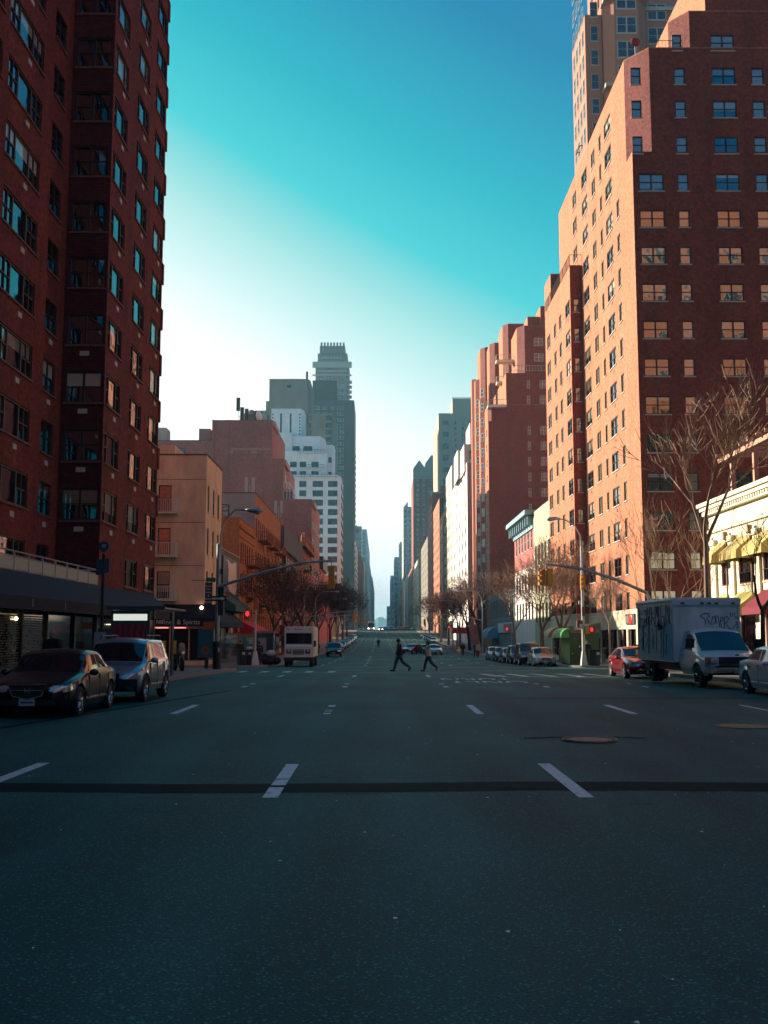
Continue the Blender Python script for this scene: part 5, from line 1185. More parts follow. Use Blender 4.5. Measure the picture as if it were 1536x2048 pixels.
def make_car(P,name,label,cat,loc,rz,paint,group=None,grille='slot',plate=True,rim=RIM,full=True,trimcol=None):
    o=empty(name,loc,label,cat,group,rz)
    L,Wd,H=P['L'],P['Wd'],P['H']; hw=Wd/2; f=-L/2
    car_shell(P,o,paint)
    for sx in (-1,1):
        for cs in (P['wf'],P['wr']): wheel(o,sx*(hw-.115),cs*L-L/2,P['r'],sx,rim=rim)
    b=MB(); zc=H*.40
    if grille=='bowl':      # wide shield grille with chrome rim
        p=[(-.40,.14),(.40,.14),(.30,-.10),(0,-.17),(-.30,-.10)]
        b.poly([(x,f-.085,zc+z) for x,z in p],BLK); b.tube([(x,f-.09,zc+z) for x,z in p+[p[0]]],.017,CHROME,5,False); b.box(-.34,.34,f-.10,f-.088,zc+.015,zc+.03,CHROME)
        b.tube([(-.05,f-.105,zc+.07),(-.04,f-.105,zc-.05)],.013,CHROME,4); b.tube([(.05,f-.105,zc+.07),(.04,f-.105,zc-.05)],.013,CHROME,4); b.box(-.04,.04,f-.108,f-.1,zc+.005,zc+.02,CHROME)
    elif grille=='frame':   # tall single frame grille
        p=[(-.40,.16),(.40,.16),(.30,-.24),(-.30,-.24)]
        b.poly([(x,f-.075,zc+z) for x,z in p],BLK); b.tube([(x,f-.08,zc+z) for x,z in p+[p[0]]],.02,CHROME,5,False)
        for k in range(4): b.box(-.10+.068*k-.03,-.10+.068*k+.03,f-.095,f-.085,zc+.10,zc+.12,CHROME)
    elif grille=='slot': b.box(-.36,.36,f-.07,f+.02,zc-.05,zc+.08,BLK); b.tube([(-.37,f-.07,zc+.085),(.37,f-.07,zc+.085)],.014,CHROME,4)
    elif grille=='oval':
        b.poly([(.36*math.cos(a*.3927),f-.075,zc+.02+.09*math.sin(a*.3927)) for a in range(16)],BLK)
        b.tube([(.37*math.cos(a*.3927),f-.08,zc+.02+.095*math.sin(a*.3927)) for a in range(17)],.014,CHROME,4,False); b.ell((0,f-.09,zc+.02),(.06,.02,.04),CHROME,8,5)
    b.build('grille',o)
    b=MB(); b.box(-hw*.62,hw*.62,f-.03,f+.10,P['bot']+.09,P['bot']+.2,BLK); b.build('lower_grille',o)
    if plate:
        b=MB(); b.box(-.16,.16,f-.10,f-.05,H*.40-.30,H*.40-.16,mat('number_plate',(.35,.38,.45),.5)); b.box(-.13,.13,f-.103,f-.1,H*.40-.25,H*.40-.21,mat('plate_digits',(.03,.05,.12),.5)); b.build('number_plate',o)
    for sx in (-1,1):
        b=MB(); ym=(P['sg'][0]+.02)*L-L/2; zm=H*.64; b.ell((sx*(hw+.09),ym,zm),(.11,.06,.075),paint,10,6); b.box(sx*(hw-.1),sx*(hw+.05),ym-.02,ym+.02,zm-.05,zm-.01,BLK); b.build('mirror',o,smooth=True)
    if full:
        b=MB()
        for sx in (-1,1):
            for s in ((P['sg'][0]+.025),P['pil'][0][0]+.01,.735 if H<1.6 else P['pil'][-1][0]+.02):
                y=s*L-L/2; b.box(sx*(hw*.955),sx*(hw*1.002),y-.006,y+.006,P['bot']+.14,H*.60,BLK)
        b.build('door_gap',o)
        for sx in (-1,1):
            for s in (P['pil'][0][0]-.045,.70):
                b=MB(); y=s*L-L/2; b.box(sx*(hw*.97),sx*(hw+.012),y-.07,y+.07,H*.545,H*.565,trimcol or paint); b.build('door_handle',o)
        b=MB()
        for sx in (-1,1): b.box(sx*hw*.97,sx*(hw+.012),(P['wf']+.1)*L-L/2,(P['wr']-.1)*L-L/2,H*.235,H*.26,trimcol or CHROME)
        b.build('side_trim',o)
    return o
def paint_(name,c,r=.28,metal=.0,coat=1): return mat(name,c,r,metal,coat=coat)
BLP=paint_('black_car_paint',(.004,.005,.007),.3,coat=.35); SVP=paint_('silver_blue_paint',(.20,.29,.35),.3,.6); RDP=paint_('red_car_paint',(.20,.004,.012),.3,.2); LBP=paint_('light_blue_paint',(.48,.60,.64),.3,.2); WHP=paint_('silver_white_paint',(.50,.49,.48),.3,.3)
DBP=paint_('dark_blue_paint',(.02,.03,.045),.3,.2); DGP=paint_('charcoal_paint',(.03,.033,.035),.3,.2); GRP=paint_('grey_blue_paint',(.12,.16,.19),.3,.4); TXP=paint_('taxi_paint',(.50,.22,.02),.35); OFFW=paint_('off_white_paint',(.55,.53,.48),.4)
def gz(x,y): return (x,y,zg(y))
make_car(dict(SED,L=4.25),'parked_sedan','glossy black sedan parked nearest on the left, facing the camera','car',gz(-7.4,24.75),0,BLP,grille='bowl',trimcol=CHROME)
s=make_car(dict(SUV,L=4.0),'parked_suv','silver blue compact SUV with roof rails parked behind the black sedan','car',gz(-7.05,29.7),R(-1),SVP,grille='slot')
b=MB()
for sx in (-1,1): b.tube([(sx*.62,-.35,1.64),(sx*.62,-.25,1.73),(sx*.62,1.35,1.73),(sx*.62,1.5,1.65)],.025,BLK,5)
b.build('roof_rail',s)
b=MB(); b.box(-.85,.85,-2.06,-1.8,.42,.62,DGP); b.build('front_bumper',s)
make_car(CPE,'parked_sedan','dark red sedan parked just behind the box truck on the right','car',gz(11.45,47.6),0,RDP,grille='frame')
make_car(SM,'parked_sedan','light blue sedan cut off by the right picture edge','car',gz(11.95,31.2),0,LBP,grille='slot',trimcol=CHROME)
make_car(SM,'parked_sedan','silver white sedan parked first past the crossing on the right','car',gz(12.45,82.5),0,WHP,grille='oval')
PG_='parked cars on the right kerb past the crossing'
big=dict(SUV,L=4.9,Wd=1.98,H=1.85,r=.38)
pr_suv=make_car(big,'parked_suv','tall black SUV parked directly behind the silver white sedan','car',gz(12.3,88.8),0,BLP,PG_)
make_car(SUV,'parked_suv','dark blue SUV parked second behind the silver white sedan','car',gz(12.3,95.2),0,DBP,PG_)
pr_dk=make_car(SED,'parked_sedan','charcoal sedan with a brownish windshield, third behind the silver white sedan','car',gz(12.35,101.3),0,DGP,PG_)
pr_gb=make_car(SM,'parked_sedan','grey blue sedan parked fourth behind the silver white sedan','car',gz(12.4,108.5),0,GRP,PG_)
make_car(SM,'parked_sedan','pale silver sedan at the far end of the row right of the avenue','car',gz(12.4,115.5),0,WHP,PG_)
LG='parked cars far along the left kerb'
def cp(o,label,loc,rz=0,group=None):
    c=copy_tree(o); c['label']=label; c.location=loc; c.rotation_euler.z=rz
    if group: c['group']=group
    elif 'group' in c: del c['group']
    return c
cp(pr_suv,'black SUV parked beyond the step van on the left, nearest of the far cars',gz(-5.9,139),0,LG)
pr_lb=make_car(SM,'parked_sedan','bluish sedan parked just behind the black far SUV on the left','car',gz(-6.5,165),0,LBP,LG,full=False)
for k,(yy,pr) in enumerate(((190,pr_dk),(206,pr_gb),(222,pr_lb),(240,pr_dk),(258,pr_gb),(278,pr_lb))):
    cp(pr,('dark','grey','pale blue','small dark','small grey','smallest pale')[k]+' sedan in the distant left kerb row, number %s from its near end'%('three','four','five','six','seven','eight')[k],gz(-6.9,yy),0,LG)
RG='parked cars far along the right kerb'
for k,(yy,pr) in enumerate(((243,pr_lb),(255,pr_dk),(268,pr_gb),(282,pr_dk),(298,pr_lb))):
    cp(pr,('pale blue','black','grey','dark','light')[k]+' sedan in the distant right kerb row, number %s from its near end'%('one','two','three','four','five')[k],gz(12.2,yy),0,RG)
tx=make_car(SED,'taxi','white taxi cab waiting at the next corner, just right of the walking woman','taxi',gz(7.6,152),R(12),WHP,full=False)
cp(pr_dk,'dark car half hidden behind the walking woman',gz(6.6,158),R(20))
RDX=make_car(SM,'moving_car','red and tan car turning left of the walking woman','car',gz(4.9,160),R(-28),paint_('rust_red_paint',(.22,.03,.02),.35),full=False)
HL=mat('lit_headlamp',(1,.8,.6),.4,emit=(1,.75,.55),es=8)
# traffic at the crest
def bus(label,loc,paint):
    o=empty('city_bus',loc,label,'bus'); b=MB()
    b.box(-1.28,1.28,-5.5,5.5,.35,3.1,paint); b.box(-1.1,1.1,-5.3,5.3,3.1,3.25,WHITEP); b.build('body',o)
    b=MB(); b.box(-1.15,1.15,-5.54,-5.5,1.3,2.6,CARG); b.build('windshield',o)
    b=MB(); b.box(-.8,.8,-5.55,-5.51,2.68,2.98,BLK); b.build('destination_board',o)
    for sx in (-1,1):
        b=MB(); b.box(sx*1.28,sx*1.30,-5,5,1.5,2.5,CARG); b.build('side_window',o)
        b=MB(); b.ell((sx*.95,-5.55,.8),(.16,.06,.14),HL,8,6); b.build('headlight',o)
        for y in (-3.2,3): wheel(o,sx*1.15,y,.48,sx)
    return o
bus('white city bus with bright headlights at the crest of the avenue',gz(-3.2,392),OFFW)
for k,(x,yy,pr,rz,l) in enumerate(((.3,386,RDX,0,'red car with bright lamps beside the far bus, lowest on the slope'),(2.0,402,pr_dk,0,'black car on the crest right of the far bus'),(4.6,404,pr_dk,0,'dark car alone on the crest under the hills'),(8,402,RDX,R(90),'red car crossing on the crest right of the hills'),(12.2,398,pr_gb,0,'grey blue car at the right end of the crest'),(10.2,401,RDX,R(90),'red car with a lamp glow at the right of the crest'),(-6.8,394,pr_dk,0,'dark car left of the far bus on the crest'))):
    c=cp(pr,l,gz(x,yy),rz,'traffic at the far crest')
    if k in (0,5):
        b=MB(); b.ell((-.6,-2.32,.62),(.16,.05,.12),HL,8,6); b.build('lit_headlight',c); b=MB(); b.ell((.6,-2.32,.62),(.16,.05,.12),HL,8,6); b.build('lit_headlight',c)

# ---- graffiti box truck
TWH=mat('grubby_white_panel',(.74,.75,.72),.55,noise=(2.5,.16,(1,1,.5)))
def tag_panel(t,b):
    c=N(t,'ShaderNodeTexCoord'); s=N(t,'ShaderNodeSeparateXYZ'); t.links.new(c.outputs['Object'],s.inputs[0])
    n=N(t,'ShaderNodeTexNoise'); n.inputs['Scale'].default_value=1.6; n.inputs['Detail'].default_value=4; t.links.new(c.outputs['Object'],n.inputs[0])
    n2=N(t,'ShaderNodeTexNoise'); n2.inputs['Scale'].default_value=8; n2.inputs['Detail'].default_value=6; t.links.new(c.outputs['Object'],n2.inputs[0])
    y=s.outputs[1]; z=s.outputs[2]
    m=math_(t,'MULTIPLY',math_(t,'GREATER_THAN',math_(t,'ADD',math_(t,'MULTIPLY',n.outputs[0],.5),2.0),z),1)
    blue=math_(t,'MULTIPLY',math_(t,'LESS_THAN',math_(t,'ADD',y,math_(t,'MULTIPLY',n.outputs[0],.6)),2.1),m)
    a=N(t,'ShaderNodeMix',data_type='RGBA'); t.links.new(m,a.inputs[0]); a.inputs[6].default_value=(.40,.50,.50,1); a.inputs[7].default_value=(.32,.46,.48,1)
    b2=N(t,'ShaderNodeMix',data_type='RGBA'); t.links.new(blue,b2.inputs[0]); t.links.new(a.outputs[2],b2.inputs[6]); b2.inputs[7].default_value=(.06,.34,.52,1)
    mr=N(t,'ShaderNodeMapRange'); t.links.new(n2.outputs[0],mr.inputs[0]); mr.inputs[1].default_value=.3; mr.inputs[2].default_value=.7; mr.inputs[3].default_value=.75; mr.inputs[4].default_value=1.15
    v=N(t,'ShaderNodeVectorMath',operation='SCALE'); t.links.new(b2.outputs[2],v.inputs[0]); t.links.new(mr.outputs[0],v.inputs[3]); t.links.new(v.outputs[0],b.inputs['Base Color'])
SIDEP=mat('sprayed_side_panel',rough=.5,fn=tag_panel)
TR=empty('box_truck',gz(11.55,37.4),'white graffiti covered box truck parked between the red and light blue sedans','truck',None,R(1.5))
hb=1.2
b=MB(); b.box(-hb,hb,.25,4.9,.80,3.02,TWH); b.box(-hb-.012,-hb-.001,.32,4.84,.85,2.72,SIDEP); b.box(-hb+.1,hb-.1,.3,4.85,3.02,3.07,WHITEP)
for sx in (-1,1): b.tube([(sx*(hb-.04),.27,.8),(sx*(hb-.04),.27,3.0)],.06,WHITEP,8)
b.build('cargo_box',TR)
b=MB(); b.box(-hb-.03,hb+.03,.2,4.95,2.80,2.98,WHITEP); 
b.tube([(-hb+.02,4.9,2.98),(-hb+.02,.27,2.98),(hb-.02,.27,2.98),(hb-.02,4.9,2.98)],.09,WHITEP,8); b.build('roof_edge',TR)
for x in (-.85,-.16,.10,.36,.95):
    b=MB(); b.box(x-.06,x+.06,.16,.2,2.84,2.90,TAILG); b.build('marker_light',TR)
b=MB(); b.box(-.95,.95,-1.9,4.85,.5,.8,BLK); b.box(-hb+.1,hb-.1,.5,4.8,.72,.82,BLK); b.build('chassis',TR)
cab=MB()
cabroot=TR
VW=WHP=mat('van_white',(.60,.62,.61),.35,coat=.6)
tmp=empty('cab_tmp',(0,-1.12,.0),'x','x'); tmp.parent=TR
car_shell(VANC,tmp,VW,lamps=False,tails=False)
for ch in list(tmp.children):
    ch.parent=TR; ch.location=(0,-1.12,0)
    if ch.name.startswith('body'): ch.name='cab'
bpy.data.objects.remove(tmp)
f=-1.12-2.75/2
b=MB(); b.box(-.55,.62,f-.09,f+.03,.80,1.04,BLK)
for k in range(4): b.box(-.53,.60,f-.10,f-.088,.83+k*.055,.845+k*.055,DGP)
b.build('grille',TR)
for sx in (-1,1):
    b=MB(); b.box(sx*.60,sx*.84,f-.085,f+.1,.84,1.03,LAMPG); b.build('headlight',TR)
    b=MB(); b.box(sx*.85,sx*.96,f-.06,f+.15,.84,1.03,mat('amber_lens',(.5,.10,.03),.2)); b.build('turn_signal',TR)
    b=MB(); b.box(sx*1.02,sx*1.3,f+1.0,f+1.06,1.32,1.62,BLK); b.build('mirror',TR)
b=MB(); b.box(-.98,.98,f-.2,f-.02,.52,.70,CHROME); b.build('bumper',TR)
b=MB(); b.ell((0.05,f-.02,1.10),(.08,.05,.03),DGP,10,5); b.build('badge',TR)
b=MB(); b.box(-.12,.20,f-.23,f-.2,.52,.66,mat('number_plate')); b.build('number_plate',TR)
for x,y,wd in ((-.86,VANC['wf']*2.75-2.75/2-1.12,.24),(.86,VANC['wf']*2.75-2.75/2-1.12,.24),(-.92,3.4,.42),(.92,3.4,.42)): wheel(TR,x,y,.40,-1 if x<0 else 1,wd,rim=DGP)
# sprayed lettering as strokes
GB_=mat('black_spray',(.02,.022,.03),.6); GP_=mat('purple_spray',(.10,.015,.09),.6); GD_=mat('pale_spray',(.5,.5,.5),.6); GRD=mat('red_spray',(.35,.05,.06),.6)
def strokes(name,S_,m,origin,ux,sc,r,parent):
    for i,st in enumerate(S_):
        pass
    b=MB()
    for st in S_:
        b.tube([(origin[0]+ux[0]*p[0]*sc, origin[1]+ux[1]*p[0]*sc, origin[2]+p[1]*sc) for p in st],r,m,4)
    return b.build(name,parent)
cave=[[(.55,1),(0,.95),(.05,0),(.6,.05)],[(.05,.55),(.4,.6)],[(.8,.7),(1.1,.75),(1.2,.1),(.9,.0),(.85,.3),(1.2,.35)],[(1.3,1),(1.5,.1),(1.75,1)],[(2.3,1),(1.95,.95),(1.9,.1)],[(1.95,.55),(2.25,.6)],[(2.45,0),(2.6,1.2),(2.85,.4),(3.0,1.3),(3.1,0)],[(3.8,1),(3.35,.9),(3.35,-.1),(3.8,-.05),(3.8,.45),(3.5,.4)],[(4.05,0),(4.1,1.2),(4.5,.1),(4.55,1.25)]]
strokes('graffiti',cave,GB_,(-hb-.02,4.55,2.05),(0,-1),.88,.013,TR).scale=(1,1,1)
scrib=[[(0,.2),(.05,1.1),(.3,1.45),(.7,1.3),(.75,.2)],[(.8,.3),(.9,1.3),(1.3,1.5),(1.6,1.2),(1.5,.1)],[(1.0,1.0),(1.4,.7),(1.1,.3)],[(1.7,.1),(1.8,1.4),(2.3,1.6),(2.6,1.2)],[(2.7,.2),(2.75,1.2),(3.1,1.5),(3.4,1.1),(3.3,.1)],[(3.6,.0),(3.7,.9),(3.9,1.3)],[(3.95,.1),(4.1,.9),(4.4,.9)],[(.2,.6),(.5,.65)],[(2.0,.5),(2.4,.9),(2.1,1.1)]]
strokes('graffiti',scrib,GB_,(-hb-.02,4.75,.95),(0,-1),.92,.009,TR)
strokes('graffiti',[[(.3,1.5),(.6,1.62),(1,1.55)],[(1.3,1.6),(1.8,1.68)],[(.6,.25),(.65,.8)],[(2.2,.3),(2.3,.8)]],GD_,(-hb-.021,4.75,.95),(0,-1),.92,.03,TR)
strokes('graffiti',[[(3.0,1.15),(3.3,1.35),(3.6,1.15)],[(3.1,1.05),(3.3,1.1)]],GRD,(-hb-.021,4.75,1.0),(0,-1),.92,.05,TR)
roner=[[(-.9,1.0),(-.3,1.35),(-.15,1.2)],[(-.9,1.0),(-.4,.7),(-.3,.5),(-.3,0)],[(-.3,1.25),(.1,1.3),(.2,.9),(-.15,.7),(.3,.1),(.45,0)],[(.6,.9),(.45,.3),(.75,.0),(.95,.5),(.75,1.0),(.5,.85)],[(1.0,.1),(.95,1.0),(1.2,1.05),(1.35,.3),(1.4,-.3)],[(1.5,.4),(1.8,.5),(1.85,.85),(1.6,.9),(1.5,.4),(1.6,-.3),(1.9,-.4)],[(2.0,-.6),(1.95,.8),(2.3,.95),(2.5,.7),(2.3,.3),(2.05,.25),(2.6,-.5),(3.0,-.5),(3.2,-.1),(3.9,.25)],[(3.3,.2),(3.95,.3),(3.6,-.1),(3.45,-.5)]]
strokes('graffiti',roner,GP_,(.05,.24,2.12),(1,0),.30,.014,TR)
strokes('graffiti',[[(2.7,1.3),(2.75,.9),(3.0,.95),(2.95,1.35),(2.7,1.3)],[(3.1,1.3),(3.3,1.35),(3.15,1.1),(3.35,.8)],[(3.4,1.35),(3.75,1.35),(3.5,.95),(3.8,1.0)],[(3.3,.7),(3.7,.75)],[(3.5,1.0),(3.6,.5)]],GP_,(.05,.24,2.12),(1,0),.30,.011,TR)

# ---- step van
SVN=empty('step_van',gz(-6.05,82.0),'boxy white delivery step van parked at the far left corner','van')
OW=mat('step_van_white',(.52,.52,.48),.45,noise=(2,.06,(1,1,1)))
b=MB(); b.box(-1.08,1.08,-2.3,3.6,.75,2.95,OW); b.box(-1.0,1.0,-2.2,3.5,2.95,3.02,OW); b.build('body',SVN)
b=MB(); b.box(-1.0,1.0,-2.75,-2.3,.72,1.52,OW); b.poly([(-1.0,-2.75,1.52),(1.0,-2.75,1.52),(.98,-2.3,1.66),(-.98,-2.3,1.66)],OW); b.box(-.98,.98,-2.4,-2.3,1.5,1.66,OW); b.build('hood',SVN)
b=MB(); b.box(-.95,.95,-2.33,-2.30,1.72,2.52,CARG); b.build('windshield',SVN)
b=MB(); b.box(-.02,.02,-2.335,-2.33,1.72,2.52,BLK); b.build('windshield_bar',SVN)
b=MB(); b.box(-.42,.42,-2.78,-2.75,.95,1.32,BLK)
for k in range(3): b.box(-.42,.42,-2.80,-2.78,1.0+k*.12,1.03+k*.12,OW)
b.build('grille',SVN)
for sx in (-1,1):
    b=MB(); b.box(sx*.52,sx*.88,-2.77,-2.75,1.0,1.36,DGP); b.ell((sx*.70,-2.78,1.22),(.12,.04,.12),LAMPG,10,6); b.build('headlight',SVN)
    b=MB(); b.ell((sx*.62,-2.78,1.04),(.05,.03,.05),TAILG,6,5); b.ell((sx*.80,-2.78,1.04),(.05,.03,.05),TAILG,6,5); b.build('turn_signal',SVN)
    b=MB(); b.box(sx*1.1,sx*1.28,-2.35,-2.28,1.5,1.95,BLK); b.tube([(sx*1.08,-2.3,1.9),(sx*1.2,-2.32,1.9)],.02,BLK,4); b.build('mirror',SVN)
    for y in (-1.7,2.2): wheel(SVN,sx*.93,y,.42,sx,.3,rim=DGP)
b=MB(); b.box(1.08,1.09,-2.0,-1.2,1.0,2.6,mat('van_door_grey',(.35,.34,.31),.5)); b.box(-1.09,-1.08,-2.0,-1.2,1.0,2.6,mat('van_door_grey')); b.build('sliding_door',SVN)
b=MB(); b.box(-1.05,1.05,-2.95,-2.75,.50,.74,BLK); b.build('bumper',SVN)
for x in (-.8,-.28,-.05,.18,.8): b=MB(); b.box(x-.07,x+.07,-2.33,-2.3,2.78,2.84,TAILG); b.build('marker_light',SVN)
text_mesh('fleet_lettering','Aramark'[:0]+'DIESEL',.10,mat('plate_digits'),SVN,(0,-2.31,2.68),(R(90),0,0),.003) if False else None

# ---- motorcycle
MC_=empty('motorcycle',gz(X(360,55),55),'small orange motorcycle with a clear windscreen parked on the left pavement corner','motorcycle',None,R(25)); MC_.location.z=zg(55)+.15
for y in (-.68,.72): 
    t=MB(); t.tube([(0,y+.30*math.cos(a*.314),.32+.30*math.sin(a*.314)) for a in range(21)],.055,TYRE,6,False); w_=t.build('wheel',MC_)
    t=MB(); t.tube([(-.02,y,.32),(.02,y,.32)],.24,DGP,14); t.build('rim',w_)
b=MB(); b.ell((0,-.05,.83),(.17,.32,.16),mat('orange_tank_paint',(.55,.14,.02),.3,coat=1),12,8); b.build('tank',MC_,smooth=True)
b=MB(); b.ell((0,-.55,.92),(.2,.2,.16),mat('orange_tank_paint'),10,7); b.build('fairing',MC_,smooth=True)
b=MB(); b.poly([(-.18,-.66,1.0),(.18,-.66,1.0),(.15,-.55,1.38),(0,-.52,1.44),(-.15,-.55,1.38)],mat('clear_screen',(.10,.14,.16),.1)); b.build('windscreen',MC_)
b=MB(); b.ell((0,.5,.80),(.14,.38,.08),BLK,10,6); b.build('seat',MC_,smooth=True)
b=MB(); b.box(-.14,.14,-.25,.3,.3,.68,DGP)
for s in (-.1,.1): b.tube([(s,-.68,.32),(s,-.48,1.05)],.03,GREYM,6)
b.tube([(-.35,-.42,1.08),(0,-.48,1.05),(.35,-.42,1.08)],.02,BLK,5); b.tube([(0,.3,.4),(0,.72,.32)],.04,DGP,5); b.build('frame',MC_)
b=MB(); b.ell((0,-.74,.9),(.09,.05,.09),LAMPG,8,6); b.build('headlight',MC_)

# ================================================================ STREET FURNITURE
def signal_head(b,x,y,z,side=0,housing=YEL):
    b.box(x-.18,x+.18,y-.16,y+.16,z-.55,z+.55,housing)
def pole_base(b,x,y,z,m): b.tube([(x,y,z),(x,y,z+.28),(x,y,z+.9),(x,y,z+1.0)],[.26,.24,.15,.12],m,8)
def sgn(o,name,mb): return mb.build(name,o)
def thing_pole(name,label,cat,x,y,z0=None,group=None):
    z=(zg(y)+.15) if z0 is None else z0; return empty(name,(x,y,z),label,cat,group)
# left corner: signal mast with street lamp
px_,py_=-9.15,60.0
o=thing_pole('traffic_signal_mast','tall grey corner pole with curved lamp and long signal arm, left of the avenue','street lamp',px_,py_)
zb=o.location.z
b=MB(); b.tube([(0,0,0),(0,0,7.0)],[.15,.11],GREYM,10); b.tube([(0,0,6.95),(0,0,7.1)],[.13,.03],GREYM,8); b.build('pole',o)
b=MB(); b.tube([(0,0,0),(0,0,1.55)],.24,BLACKM,10); b.box(.10,.2,-.26,-.24,.95,1.2,mat('sticker',(.6,.5,.48),.6)); b.build('pole_base',o)
LMZ=Z(530,1021,60)-zb; LX_=W(505,1021,y=60).x-px_
b=MB(); b.tube([(.1,0,6.4),(.12,0,7.6),(.35,0,8.4),(.9,0,9.0),(1.5,0,LMZ+.02),(LX_-.3,0,LMZ+.05)],.05,GREYM,6); b.build('lamp_arm',o)
b=MB(); b.tube([(LX_-.4,0,LMZ+.03),(LX_-.1,0,LMZ),(LX_+.35,0,LMZ),(LX_+.62,0,LMZ-.02)],[.06,.13,.19,.06],GREYM,10); b.ell((LX_+.3,0,LMZ-.12),(.22,.14,.12),mat('lamp_lens',(.3,.28,.26),.3),10,6); b.build('lamp_head',o,smooth=True)
A=[W(443,1171,y=60),W(520,1147,y=60),W(600,1126,y=60),W(665,1121,y=60)]
b=MB(); b.tube([(p.x-px_,0,p.z-zb) for p in A],[.09,.08,.065,.05],GREYM,7); b.tube([(A[0].x-px_,0,A[0].z-zb),(0,0,A[0].z-zb-.02)],.1,GREYM,7); b.build('signal_arm',o)
hx=A[3].x-px_-.05; hz=A[3].z-zb
b=MB(); b.tube([(hx,0,hz),(hx,0,hz-.35)],.04,GREYM,5); b.box(hx-.17,hx+.17,-.15,.15,hz-1.6,hz-.3,YEL)
for k in range(3): b.tube([(hx,.15,hz-.52-k*.42),(hx,.32,hz-.55-k*.42)],.14,YEL,8)
b.build('signal_head',o)
gy=Z(421,1160,60)-zb
b=MB(); b.box(W(412,1160,y=59.8).x-px_,-.12,-.2,-.17,gy-.12,gy+.12,GREENS); b.box(W(383,1160,y=59.8).x-px_,W(412,1160,y=59.8).x-px_,-.2,-.18,gy-.04,gy-.01,BLACKM); b.build('street_sign',o)
b=MB(); x0,x1=W(423,1196,y=59.8).x-px_,W(453,1196,y=59.8).x-px_; z=Z(438,1197,59.8)-zb
b.box(x0,x1,-.2,-.18,z-.15,z+.15,BLACKM); ow=b.build('one_way_sign',o)
b=MB(); b.poly([(x0+.05,-.205,z-.05),(x1-.3,-.205,z-.05),(x1-.3,-.205,z-.11),(x1-.05,-.205,z),(x1-.3,-.205,z+.11),(x1-.3,-.205,z+.05),(x0+.05,-.205,z+.05)],mat('sign_white',(.6,.6,.6),.5)); b.build('arrow',ow)
text_mesh('arrow_lettering','ONE WAY',.075,BLACKM,ow,((x0+x1)/2-.1,-.21,z),(R(90),0,0),.001)
z=Z(418,1251,59.8)-zb; x=W(418,1251,y=59.8).x-px_
b=MB(); b.box(x-.33,x+.02,-.22,.1,z-.22,z+.2,mat('signal_orange',(.42,.10,.02),.5)); b.box(x+.04,x+.3,-.22,.1,z-.22,z+.22,mat('signal_orange')); b.tube([(x+.3,0,z),(0,0,z)],.04,BLACKM,5); b.build('walk_signal',o)
b=MB(); b.box(.0,.35,-.12,.12,3.0,4.6,BLACKM); b.box(.15,.3,-.14,.14,5.3,5.6,BLACKM); b.build('signal_cabinet',o)

# next-block signal poles and lamps repeated
def lamp_post(label,x,y,side,h=8.6,arm=2.6,signal=False,group='street lamps along the avenue'):
    o=thing_pole('street_lamp',label,'street lamp',x,y,group=group); d=-side
    b=MB(); b.tube([(0,0,0),(0,0,1.0)],.2,GREYM,8); b.tube([(0,0,1),(0,0,h-1.4)],[.11,.08],GREYM,8); b.build('pole',o)
    b=MB(); b.tube([(0,0,h-1.6),(d*.15,0,h-.8),(d*.6,0,h-.15),(d*1.3,0,h+.1),(d*arm,0,h+.1)],.05,GREYM,5); b.build('lamp_arm',o)
    b=MB(); b.tube([(d*arm-.0,0,h+.1),(d*(arm+.3),0,h+.08),(d*(arm+.8),0,h+.02)],[.07,.16,.05],GREYM,8); b.build('lamp_head',o,smooth=True)
    if signal:
        b=MB(); b.tube([(0,0,4.6),(d*2.5,0,5.2),(d*6,0,5.5)],[.09,.07,.05],GREYM,6); b.build('signal_arm',o)
        b=MB(); b.box(d*6-.17,d*6+.17,-.15,.15,4.2,5.3,YEL); b.build('signal_head',o)
    return o
lamp_post('second street lamp on the left, with a signal arm over the walk-ups',-9.1,128,-1,signal=True)
lamp_post('third street lamp on the left, beside the black far SUV',-9.1,150,-1,signal=True)
lamp_post('fourth street lamp on the left',-9.1,185,-1)
lamp_post('fifth street lamp on the left, in front of dark trees',-9.1,225,-1,signal=True)
lamp_post('smallest and farthest street lamp on the left',-9.1,275,-1)
lamp_post('second street lamp on the right, with a signal arm before the white block',14.2,148,1,signal=True)
lamp_post('third street lamp on the right, near the red awning',14.2,196,1,signal=True)
lamp_post('farthest street lamp on the right',14.2,250,1)
# right far corner pole
px_,py_=14.3,73.9+1.1
o=thing_pole('street_lamp','tall pale lamp post with walk signals and green sign at the far right corner','street lamp',px_,py_); zb=o.location.z
PWM=mat('pale_grey_paint',(.50,.47,.44),.55)
ZL=Z(1107,1037,py_)-zb; XLm=W(1107,1037,y=py_).x-px_
b=MB(); b.tube([(0,0,.9),(0,0,ZL-2.0)],[.12,.09],PWM,10); b.build('pole',o)
b=MB(); pole_base(b,0,0,0,PWM); b.build('pole_base',o)
b=MB(); b.tube([(0,0,ZL-2.1),(-.06,0,ZL-1.2),(-.45,0,ZL-.5),(-1.1,0,ZL-.1),(XLm+.3,0,ZL)],.05,PWM,6); b.build('lamp_arm',o)
b=MB(); b.tube([(XLm+.4,0,ZL),(XLm+.1,0,ZL),(XLm-.3,0,ZL-.05),(XLm-.5,0,ZL-.08)],[.06,.14,.17,.05],PWM,10); b.build('lamp_head',o,smooth=True)
def zz_(py): return Z(1170,py,py_)-zb
b=MB(); z=zz_(1165); b.box(-.16,.16,-.35,-.1,z-.5,z+.5,YEL)
for k in range(3): b.tube([(0,-.35,z+.33-k*.33),(0,-.5,z+.30-k*.33)],.12,YEL,8)
b.build('signal_head',o)
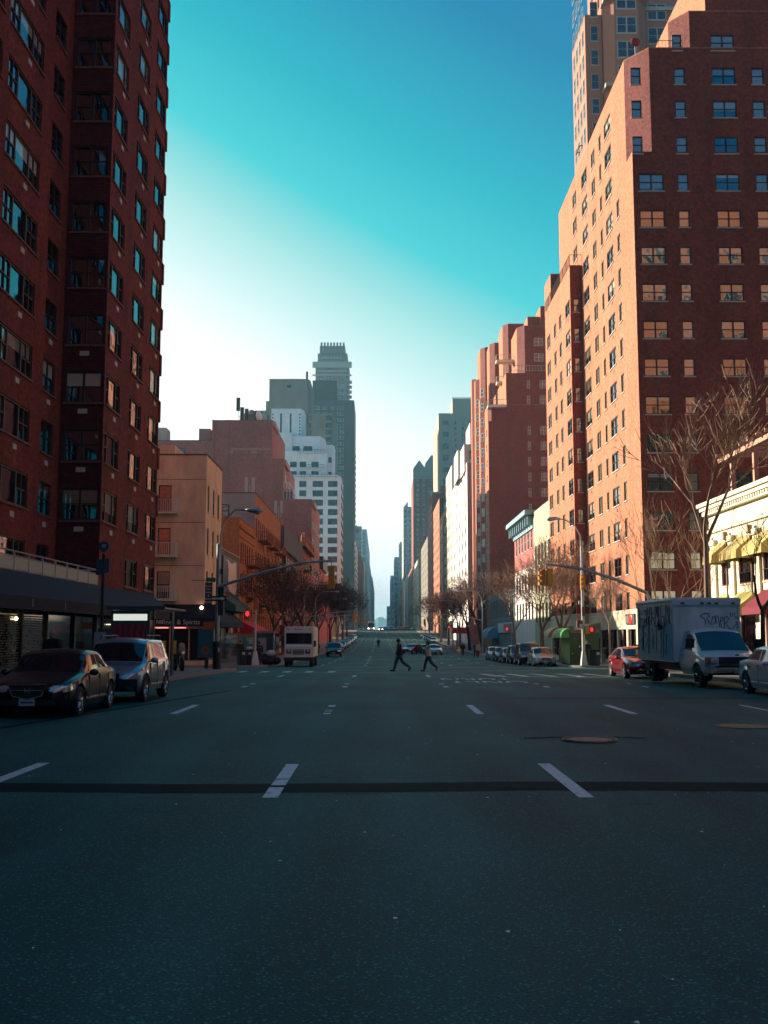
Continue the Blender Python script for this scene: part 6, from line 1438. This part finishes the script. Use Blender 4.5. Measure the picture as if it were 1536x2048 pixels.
b=MB(); z=zz_(1212); b.box(.2,.72,-.2,-.17,z-.09,z+.09,GREENS); s_=b.build('street_sign',o)
text_mesh('sign_lettering','E 71 ST',.12,mat('sign_white'),s_,(.46,-.205,z),(R(90),0,0),.001)
b=MB(); z=zz_(1205); b.box(-.32,-.18,-.2,-.1,z-.12,z+.12,mat('pale_teal_sticker',(.3,.6,.55),.5)); b.build('notice',o)
b=MB(); z=zz_(1248); b.box(-.45,-.1,-.2,.1,z-.25,z+.25,mat('signal_maroon',(.12,.03,.03),.5)); b.box(-.28,-.1,-.22,-.2,z-.24,z,mat('sign_white')); b.build('walk_signal',o)
b=MB(); z=zz_(1260); b.box(.10,.40,-.2,.1,z-.28,z+.26,YEL); b.box(.42,.80,-.2,.1,z-.28,z+.28,mat('signal_brown',(.16,.05,.03),.5)); w2_=b.build('walk_signal',o)
b=MB(); b.ell((.56,-.22,z+.03),(.11,.03,.16),REDL,8,6); b.build('stop_lens',w2_)
b=MB(); z=zz_(1222); b.box(-.1,.14,-.22,-.12,z-.35,z+.3,mat('steel_box',(.12,.08,.07),.6)); b.build('control_box',o)
# right near mast arm
px_,py_=13.95,54
o=thing_pole('traffic_signal_mast','curved grey signal arm with yellow heads reaching from behind the box truck','traffic light',px_,py_); zb=o.location.z
A=[W(1304,1225,y=54),W(1292,1185,y=54),W(1235,1160,y=54),W(1165,1138,y=54),W(1092,1128,y=54)]
b=MB(); b.tube([(0,0,0),(0,0,A[0].z-zb+.1)],[.16,.12],GREYM,8); b.build('pole',o)
b=MB(); b.tube([(0,0,A[0].z-zb)]+[(p.x-px_,0,p.z-zb) for p in A[1:]],[.1,.09,.08,.07,.05],GREYM,7); b.build('signal_arm',o)
b=MB(); b.tube([(0,0,A[0].z-zb),(A[3].x-px_,0,A[4].z-zb+.12),(A[4].x-px_,0,A[4].z-zb+.12)],.012,GREYM,4); b.build('stay_wire',o)
hx=A[4].x-px_; hz=A[4].z-zb
b=MB(); b.tube([(hx,0,hz),(hx,0,hz-.3)],.05,PWM,6); b.box(hx+.0,hx+.28,-.17,.17,hz-1.12,hz-.26,YEL); b.box(hx+.05,hx+.23,-.19,-.17,hz-1.08,hz-.3,mat('bright_signal_yellow',(.75,.38,.03),.4)); b.build('signal_head',o)
b=MB(); b.box(hx-.26,hx-.06,-.1,.2,hz-1.08,hz-.3,YEL)
for k in range(3): b.tube([(hx-.22,0,hz-.43-k*.27),(hx-.40,-.05,hz-.46-k*.27)],.11,YEL,8)
b.build('signal_head',o)
# no-standing pole and others on the left corner beyond the side street
def small_pole(label,x,y,h,m,red=False,top=None,name='signal_pole'):
    o=thing_pole(name,label,'pole',x,y); b=MB(); pole_base(b,0,0,0,m) if h>2.6 else None; b.tube([(0,0,.3),(0,0,h)],.07,m,7); b.build('pole',o)
    if red:
        b=MB(); b.box(-.75,-.45,-.1,.12,h-1.0,h-.35,mat('signal_brown')); b.tube([(-.45,0,h-.6),(0,0,h-.6)],.03,BLACKM,4); q=b.build('walk_signal',o)
        b=MB(); b.ell((-.6,-.12,h-.62),(.14,.04,.2),REDL,8,6); b.build('stop_lens',q)
    if top: b=MB(); b.box(-.16,.16,-.15,.1,h-.35,h+.5,top); b.build('signal_box',o)
    return o
small_pole('short pale pole with a red stop hand, just left of the step van',X(512,77),77,4.3,PWM,True,mat('signal_orange'))
small_pole('pale pole with a red signal right of the step van',X(626,128),128,4.0,PWM,True)
small_pole('thin pole with a red light before the right shop row',X(1022,142),142,4.0,GREYM,True)
small_pole('slim pole with a red light far on the right, under the bare trees',X(905,172),172,4.4,GREYM,True)
small_pole('thin bright red lamp pole beside the far red awning',X(850,215),215,4.2,PWM,True,mat('signal_orange'))
# bus stop pole near left kerb, shelter
o=thing_pole('bus_stop_sign','dark bus stop pole with round sign, before the awning on the left','sign post',X(205,34.5),34.5); zb=o.location.z
ZB=lambda py:Z(205,py,34.5)-zb
b=MB(); b.tube([(0,0,0),(0,0,ZB(1110))],.055,BLACKM,7); b.build('pole',o)
b=MB(); b.tube([(0,-.03,ZB(1093)),(0,.03,ZB(1093))],.17,mat('sign_navy',(.02,.05,.09),.5),20); d_=b.build('round_sign',o)
b=MB(); b.box(-.06,.06,-.045,-.03,ZB(1095),ZB(1089),mat('faded_sign_white',(.25,.28,.3),.5)); b.tube([(-.05,-.04,ZB(1108)),(.05,-.04,ZB(1108))],.04,mat('sign_red',(.3,.01,.03),.5),6); b.build('bus_symbol',d_)
b=MB(); b.box(-.22,-.02,-.06,-.03,ZB(1150),ZB(1119),mat('sign_navy')); b.box(.02,.2,-.06,-.03,ZB(1146),ZB(1117),mat('sign_navy')); b.build('route_panel',o)
b=MB(); b.box(-.22,.14,-.05,-.02,.9,1.7,mat('timetable_pale',(.18,.28,.32),.4)); b.build('timetable',o)
SHX=-10.35
o=thing_pole('bus_shelter','steel and glass bus shelter with a dark red poster behind the silver SUV','bus shelter',SHX,42)
zb=o.location.z; W2=lambda px,py,yy=41:W(px,py,y=yy)
xa,xc=W2(222,1250).x-SHX,W2(300,1250).x-SHX
dk=mat('shelter_steel',(.03,.06,.07),.4)
b=MB(); zt_=W2(260,1222).z-zb; b.box(xa,xc,-1.05,-.95,.1,zt_,dk); b.build('advert_case',o)
b=MB(); b.box(xa+.1,xc-.1,-1.07,-1.05,W2(260,1241).z-zb,W2(260,1228).z-zb,mat('lit_header',(.6,.6,.52),.5,emit=(.8,.85,.75),es=.35)); b.build('header_panel',o)
def redfn(t,b_):
    c=N(t,'ShaderNodeTexCoord'); n=N(t,'ShaderNodeTexWave'); n.inputs['Scale'].default_value=1.3; n.inputs['Distortion'].default_value=5; t.links.new(c.outputs['Object'],n.inputs[0])
    r=N(t,'ShaderNodeValToRGB'); t.links.new(n.outputs[1],r.inputs[0]); r.color_ramp.elements[0].color=(.14,.004,.02,1); r.color_ramp.elements[1].color=(.30,.03,.05,1); t.links.new(r.outputs[0],b_.inputs['Base Color'])
b=MB(); b.box(xa+.1,xc-.1,-1.07,-1.05,.6,W2(260,1249).z-zb,mat('red_poster',rough=.4,fn=redfn)); b.build('poster',o)
b=MB(); b.box(xa-.1,xc+.6,-1.2,3.2,zt_+.08,zt_+.14,mat('shelter_glass_roof',(.06,.16,.16),.15)); b.box(xa-.12,xc+.62,-1.25,-1.2,zt_+.05,zt_+.18,dk); b.build('roof',o)
b=MB()
for x,y in ((xc+.12,-.9),(xc+.42,1.2),(xc+.12,3.0),(xa,3.0)): b.tube([(x,y,0),(x,y,zt_+.08)],.04,CHROME,6)
b.build('posts',o)
b=MB(); b.box(xa+.0,xa+.03,-.9,3.0,.4,zt_-.1,mat('shelter_glass',(.02,.03,.03),.05)); b.build('glass_wall',o)
# kiosk advert, bin, people furniture at the far left corner
o=thing_pole('advert_kiosk','upright phone kiosk with a blue poster beside the left corner pole','kiosk',X(414,61.5),61.5); zb=o.location.z
h1=Z(414,1257,61.5)-zb; h0=Z(414,1315,61.5)-zb
b=MB(); b.box(-.48,.42,-.02,.6,h0,h1,mat('kiosk_steel',(.12,.13,.13),.4,.5)); b.box(-.1,.1,.1,.4,0,h0,DGP); b.build('case',o)
def ringfn(t,b_):
    c=N(t,'ShaderNodeTexCoord'); mp=N(t,'ShaderNodeMapping'); mp.inputs['Location'].default_value=(0.02,0,-1.05); t.links.new(c.outputs['Object'],mp.inputs[0])
    ln=N(t,'ShaderNodeVectorMath',operation='LENGTH'); t.links.new(mp.outputs[0],ln.inputs[0])
    r=N(t,'ShaderNodeValToRGB'); t.links.new(ln.outputs['Value'],r.inputs[0]); r.color_ramp.elements[0].position=0; r.color_ramp.elements[0].color=(.12,.02,.01,1)
    e=r.color_ramp.elements[1]; e.position=.16; e.color=(.30,.16,.03,1)
    for p,k in ((.25,(.24,.12,.03,1)),(.28,(.03,.13,.20,1)),(1,(.03,.16,.24,1))): q=r.color_ramp.elements.new(p); q.color=k
    t.links.new(r.outputs[0],b_.inputs['Base Color'])
b=MB(); b.box(-.42,.32,-.04,-.02,h0+.08,h1-.14,mat('blue_poster',rough=.4,fn=ringfn)); b.build('poster',o)
def litter_bin(label,x,y):
    o=thing_pole('litter_bin',label,'litter bin',x,y); b=MB(); b.tube([(0,0,0),(0,0,.1),(0,0,1.05),(0,0,1.12)],[.34,.36,.42,.44],BLACKM,14); b.build('basket',o)
    b=MB(); b.box(.05,.25,-.46,-.43,.75,.92,mat('sticker')); b.build('sticker',o)
litter_bin('black litter bin beside the far right corner lamp post',15.05,74.9)
litter_bin('black litter bin in front of the man, left of the step van',X(488,78),77.5)
litter_bin('second black bin touching the first, left of the step van',X(499,78),77.8)
o=thing_pole('rubbish_bags','pale and dark rubbish bags piled beside the step van','rubbish bags',X(541,80),80)
for k,(x,y,z,r_) in enumerate(((0,0,.3,.4),(.45,.2,.3,.38),(-.35,.2,.28,.36))): b=MB(); b.ell((x,y,z),(r_,r_*.9,r_*.8),BLACKM,10,7); b.build('bag',o,smooth=True)
b=MB(); b.ell((.1,-.05,.85),(.38,.32,.25),mat('white_bag',(.5,.47,.45),.5),10,7); b.build('bag',o,smooth=True)
# glazed phone stand behind
o=thing_pole('phone_booth','grey glazed phone booth behind the pale pole, left of the step van','phone booth',X(530,80.5),81.3)
b=MB(); b.box(-.9,.6,0,1,.3,2.35,mat('booth_glass',(.06,.10,.10),.15)); b.build('body',o); b=MB(); b.box(-1,.7,-.1,1.1,2.35,2.55,GREYST); b.build('roof',o); b=MB(); b.box(-.55,.05,-.03,0,.8,2.0,mat('pale_poster',(.35,.36,.36),.5)); b.build('poster',o)
# green newsstand, right
NX=15.6; o=thing_pole('newsstand','green metal newsstand with a curved bright green awning behind the corner lamp post','newsstand',NX,80.5)
zb=o.location.z; NG=mat('newsstand_green',(.035,.075,.022),.5); NGL=mat('bright_green_canvas',(.10,.36,.10),.6)
x0,x1=X(1138,79)-NX,X(1180,79)-NX
b=MB(); b.box(x0,x1+.6,-1.5,2.2,0,2.35,NG); b.build('body',o)
b=MB(); b.box(x0-.03,x0,-1.45,2.1,.1,2.0,mat('newsstand_side_green',(.20,.28,.10),.5)); b.build('side_panel',o)
b=MB(); dome_awning(b,(x0+.05,.3),.72,.7,1.75,2.0,NGL); b.build('awning',o)
b=MB(); b.box(x0,x1+.7,-1.6,2.3,2.35,2.6,mat('newsstand_fascia',(.20,.13,.10),.6)); b.build('roof',o)
b=MB(); b.ell((x0+.2,-1.55,.85),(.05,.03,.05),CHROME,6,5); b.ell((x0+.35,-1.55,1.95),(.04,.03,.04),CHROME,6,5); b.box(x1-.6,x1-.1,-1.53,-1.5,1.2,1.6,mat('sticker')); b.build('door_fittings',o)
o=thing_pole('parking_meter','slim grey parking meter in front of the green newsstand','parking meter',X(1160,78),78)
b=MB(); b.tube([(0,0,0),(0,0,1.1)],.035,GREYM,6); b.build('post',o); b=MB(); b.ell((0,0,1.25),(.12,.1,.2),DGP,10,7); b.build('meter_head',o,smooth=True)
o=thing_pole('road_work_barrel','orange barrel on the right pavement edge, under the far signal','traffic barrel',X(915,150),150); b=MB(); b.tube([(0,0,0),(0,0,.95)],[.3,.24],YEL,10); b.build('barrel',o); b=MB(); b.tube([(0,0,.4),(0,0,.55)],[.285,.27],WHITEP,10); b.build('band',o)
o=thing_pole('shop_canopy','red canopy over a shop door far on the right','canopy',16.5,220); b=MB(); b.box(-1.6,1.8,-2,2,2.4,3.6,mat('scarlet_canvas',(.55,.01,.02),.7)); b.build('canvas',o); b=MB(); b.tube([(-1.5,-1.9,0),(-1.5,-1.9,2.4)],.05,GREYM,5); b.tube([(1.7,-1.9,0),(1.7,-1.9,2.4)],.05,GREYM,5); b.build('posts',o)
o=thing_pole('shop_canopy','maroon canopy right of the step van on the left pavement','canopy',-11.3,142); b=MB(); b.poly([(-1.6,-4,3.9),(1.5,-4,2.9),(1.5,10,2.9),(-1.6,10,3.9)],MC); b.poly([(1.5,-4,2.9),(1.5,-4,2.4),(1.5,10,2.4),(1.5,10,2.9)],MC); b.poly([(-1.6,-4,3.9),(-1.6,-4,2.4),(1.5,-4,2.4),(1.5,-4,2.9)],MC); b.build('canvas',o); b=MB(); b.tube([(1.4,-3.9,0),(1.4,-3.9,2.4)],.05,GREYM,5); b.tube([(1.4,9.9,0),(1.4,9.9,2.4)],.05,GREYM,5); b.build('posts',o)

# ================================================================ PEOPLE
def skin_mesh(name,V_,E_,Rr,m,parent,extra=None,sub=1):
    me=bpy.data.meshes.new(name); me.from_pydata(V_,E_,[]); ob=bpy.data.objects.new(name,me); COL.objects.link(ob)
    sk=ob.modifiers.new('s','SKIN'); 
    sv=me.skin_vertices[0] if me.skin_vertices else None
    if sv is None:
        import bmesh
        bm=bmesh.new(); bm.from_mesh(me); bm.verts.layers.skin.verify(); bm.to_mesh(me); bm.free(); sv=me.skin_vertices[0]
    for i,r_ in enumerate(Rr): sv.data[i].radius=(r_ if isinstance(r_,tuple) else (r_,r_)); sv.data[i].use_root=(i==0)
    ss=ob.modifiers.new('u','SUBSURF'); ss.levels=sub; ss.render_levels=sub
    dg=bpy.context.evaluated_depsgraph_get(); dg.update(); out=bpy.data.meshes.new_from_object(ob.evaluated_get(dg)); bpy.data.objects.remove(ob)
    out.materials.clear(); out.materials.append(m)
    for p in out.polygons: p.use_smooth=True
    if extra:                                    # extra closed shapes (head features) joined into the same mesh
        import bmesh
        bm=bmesh.new(); bm.from_mesh(out); vs=[bm.verts.new(v) for v in extra.v]
        for f in extra.f:
            try: fc=bm.faces.new([vs[i] for i in f]); fc.smooth=True
            except ValueError: pass
        bm.to_mesh(out); bm.free()
    o=bpy.data.objects.new(name,out); COL.objects.link(o); o.parent=parent; return o
def person(label,loc,rz,h=1.76,walk=1.0,top=(.02,.02,.022),legs=(.02,.03,.045),shoe=(.015,.012,.012),hair=(.01,.008,.007),cap=False,long_hair=False,boots=None,group=None,coat=0,arm=.35):
    """faces -X before rotation; walk 0 = standing, 1 = full stride (front leg upright, rear leg trailing)"""
    o=empty('person',loc,label,'person',group,rz); s=h/1.76; w=walk
    P={}
    P['pel']=(0,0,.97); P['spi']=(-.01,0,1.18); P['che']=(-.03,0,1.38); P['nec']=(-.04,0,1.51); P['hea']=(-.07,0,1.60); P['top']=(-.07,0,1.70)
    for sd,fw in ((1,w),(-1,-w)):
        n='L' if sd>0 else 'R'; hp=(0,sd*.095,.93)
        if fw>0: kn=(-.20*w,sd*.10,.52); an=(-.30*w,sd*.10,.10); to=(-.52*w if w else -.2,sd*.11,.045)
        elif fw<0: kn=(.16*w,sd*.10,.50); an=(.55*w,sd*.10,.24); to=(.49*w,sd*.10,.04)
        else: kn=(-.02,sd*.11,.50); an=(.0,sd*.12,.10); to=(-.20,sd*.13,.045)
        if w==0: to=(-.2,sd*.13,.045)
        sh=(-.03,sd*.19,1.43); a=arm*(-fw if w else 0)
        el_=(-.03-(.12*a if w else 0),sd*.245,1.15); wr=(-.06-(.42*a if w else .02),sd*.25,.90 if abs(a)<.1 else .92)
        P['h'+n],P['k'+n],P['a'+n],P['t'+n],P['s'+n],P['e'+n],P['w'+n]=hp,kn,an,to,sh,el_,wr
        P['p'+n]=(wr[0]-.02,wr[1]-sd*.01,wr[2]-.08)
    S3=lambda k:tuple(c*s for c in P[k])
    def sk(name,ks,ed,rr,m,ex=None): return skin_mesh(name,[S3(k) for k in ks],[(ks.index(a),ks.index(b)) for a,b in ed],[tuple(q*s for q in r_) if isinstance(r_,tuple) else r_*s for r_ in rr],m,o,ex)
    ks=['pel','spi','che','nec','hea','top']+[a+n for n in 'LR' for a in 'hkatsewp']
    rr=[(.10,.09),(.10,.09),(.11,.08),.050,(.078,.09),(.07,.075)]+[.075,.050,.04,.03,.04,.035,.03,.035]*2
    ed=[('pel','spi'),('spi','che'),('che','nec'),('nec','hea'),('hea','top')]
    for n in 'LR': ed+=[('pel','h'+n),('h'+n,'k'+n),('k'+n,'a'+n),('a'+n,'t'+n),('che','s'+n),('s'+n,'e'+n),('e'+n,'w'+n),('w'+n,'p'+n)]
    ex=MB(); hx,hy,hz=S3('hea')
    ex.ell((hx,hy,hz+.03*s),(.098*s,.078*s,.118*s),SKIN,12,9); ex.ell((hx-.098*s,0,hz+.015*s),(.02*s,.014*s,.025*s),SKIN,6,5); ex.ell((hx-.085*s,0,hz-.045*s),(.016*s,.028*s,.010*s),SKIN,6,5)
    for q in (-1,1):
        ex.ell((hx-.085*s,q*.033*s,hz+.04*s),(.012*s,.014*s,.010*s),SKIN,6,5); ex.ell((hx+.01*s,q*.080*s,hz+.02*s),(.022*s,.012*s,.032*s),SKIN,6,5)
    for n,q in (('L',1),('R',-1)):               # five fingers curled from each palm
        bx,by,bz=S3('p'+n)
        for k,(dy,ln) in enumerate(((-.028,.065),(-.010,.075),(.010,.072),(.028,.058))):
            ex.tube([(bx,by+dy*s*.3,bz-.02*s),(bx+dy*s*.9,by,bz-.02*s-ln*.55*s),(bx+dy*s*.9-.012*s,by-q*.02*s,bz-.02*s-ln*s)],[.010*s,.009*s,.007*s],SKIN,5)
        ex.tube([(bx-.015*s,by,bz+.01*s),(bx-.04*s,by-q*.01*s,bz-.02*s),(bx-.045*s,by-q*.015*s,bz-.05*s)],[.011*s,.010*s,.008*s],SKIN,5)
    sk('body',ks,ed,rr,SKIN,ex)
    cm=lambda nm,c,r_=.85: mat('%s_%02x%02x%02x'%(nm,*[min(255,int(v*255)) for v in c]),c,r_)
    P['hem']=(0,0,.80-coat)
    ks=['spi','che','pel','hem']+[a+n for n in 'LR' for a in 'sew']
    sk('jacket',ks,[('spi','che'),('spi','pel'),('pel','hem')]+[e for n in 'LR' for e in (('che','s'+n),('s'+n,'e'+n),('e'+n,'w'+n))],[(.21,.17),(.22,.17),(.21,.18),(.21,.19)]+[.105,.085,.065]*2,cm('cloth',top))
    P['wai']=(0,0,1.02)
    ks=['pel','wai']+[a+n for n in 'LR' for a in 'hka']
    sk('trousers',ks,[('pel','wai')]+[e for n in 'LR' for e in (('pel','h'+n),('h'+n,'k'+n),('k'+n,'a'+n))],[(.17,.15),(.15,.14)]+[.125,.10,.085]*2,cm('cloth',legs))
    for n in 'LR':
        b=MB(); a_,t_=Vector(S3('a'+n)),Vector(S3('t'+n)); heel=a_+Vector((.05*s,0,-.055*s)) if P['a'+n][2]<.15 else a_+Vector((.06*s,0,.02*s))
        b.tube([heel,(a_+t_)/2+Vector((0,0,-.01)),t_+Vector((-.02*s,0,0))],[.045*s,.052*s,.035*s],cm('leather',boots or shoe,.5),8)
        if boots:
            k_=Vector(S3('k'+n)); b.tube([a_+(k_-a_)*.62,a_],[.075*s,.062*s],cm('leather',boots,.5),8)
        b.build('shoe',o,smooth=True)
    if hair:
        b=MB(); b.ell((hx+.018*s,0,hz+.058*s),(.104*s,.090*s,.108*s),cm('hair',hair),12,8)
        if long_hair: b.ell((hx+.06*s,0,hz-.07*s),(.065*s,.10*s,.15*s),cm('hair',hair),10,7)
        b.build('hair',o,smooth=True)
    if cap:
        b=MB(); b.ell((hx+.0*s,0,hz+.085*s),(.118*s,.10*s,.085*s),cm('cap',(.008,.008,.01)),12,8); b.box(hx-.19*s,hx-.08*s,-.06*s,.06*s,hz+.07*s,hz+.085*s,cm('cap',(.008,.008,.01))); b.build('cap',o,smooth=True)
    return o
def gp(x,y,up=0): return (x,y,zg(y)+up)
person('man in a dark jacket and cap striding left across the avenue',gp(X(799,61),61),R(0),1.84,1.0,top=(.012,.012,.016),legs=(.03,.06,.075),cap=True)
person('woman in a pale grey jacket, jeans and brown boots walking left across the avenue',gp(X(857,61),61.2),R(2),1.72,.86,top=(.42,.41,.42),legs=(.02,.05,.08),long_hair=True,boots=(.16,.05,.03))
person('distant dark figure crossing in the middle of the far roadway',gp(X(757,205),205),R(90),1.75,.6)
person('broad man in a dark coat standing between the right corner lamp post and bin',gp(15.0,77.5,.15),R(90),1.80,0,coat=.15,top=(.012,.01,.012))
person('bald man in a dark coat standing behind the black sedan',gp(X(103,30.5),30.8,.15),R(80),1.76,0,hair=None,top=(.008,.01,.012))
person('man in a black jacket and blue jeans walking away, left of the step van',gp(X(482,79),79,.15),R(-95),1.80,.5,legs=(.02,.06,.11))
person('dark dressed person at the phone booth behind the pale pole',gp(X(519,79.5),79.8,.15),R(-80),1.72,0)
DG='pedestrians on the far right pavement'
person('pedestrian in black on the right pavement, left one of the far cluster',gp(X(925,132),132,.15),R(90),1.72,.5,group=DG)
person('pedestrian in brown beside the far right tree trunk',gp(X(950,120),120,.15),R(60),1.74,.4,top=(.08,.03,.02),group=DG)
person('pedestrian in a pale top at the far end of the parked row on the right',gp(X(966,112.5),119,.15),R(90),1.68,.5,top=(.4,.38,.35),legs=(.2,.03,.05),group=DG)
person('pedestrian in dark clothes among shopfronts right of the step van',gp(X(636,135),135,.15),R(90),1.72,.5,group='pedestrians on the far left pavement')
person('second dark pedestrian farther along the left shopfronts',gp(X(664,160),160,.15),R(90),1.72,.5,group='pedestrians on the far left pavement')

# ================================================================ TREES
def tree(name,label,x,y,h,trunk_h,spread,seed,levels=5,r0=.16,kids=3,barkm=BARK,twigm=TWIG,lean=(0,0),group='bare street trees',leaves=None,up=.28,trunks=1,tw=.011):
    o=thing_pole(name,label,'tree',x,y,group=group); q=random.Random(seed); tb=MB(); cb=MB(); ends=[]
    def grow(p,d,ln,r_,lv):
        n=4 if lv<2 else 3; pts=[p]; rad=[r_]
        for i in range(n):
            d=(d+Vector((q.uniform(-.16,.16),q.uniform(-.16,.16),q.uniform(-.05,.13)))).normalized(); p=p+d*ln/n; pts.append(p); rad.append(max(tw*.7,r_*(1-.42*(i+1)/n)))
        (tb if lv<2 else cb).tube(pts,rad,barkm if lv<3 else twigm,6 if lv<2 else (4 if lv<3 else 3),False)
        if lv>=levels: ends.append(p); return
        k=kids+(1 if lv>=2 else 0)
        for j in range(k):
            i=n if j==0 else q.randint(max(1,n-2),n); b0=pts[i]; a=q.uniform(0,6.283); t=q.uniform(.45,.95)*spread if j else q.uniform(.1,.35)
            ax=d.orthogonal().normalized(); side=Matrix.Rotation(a,3,d)@ax
            nd=(d*math.cos(t)+side*math.sin(t)+Vector((0,0,up))).normalized()
            grow(b0,nd,ln*q.uniform(.62,.86),max(tw,rad[i]*(.85 if j==0 else q.uniform(.5,.72))),lv+1)
    for t in range(trunks):
        d0=Vector((lean[0]+(q.uniform(-.35,.35) if trunks>1 else 0),lean[1]+(q.uniform(-.2,.2) if trunks>1 else 0),1)).normalized()
        pts=[Vector((0,0,0)),Vector((d0.x*trunk_h*.3+q.uniform(-.05,.05),0,trunk_h*.4)),Vector(d0)*trunk_h]
        tb.tube(pts,[r0*1.25,r0,r0*.85],barkm,8,False)
        for j in range(max(2,kids)):
            a=6.283*j/max(2,kids)+q.uniform(-.4,.4); t_=q.uniform(.25,.6)*spread
            nd=(d0*math.cos(t_)+Vector((math.cos(a),math.sin(a),0))*math.sin(t_)).normalized()
            grow(pts[-1],nd,(h-trunk_h)*.36,r0*.62,1)
    tb.build('trunk',o); 
    if leaves:
        lm,nl,ls=leaves
        for p in ends:
            for _ in range(nl):
                c=p+Vector((q.gauss(0,.22),q.gauss(0,.22),q.gauss(0,.18))); a=Vector((q.uniform(-1,1),q.uniform(-1,1),q.uniform(-1,1))).normalized()*ls; b_=a.orthogonal().normalized()*ls*.7
                cb.poly([c-a,c+b_,c+a,c-b_],lm)
    cb.build('crown',o); return o
RLF=mat('dead_maroon_leaves',(.055,.018,.013),.85)
tree('street_tree','leafless light barked tree rising above the box truck, tall and slim',14.7,47.6,13.2,5.8,.88,21,5,.15,3,up=.34,tw=.017)
tree('street_tree','thin multi stemmed bare tree against the deep red wall, behind the box truck',15.4,57,9.2,2.2,1.0,8,5,.08,2,trunks=4,up=.30,barkm=TWIG)
tree('street_tree','dark bare tree at the right edge before the cream building',15.3,42.5,6.8,2.6,.9,14,5,.11,2,barkm=BARKD,twigm=BARKD)
tree('street_tree','spreading bare tree behind the green newsstand, sunlit twigs',15.3,90,10.2,2.6,1.15,5,6,.2,3,up=.16,tw=.013)
tree('street_tree','wide bare tree left of the newsstand tree, over the parked SUVs',15.2,100,10.2,2.8,1.15,9,6,.2,3,up=.16,tw=.013)
tree('street_tree','small pale bare tree close to the stone shopfront on the right',17.0,79.0,6.5,3.0,.9,3,5,.06,3,barkm=mat('pale_bark',(.34,.25,.19),.9),twigm=mat('pale_bark'),tw=.008)
tree('street_tree','dark leaning bare tree left of the orange tower front, right pavement',15.2,157,13,4,1.0,31,5,.26,3,barkm=BARKD,lean=(-.18,0),tw=.02)
tree('street_tree','dark bare tree with a wide fork before the white painted block',14.8,176,13,4,1.1,33,5,.24,3,barkm=BARKD,lean=(-.1,0),tw=.02)
tree('street_tree','low sunlit bare tree before the shop row on the right',15.4,122,9.5,3,1.1,35,5,.16,3,tw=.015)
for k,(x_,y_,h_) in enumerate(((15,200,12),(14.5,225,12),(14.5,252,12),(14.6,282,12),(14.6,315,12))):
    tree('street_tree',('bare brown','tangled brown','dusky brown','dim brown','smallest brown')[k]+' tree in the far right tree row, number %s from its near end'%('one','two','three','four','five')[k],x_,y_,h_,3,1.1,50+k,5,.22,3,twigm=mat('brown_twig',(.12,.055,.04),.9),tw=.03,leaves=(mat('brown_dead_leaves',(.11,.045,.03),.9),1,.16))
tree('street_tree','tree with dark maroon dead leaves behind the step van, nearest on the left',-9.6,97,9.2,3.0,1.15,61,5,.15,3,barkm=BARKD,twigm=BARKD,leaves=(RLF,3,.09),up=.12)
tree('street_tree','maroon leaved tree right of the first one, above the step van roof',-9.6,112,9.8,3.0,1.15,62,5,.18,3,barkm=BARKD,twigm=BARKD,leaves=(RLF,3,.09),up=.14)
tree('street_tree','dark branching tree with few dead leaves before the walk-ups',-9.6,130,10.5,3.2,1.1,63,5,.22,3,barkm=BARKD,twigm=BARKD,leaves=(RLF,1,.10),up=.2,lean=(.12,0))
tree('street_tree','dark dense twigged tree before the narrow tan house',-9.6,165,11,3.2,1.1,64,5,.22,3,barkm=BARKD,twigm=BARKD,leaves=(RLF,2,.14))
for k,(y_,h_) in enumerate(((205,12),(240,13),(275,13),(310,13))):
    tree('street_tree',('dark','darker','deep green black','tiny dark')[k]+' tree in the far left tree row, number %s from its near end'%('one','two','three','four')[k],-9.6,y_,h_,3,1.1,70+k,5,.24,3,barkm=BARKD,twigm=BARKD,tw=.03,leaves=(mat('dark_dead_leaves',(.03,.035,.03),.9),3,.2))
# ---- air between the camera and the far end of the avenue
b=MB(); b.box(-950,950,-80,6400,-150,182,mat('haze_air'))
hz=b.build('haze'); tag(hz,'pale bluish air thickening along the length of the avenue','haze',kind='stuff')
t=MATS['haze_air'].node_tree; t.nodes.clear(); ov=N(t,'ShaderNodeOutputMaterial'); pv=N(t,'ShaderNodeVolumePrincipled'); pv.inputs['Color'].default_value=(.42,.82,1,1); pv.inputs['Density'].default_value=.00019; pv.inputs['Anisotropy'].default_value=.3
t.links.new(pv.outputs[0],ov.inputs['Volume'])
for ob in list(bpy.data.objects):
    if '_o' in ob: del ob['_o']
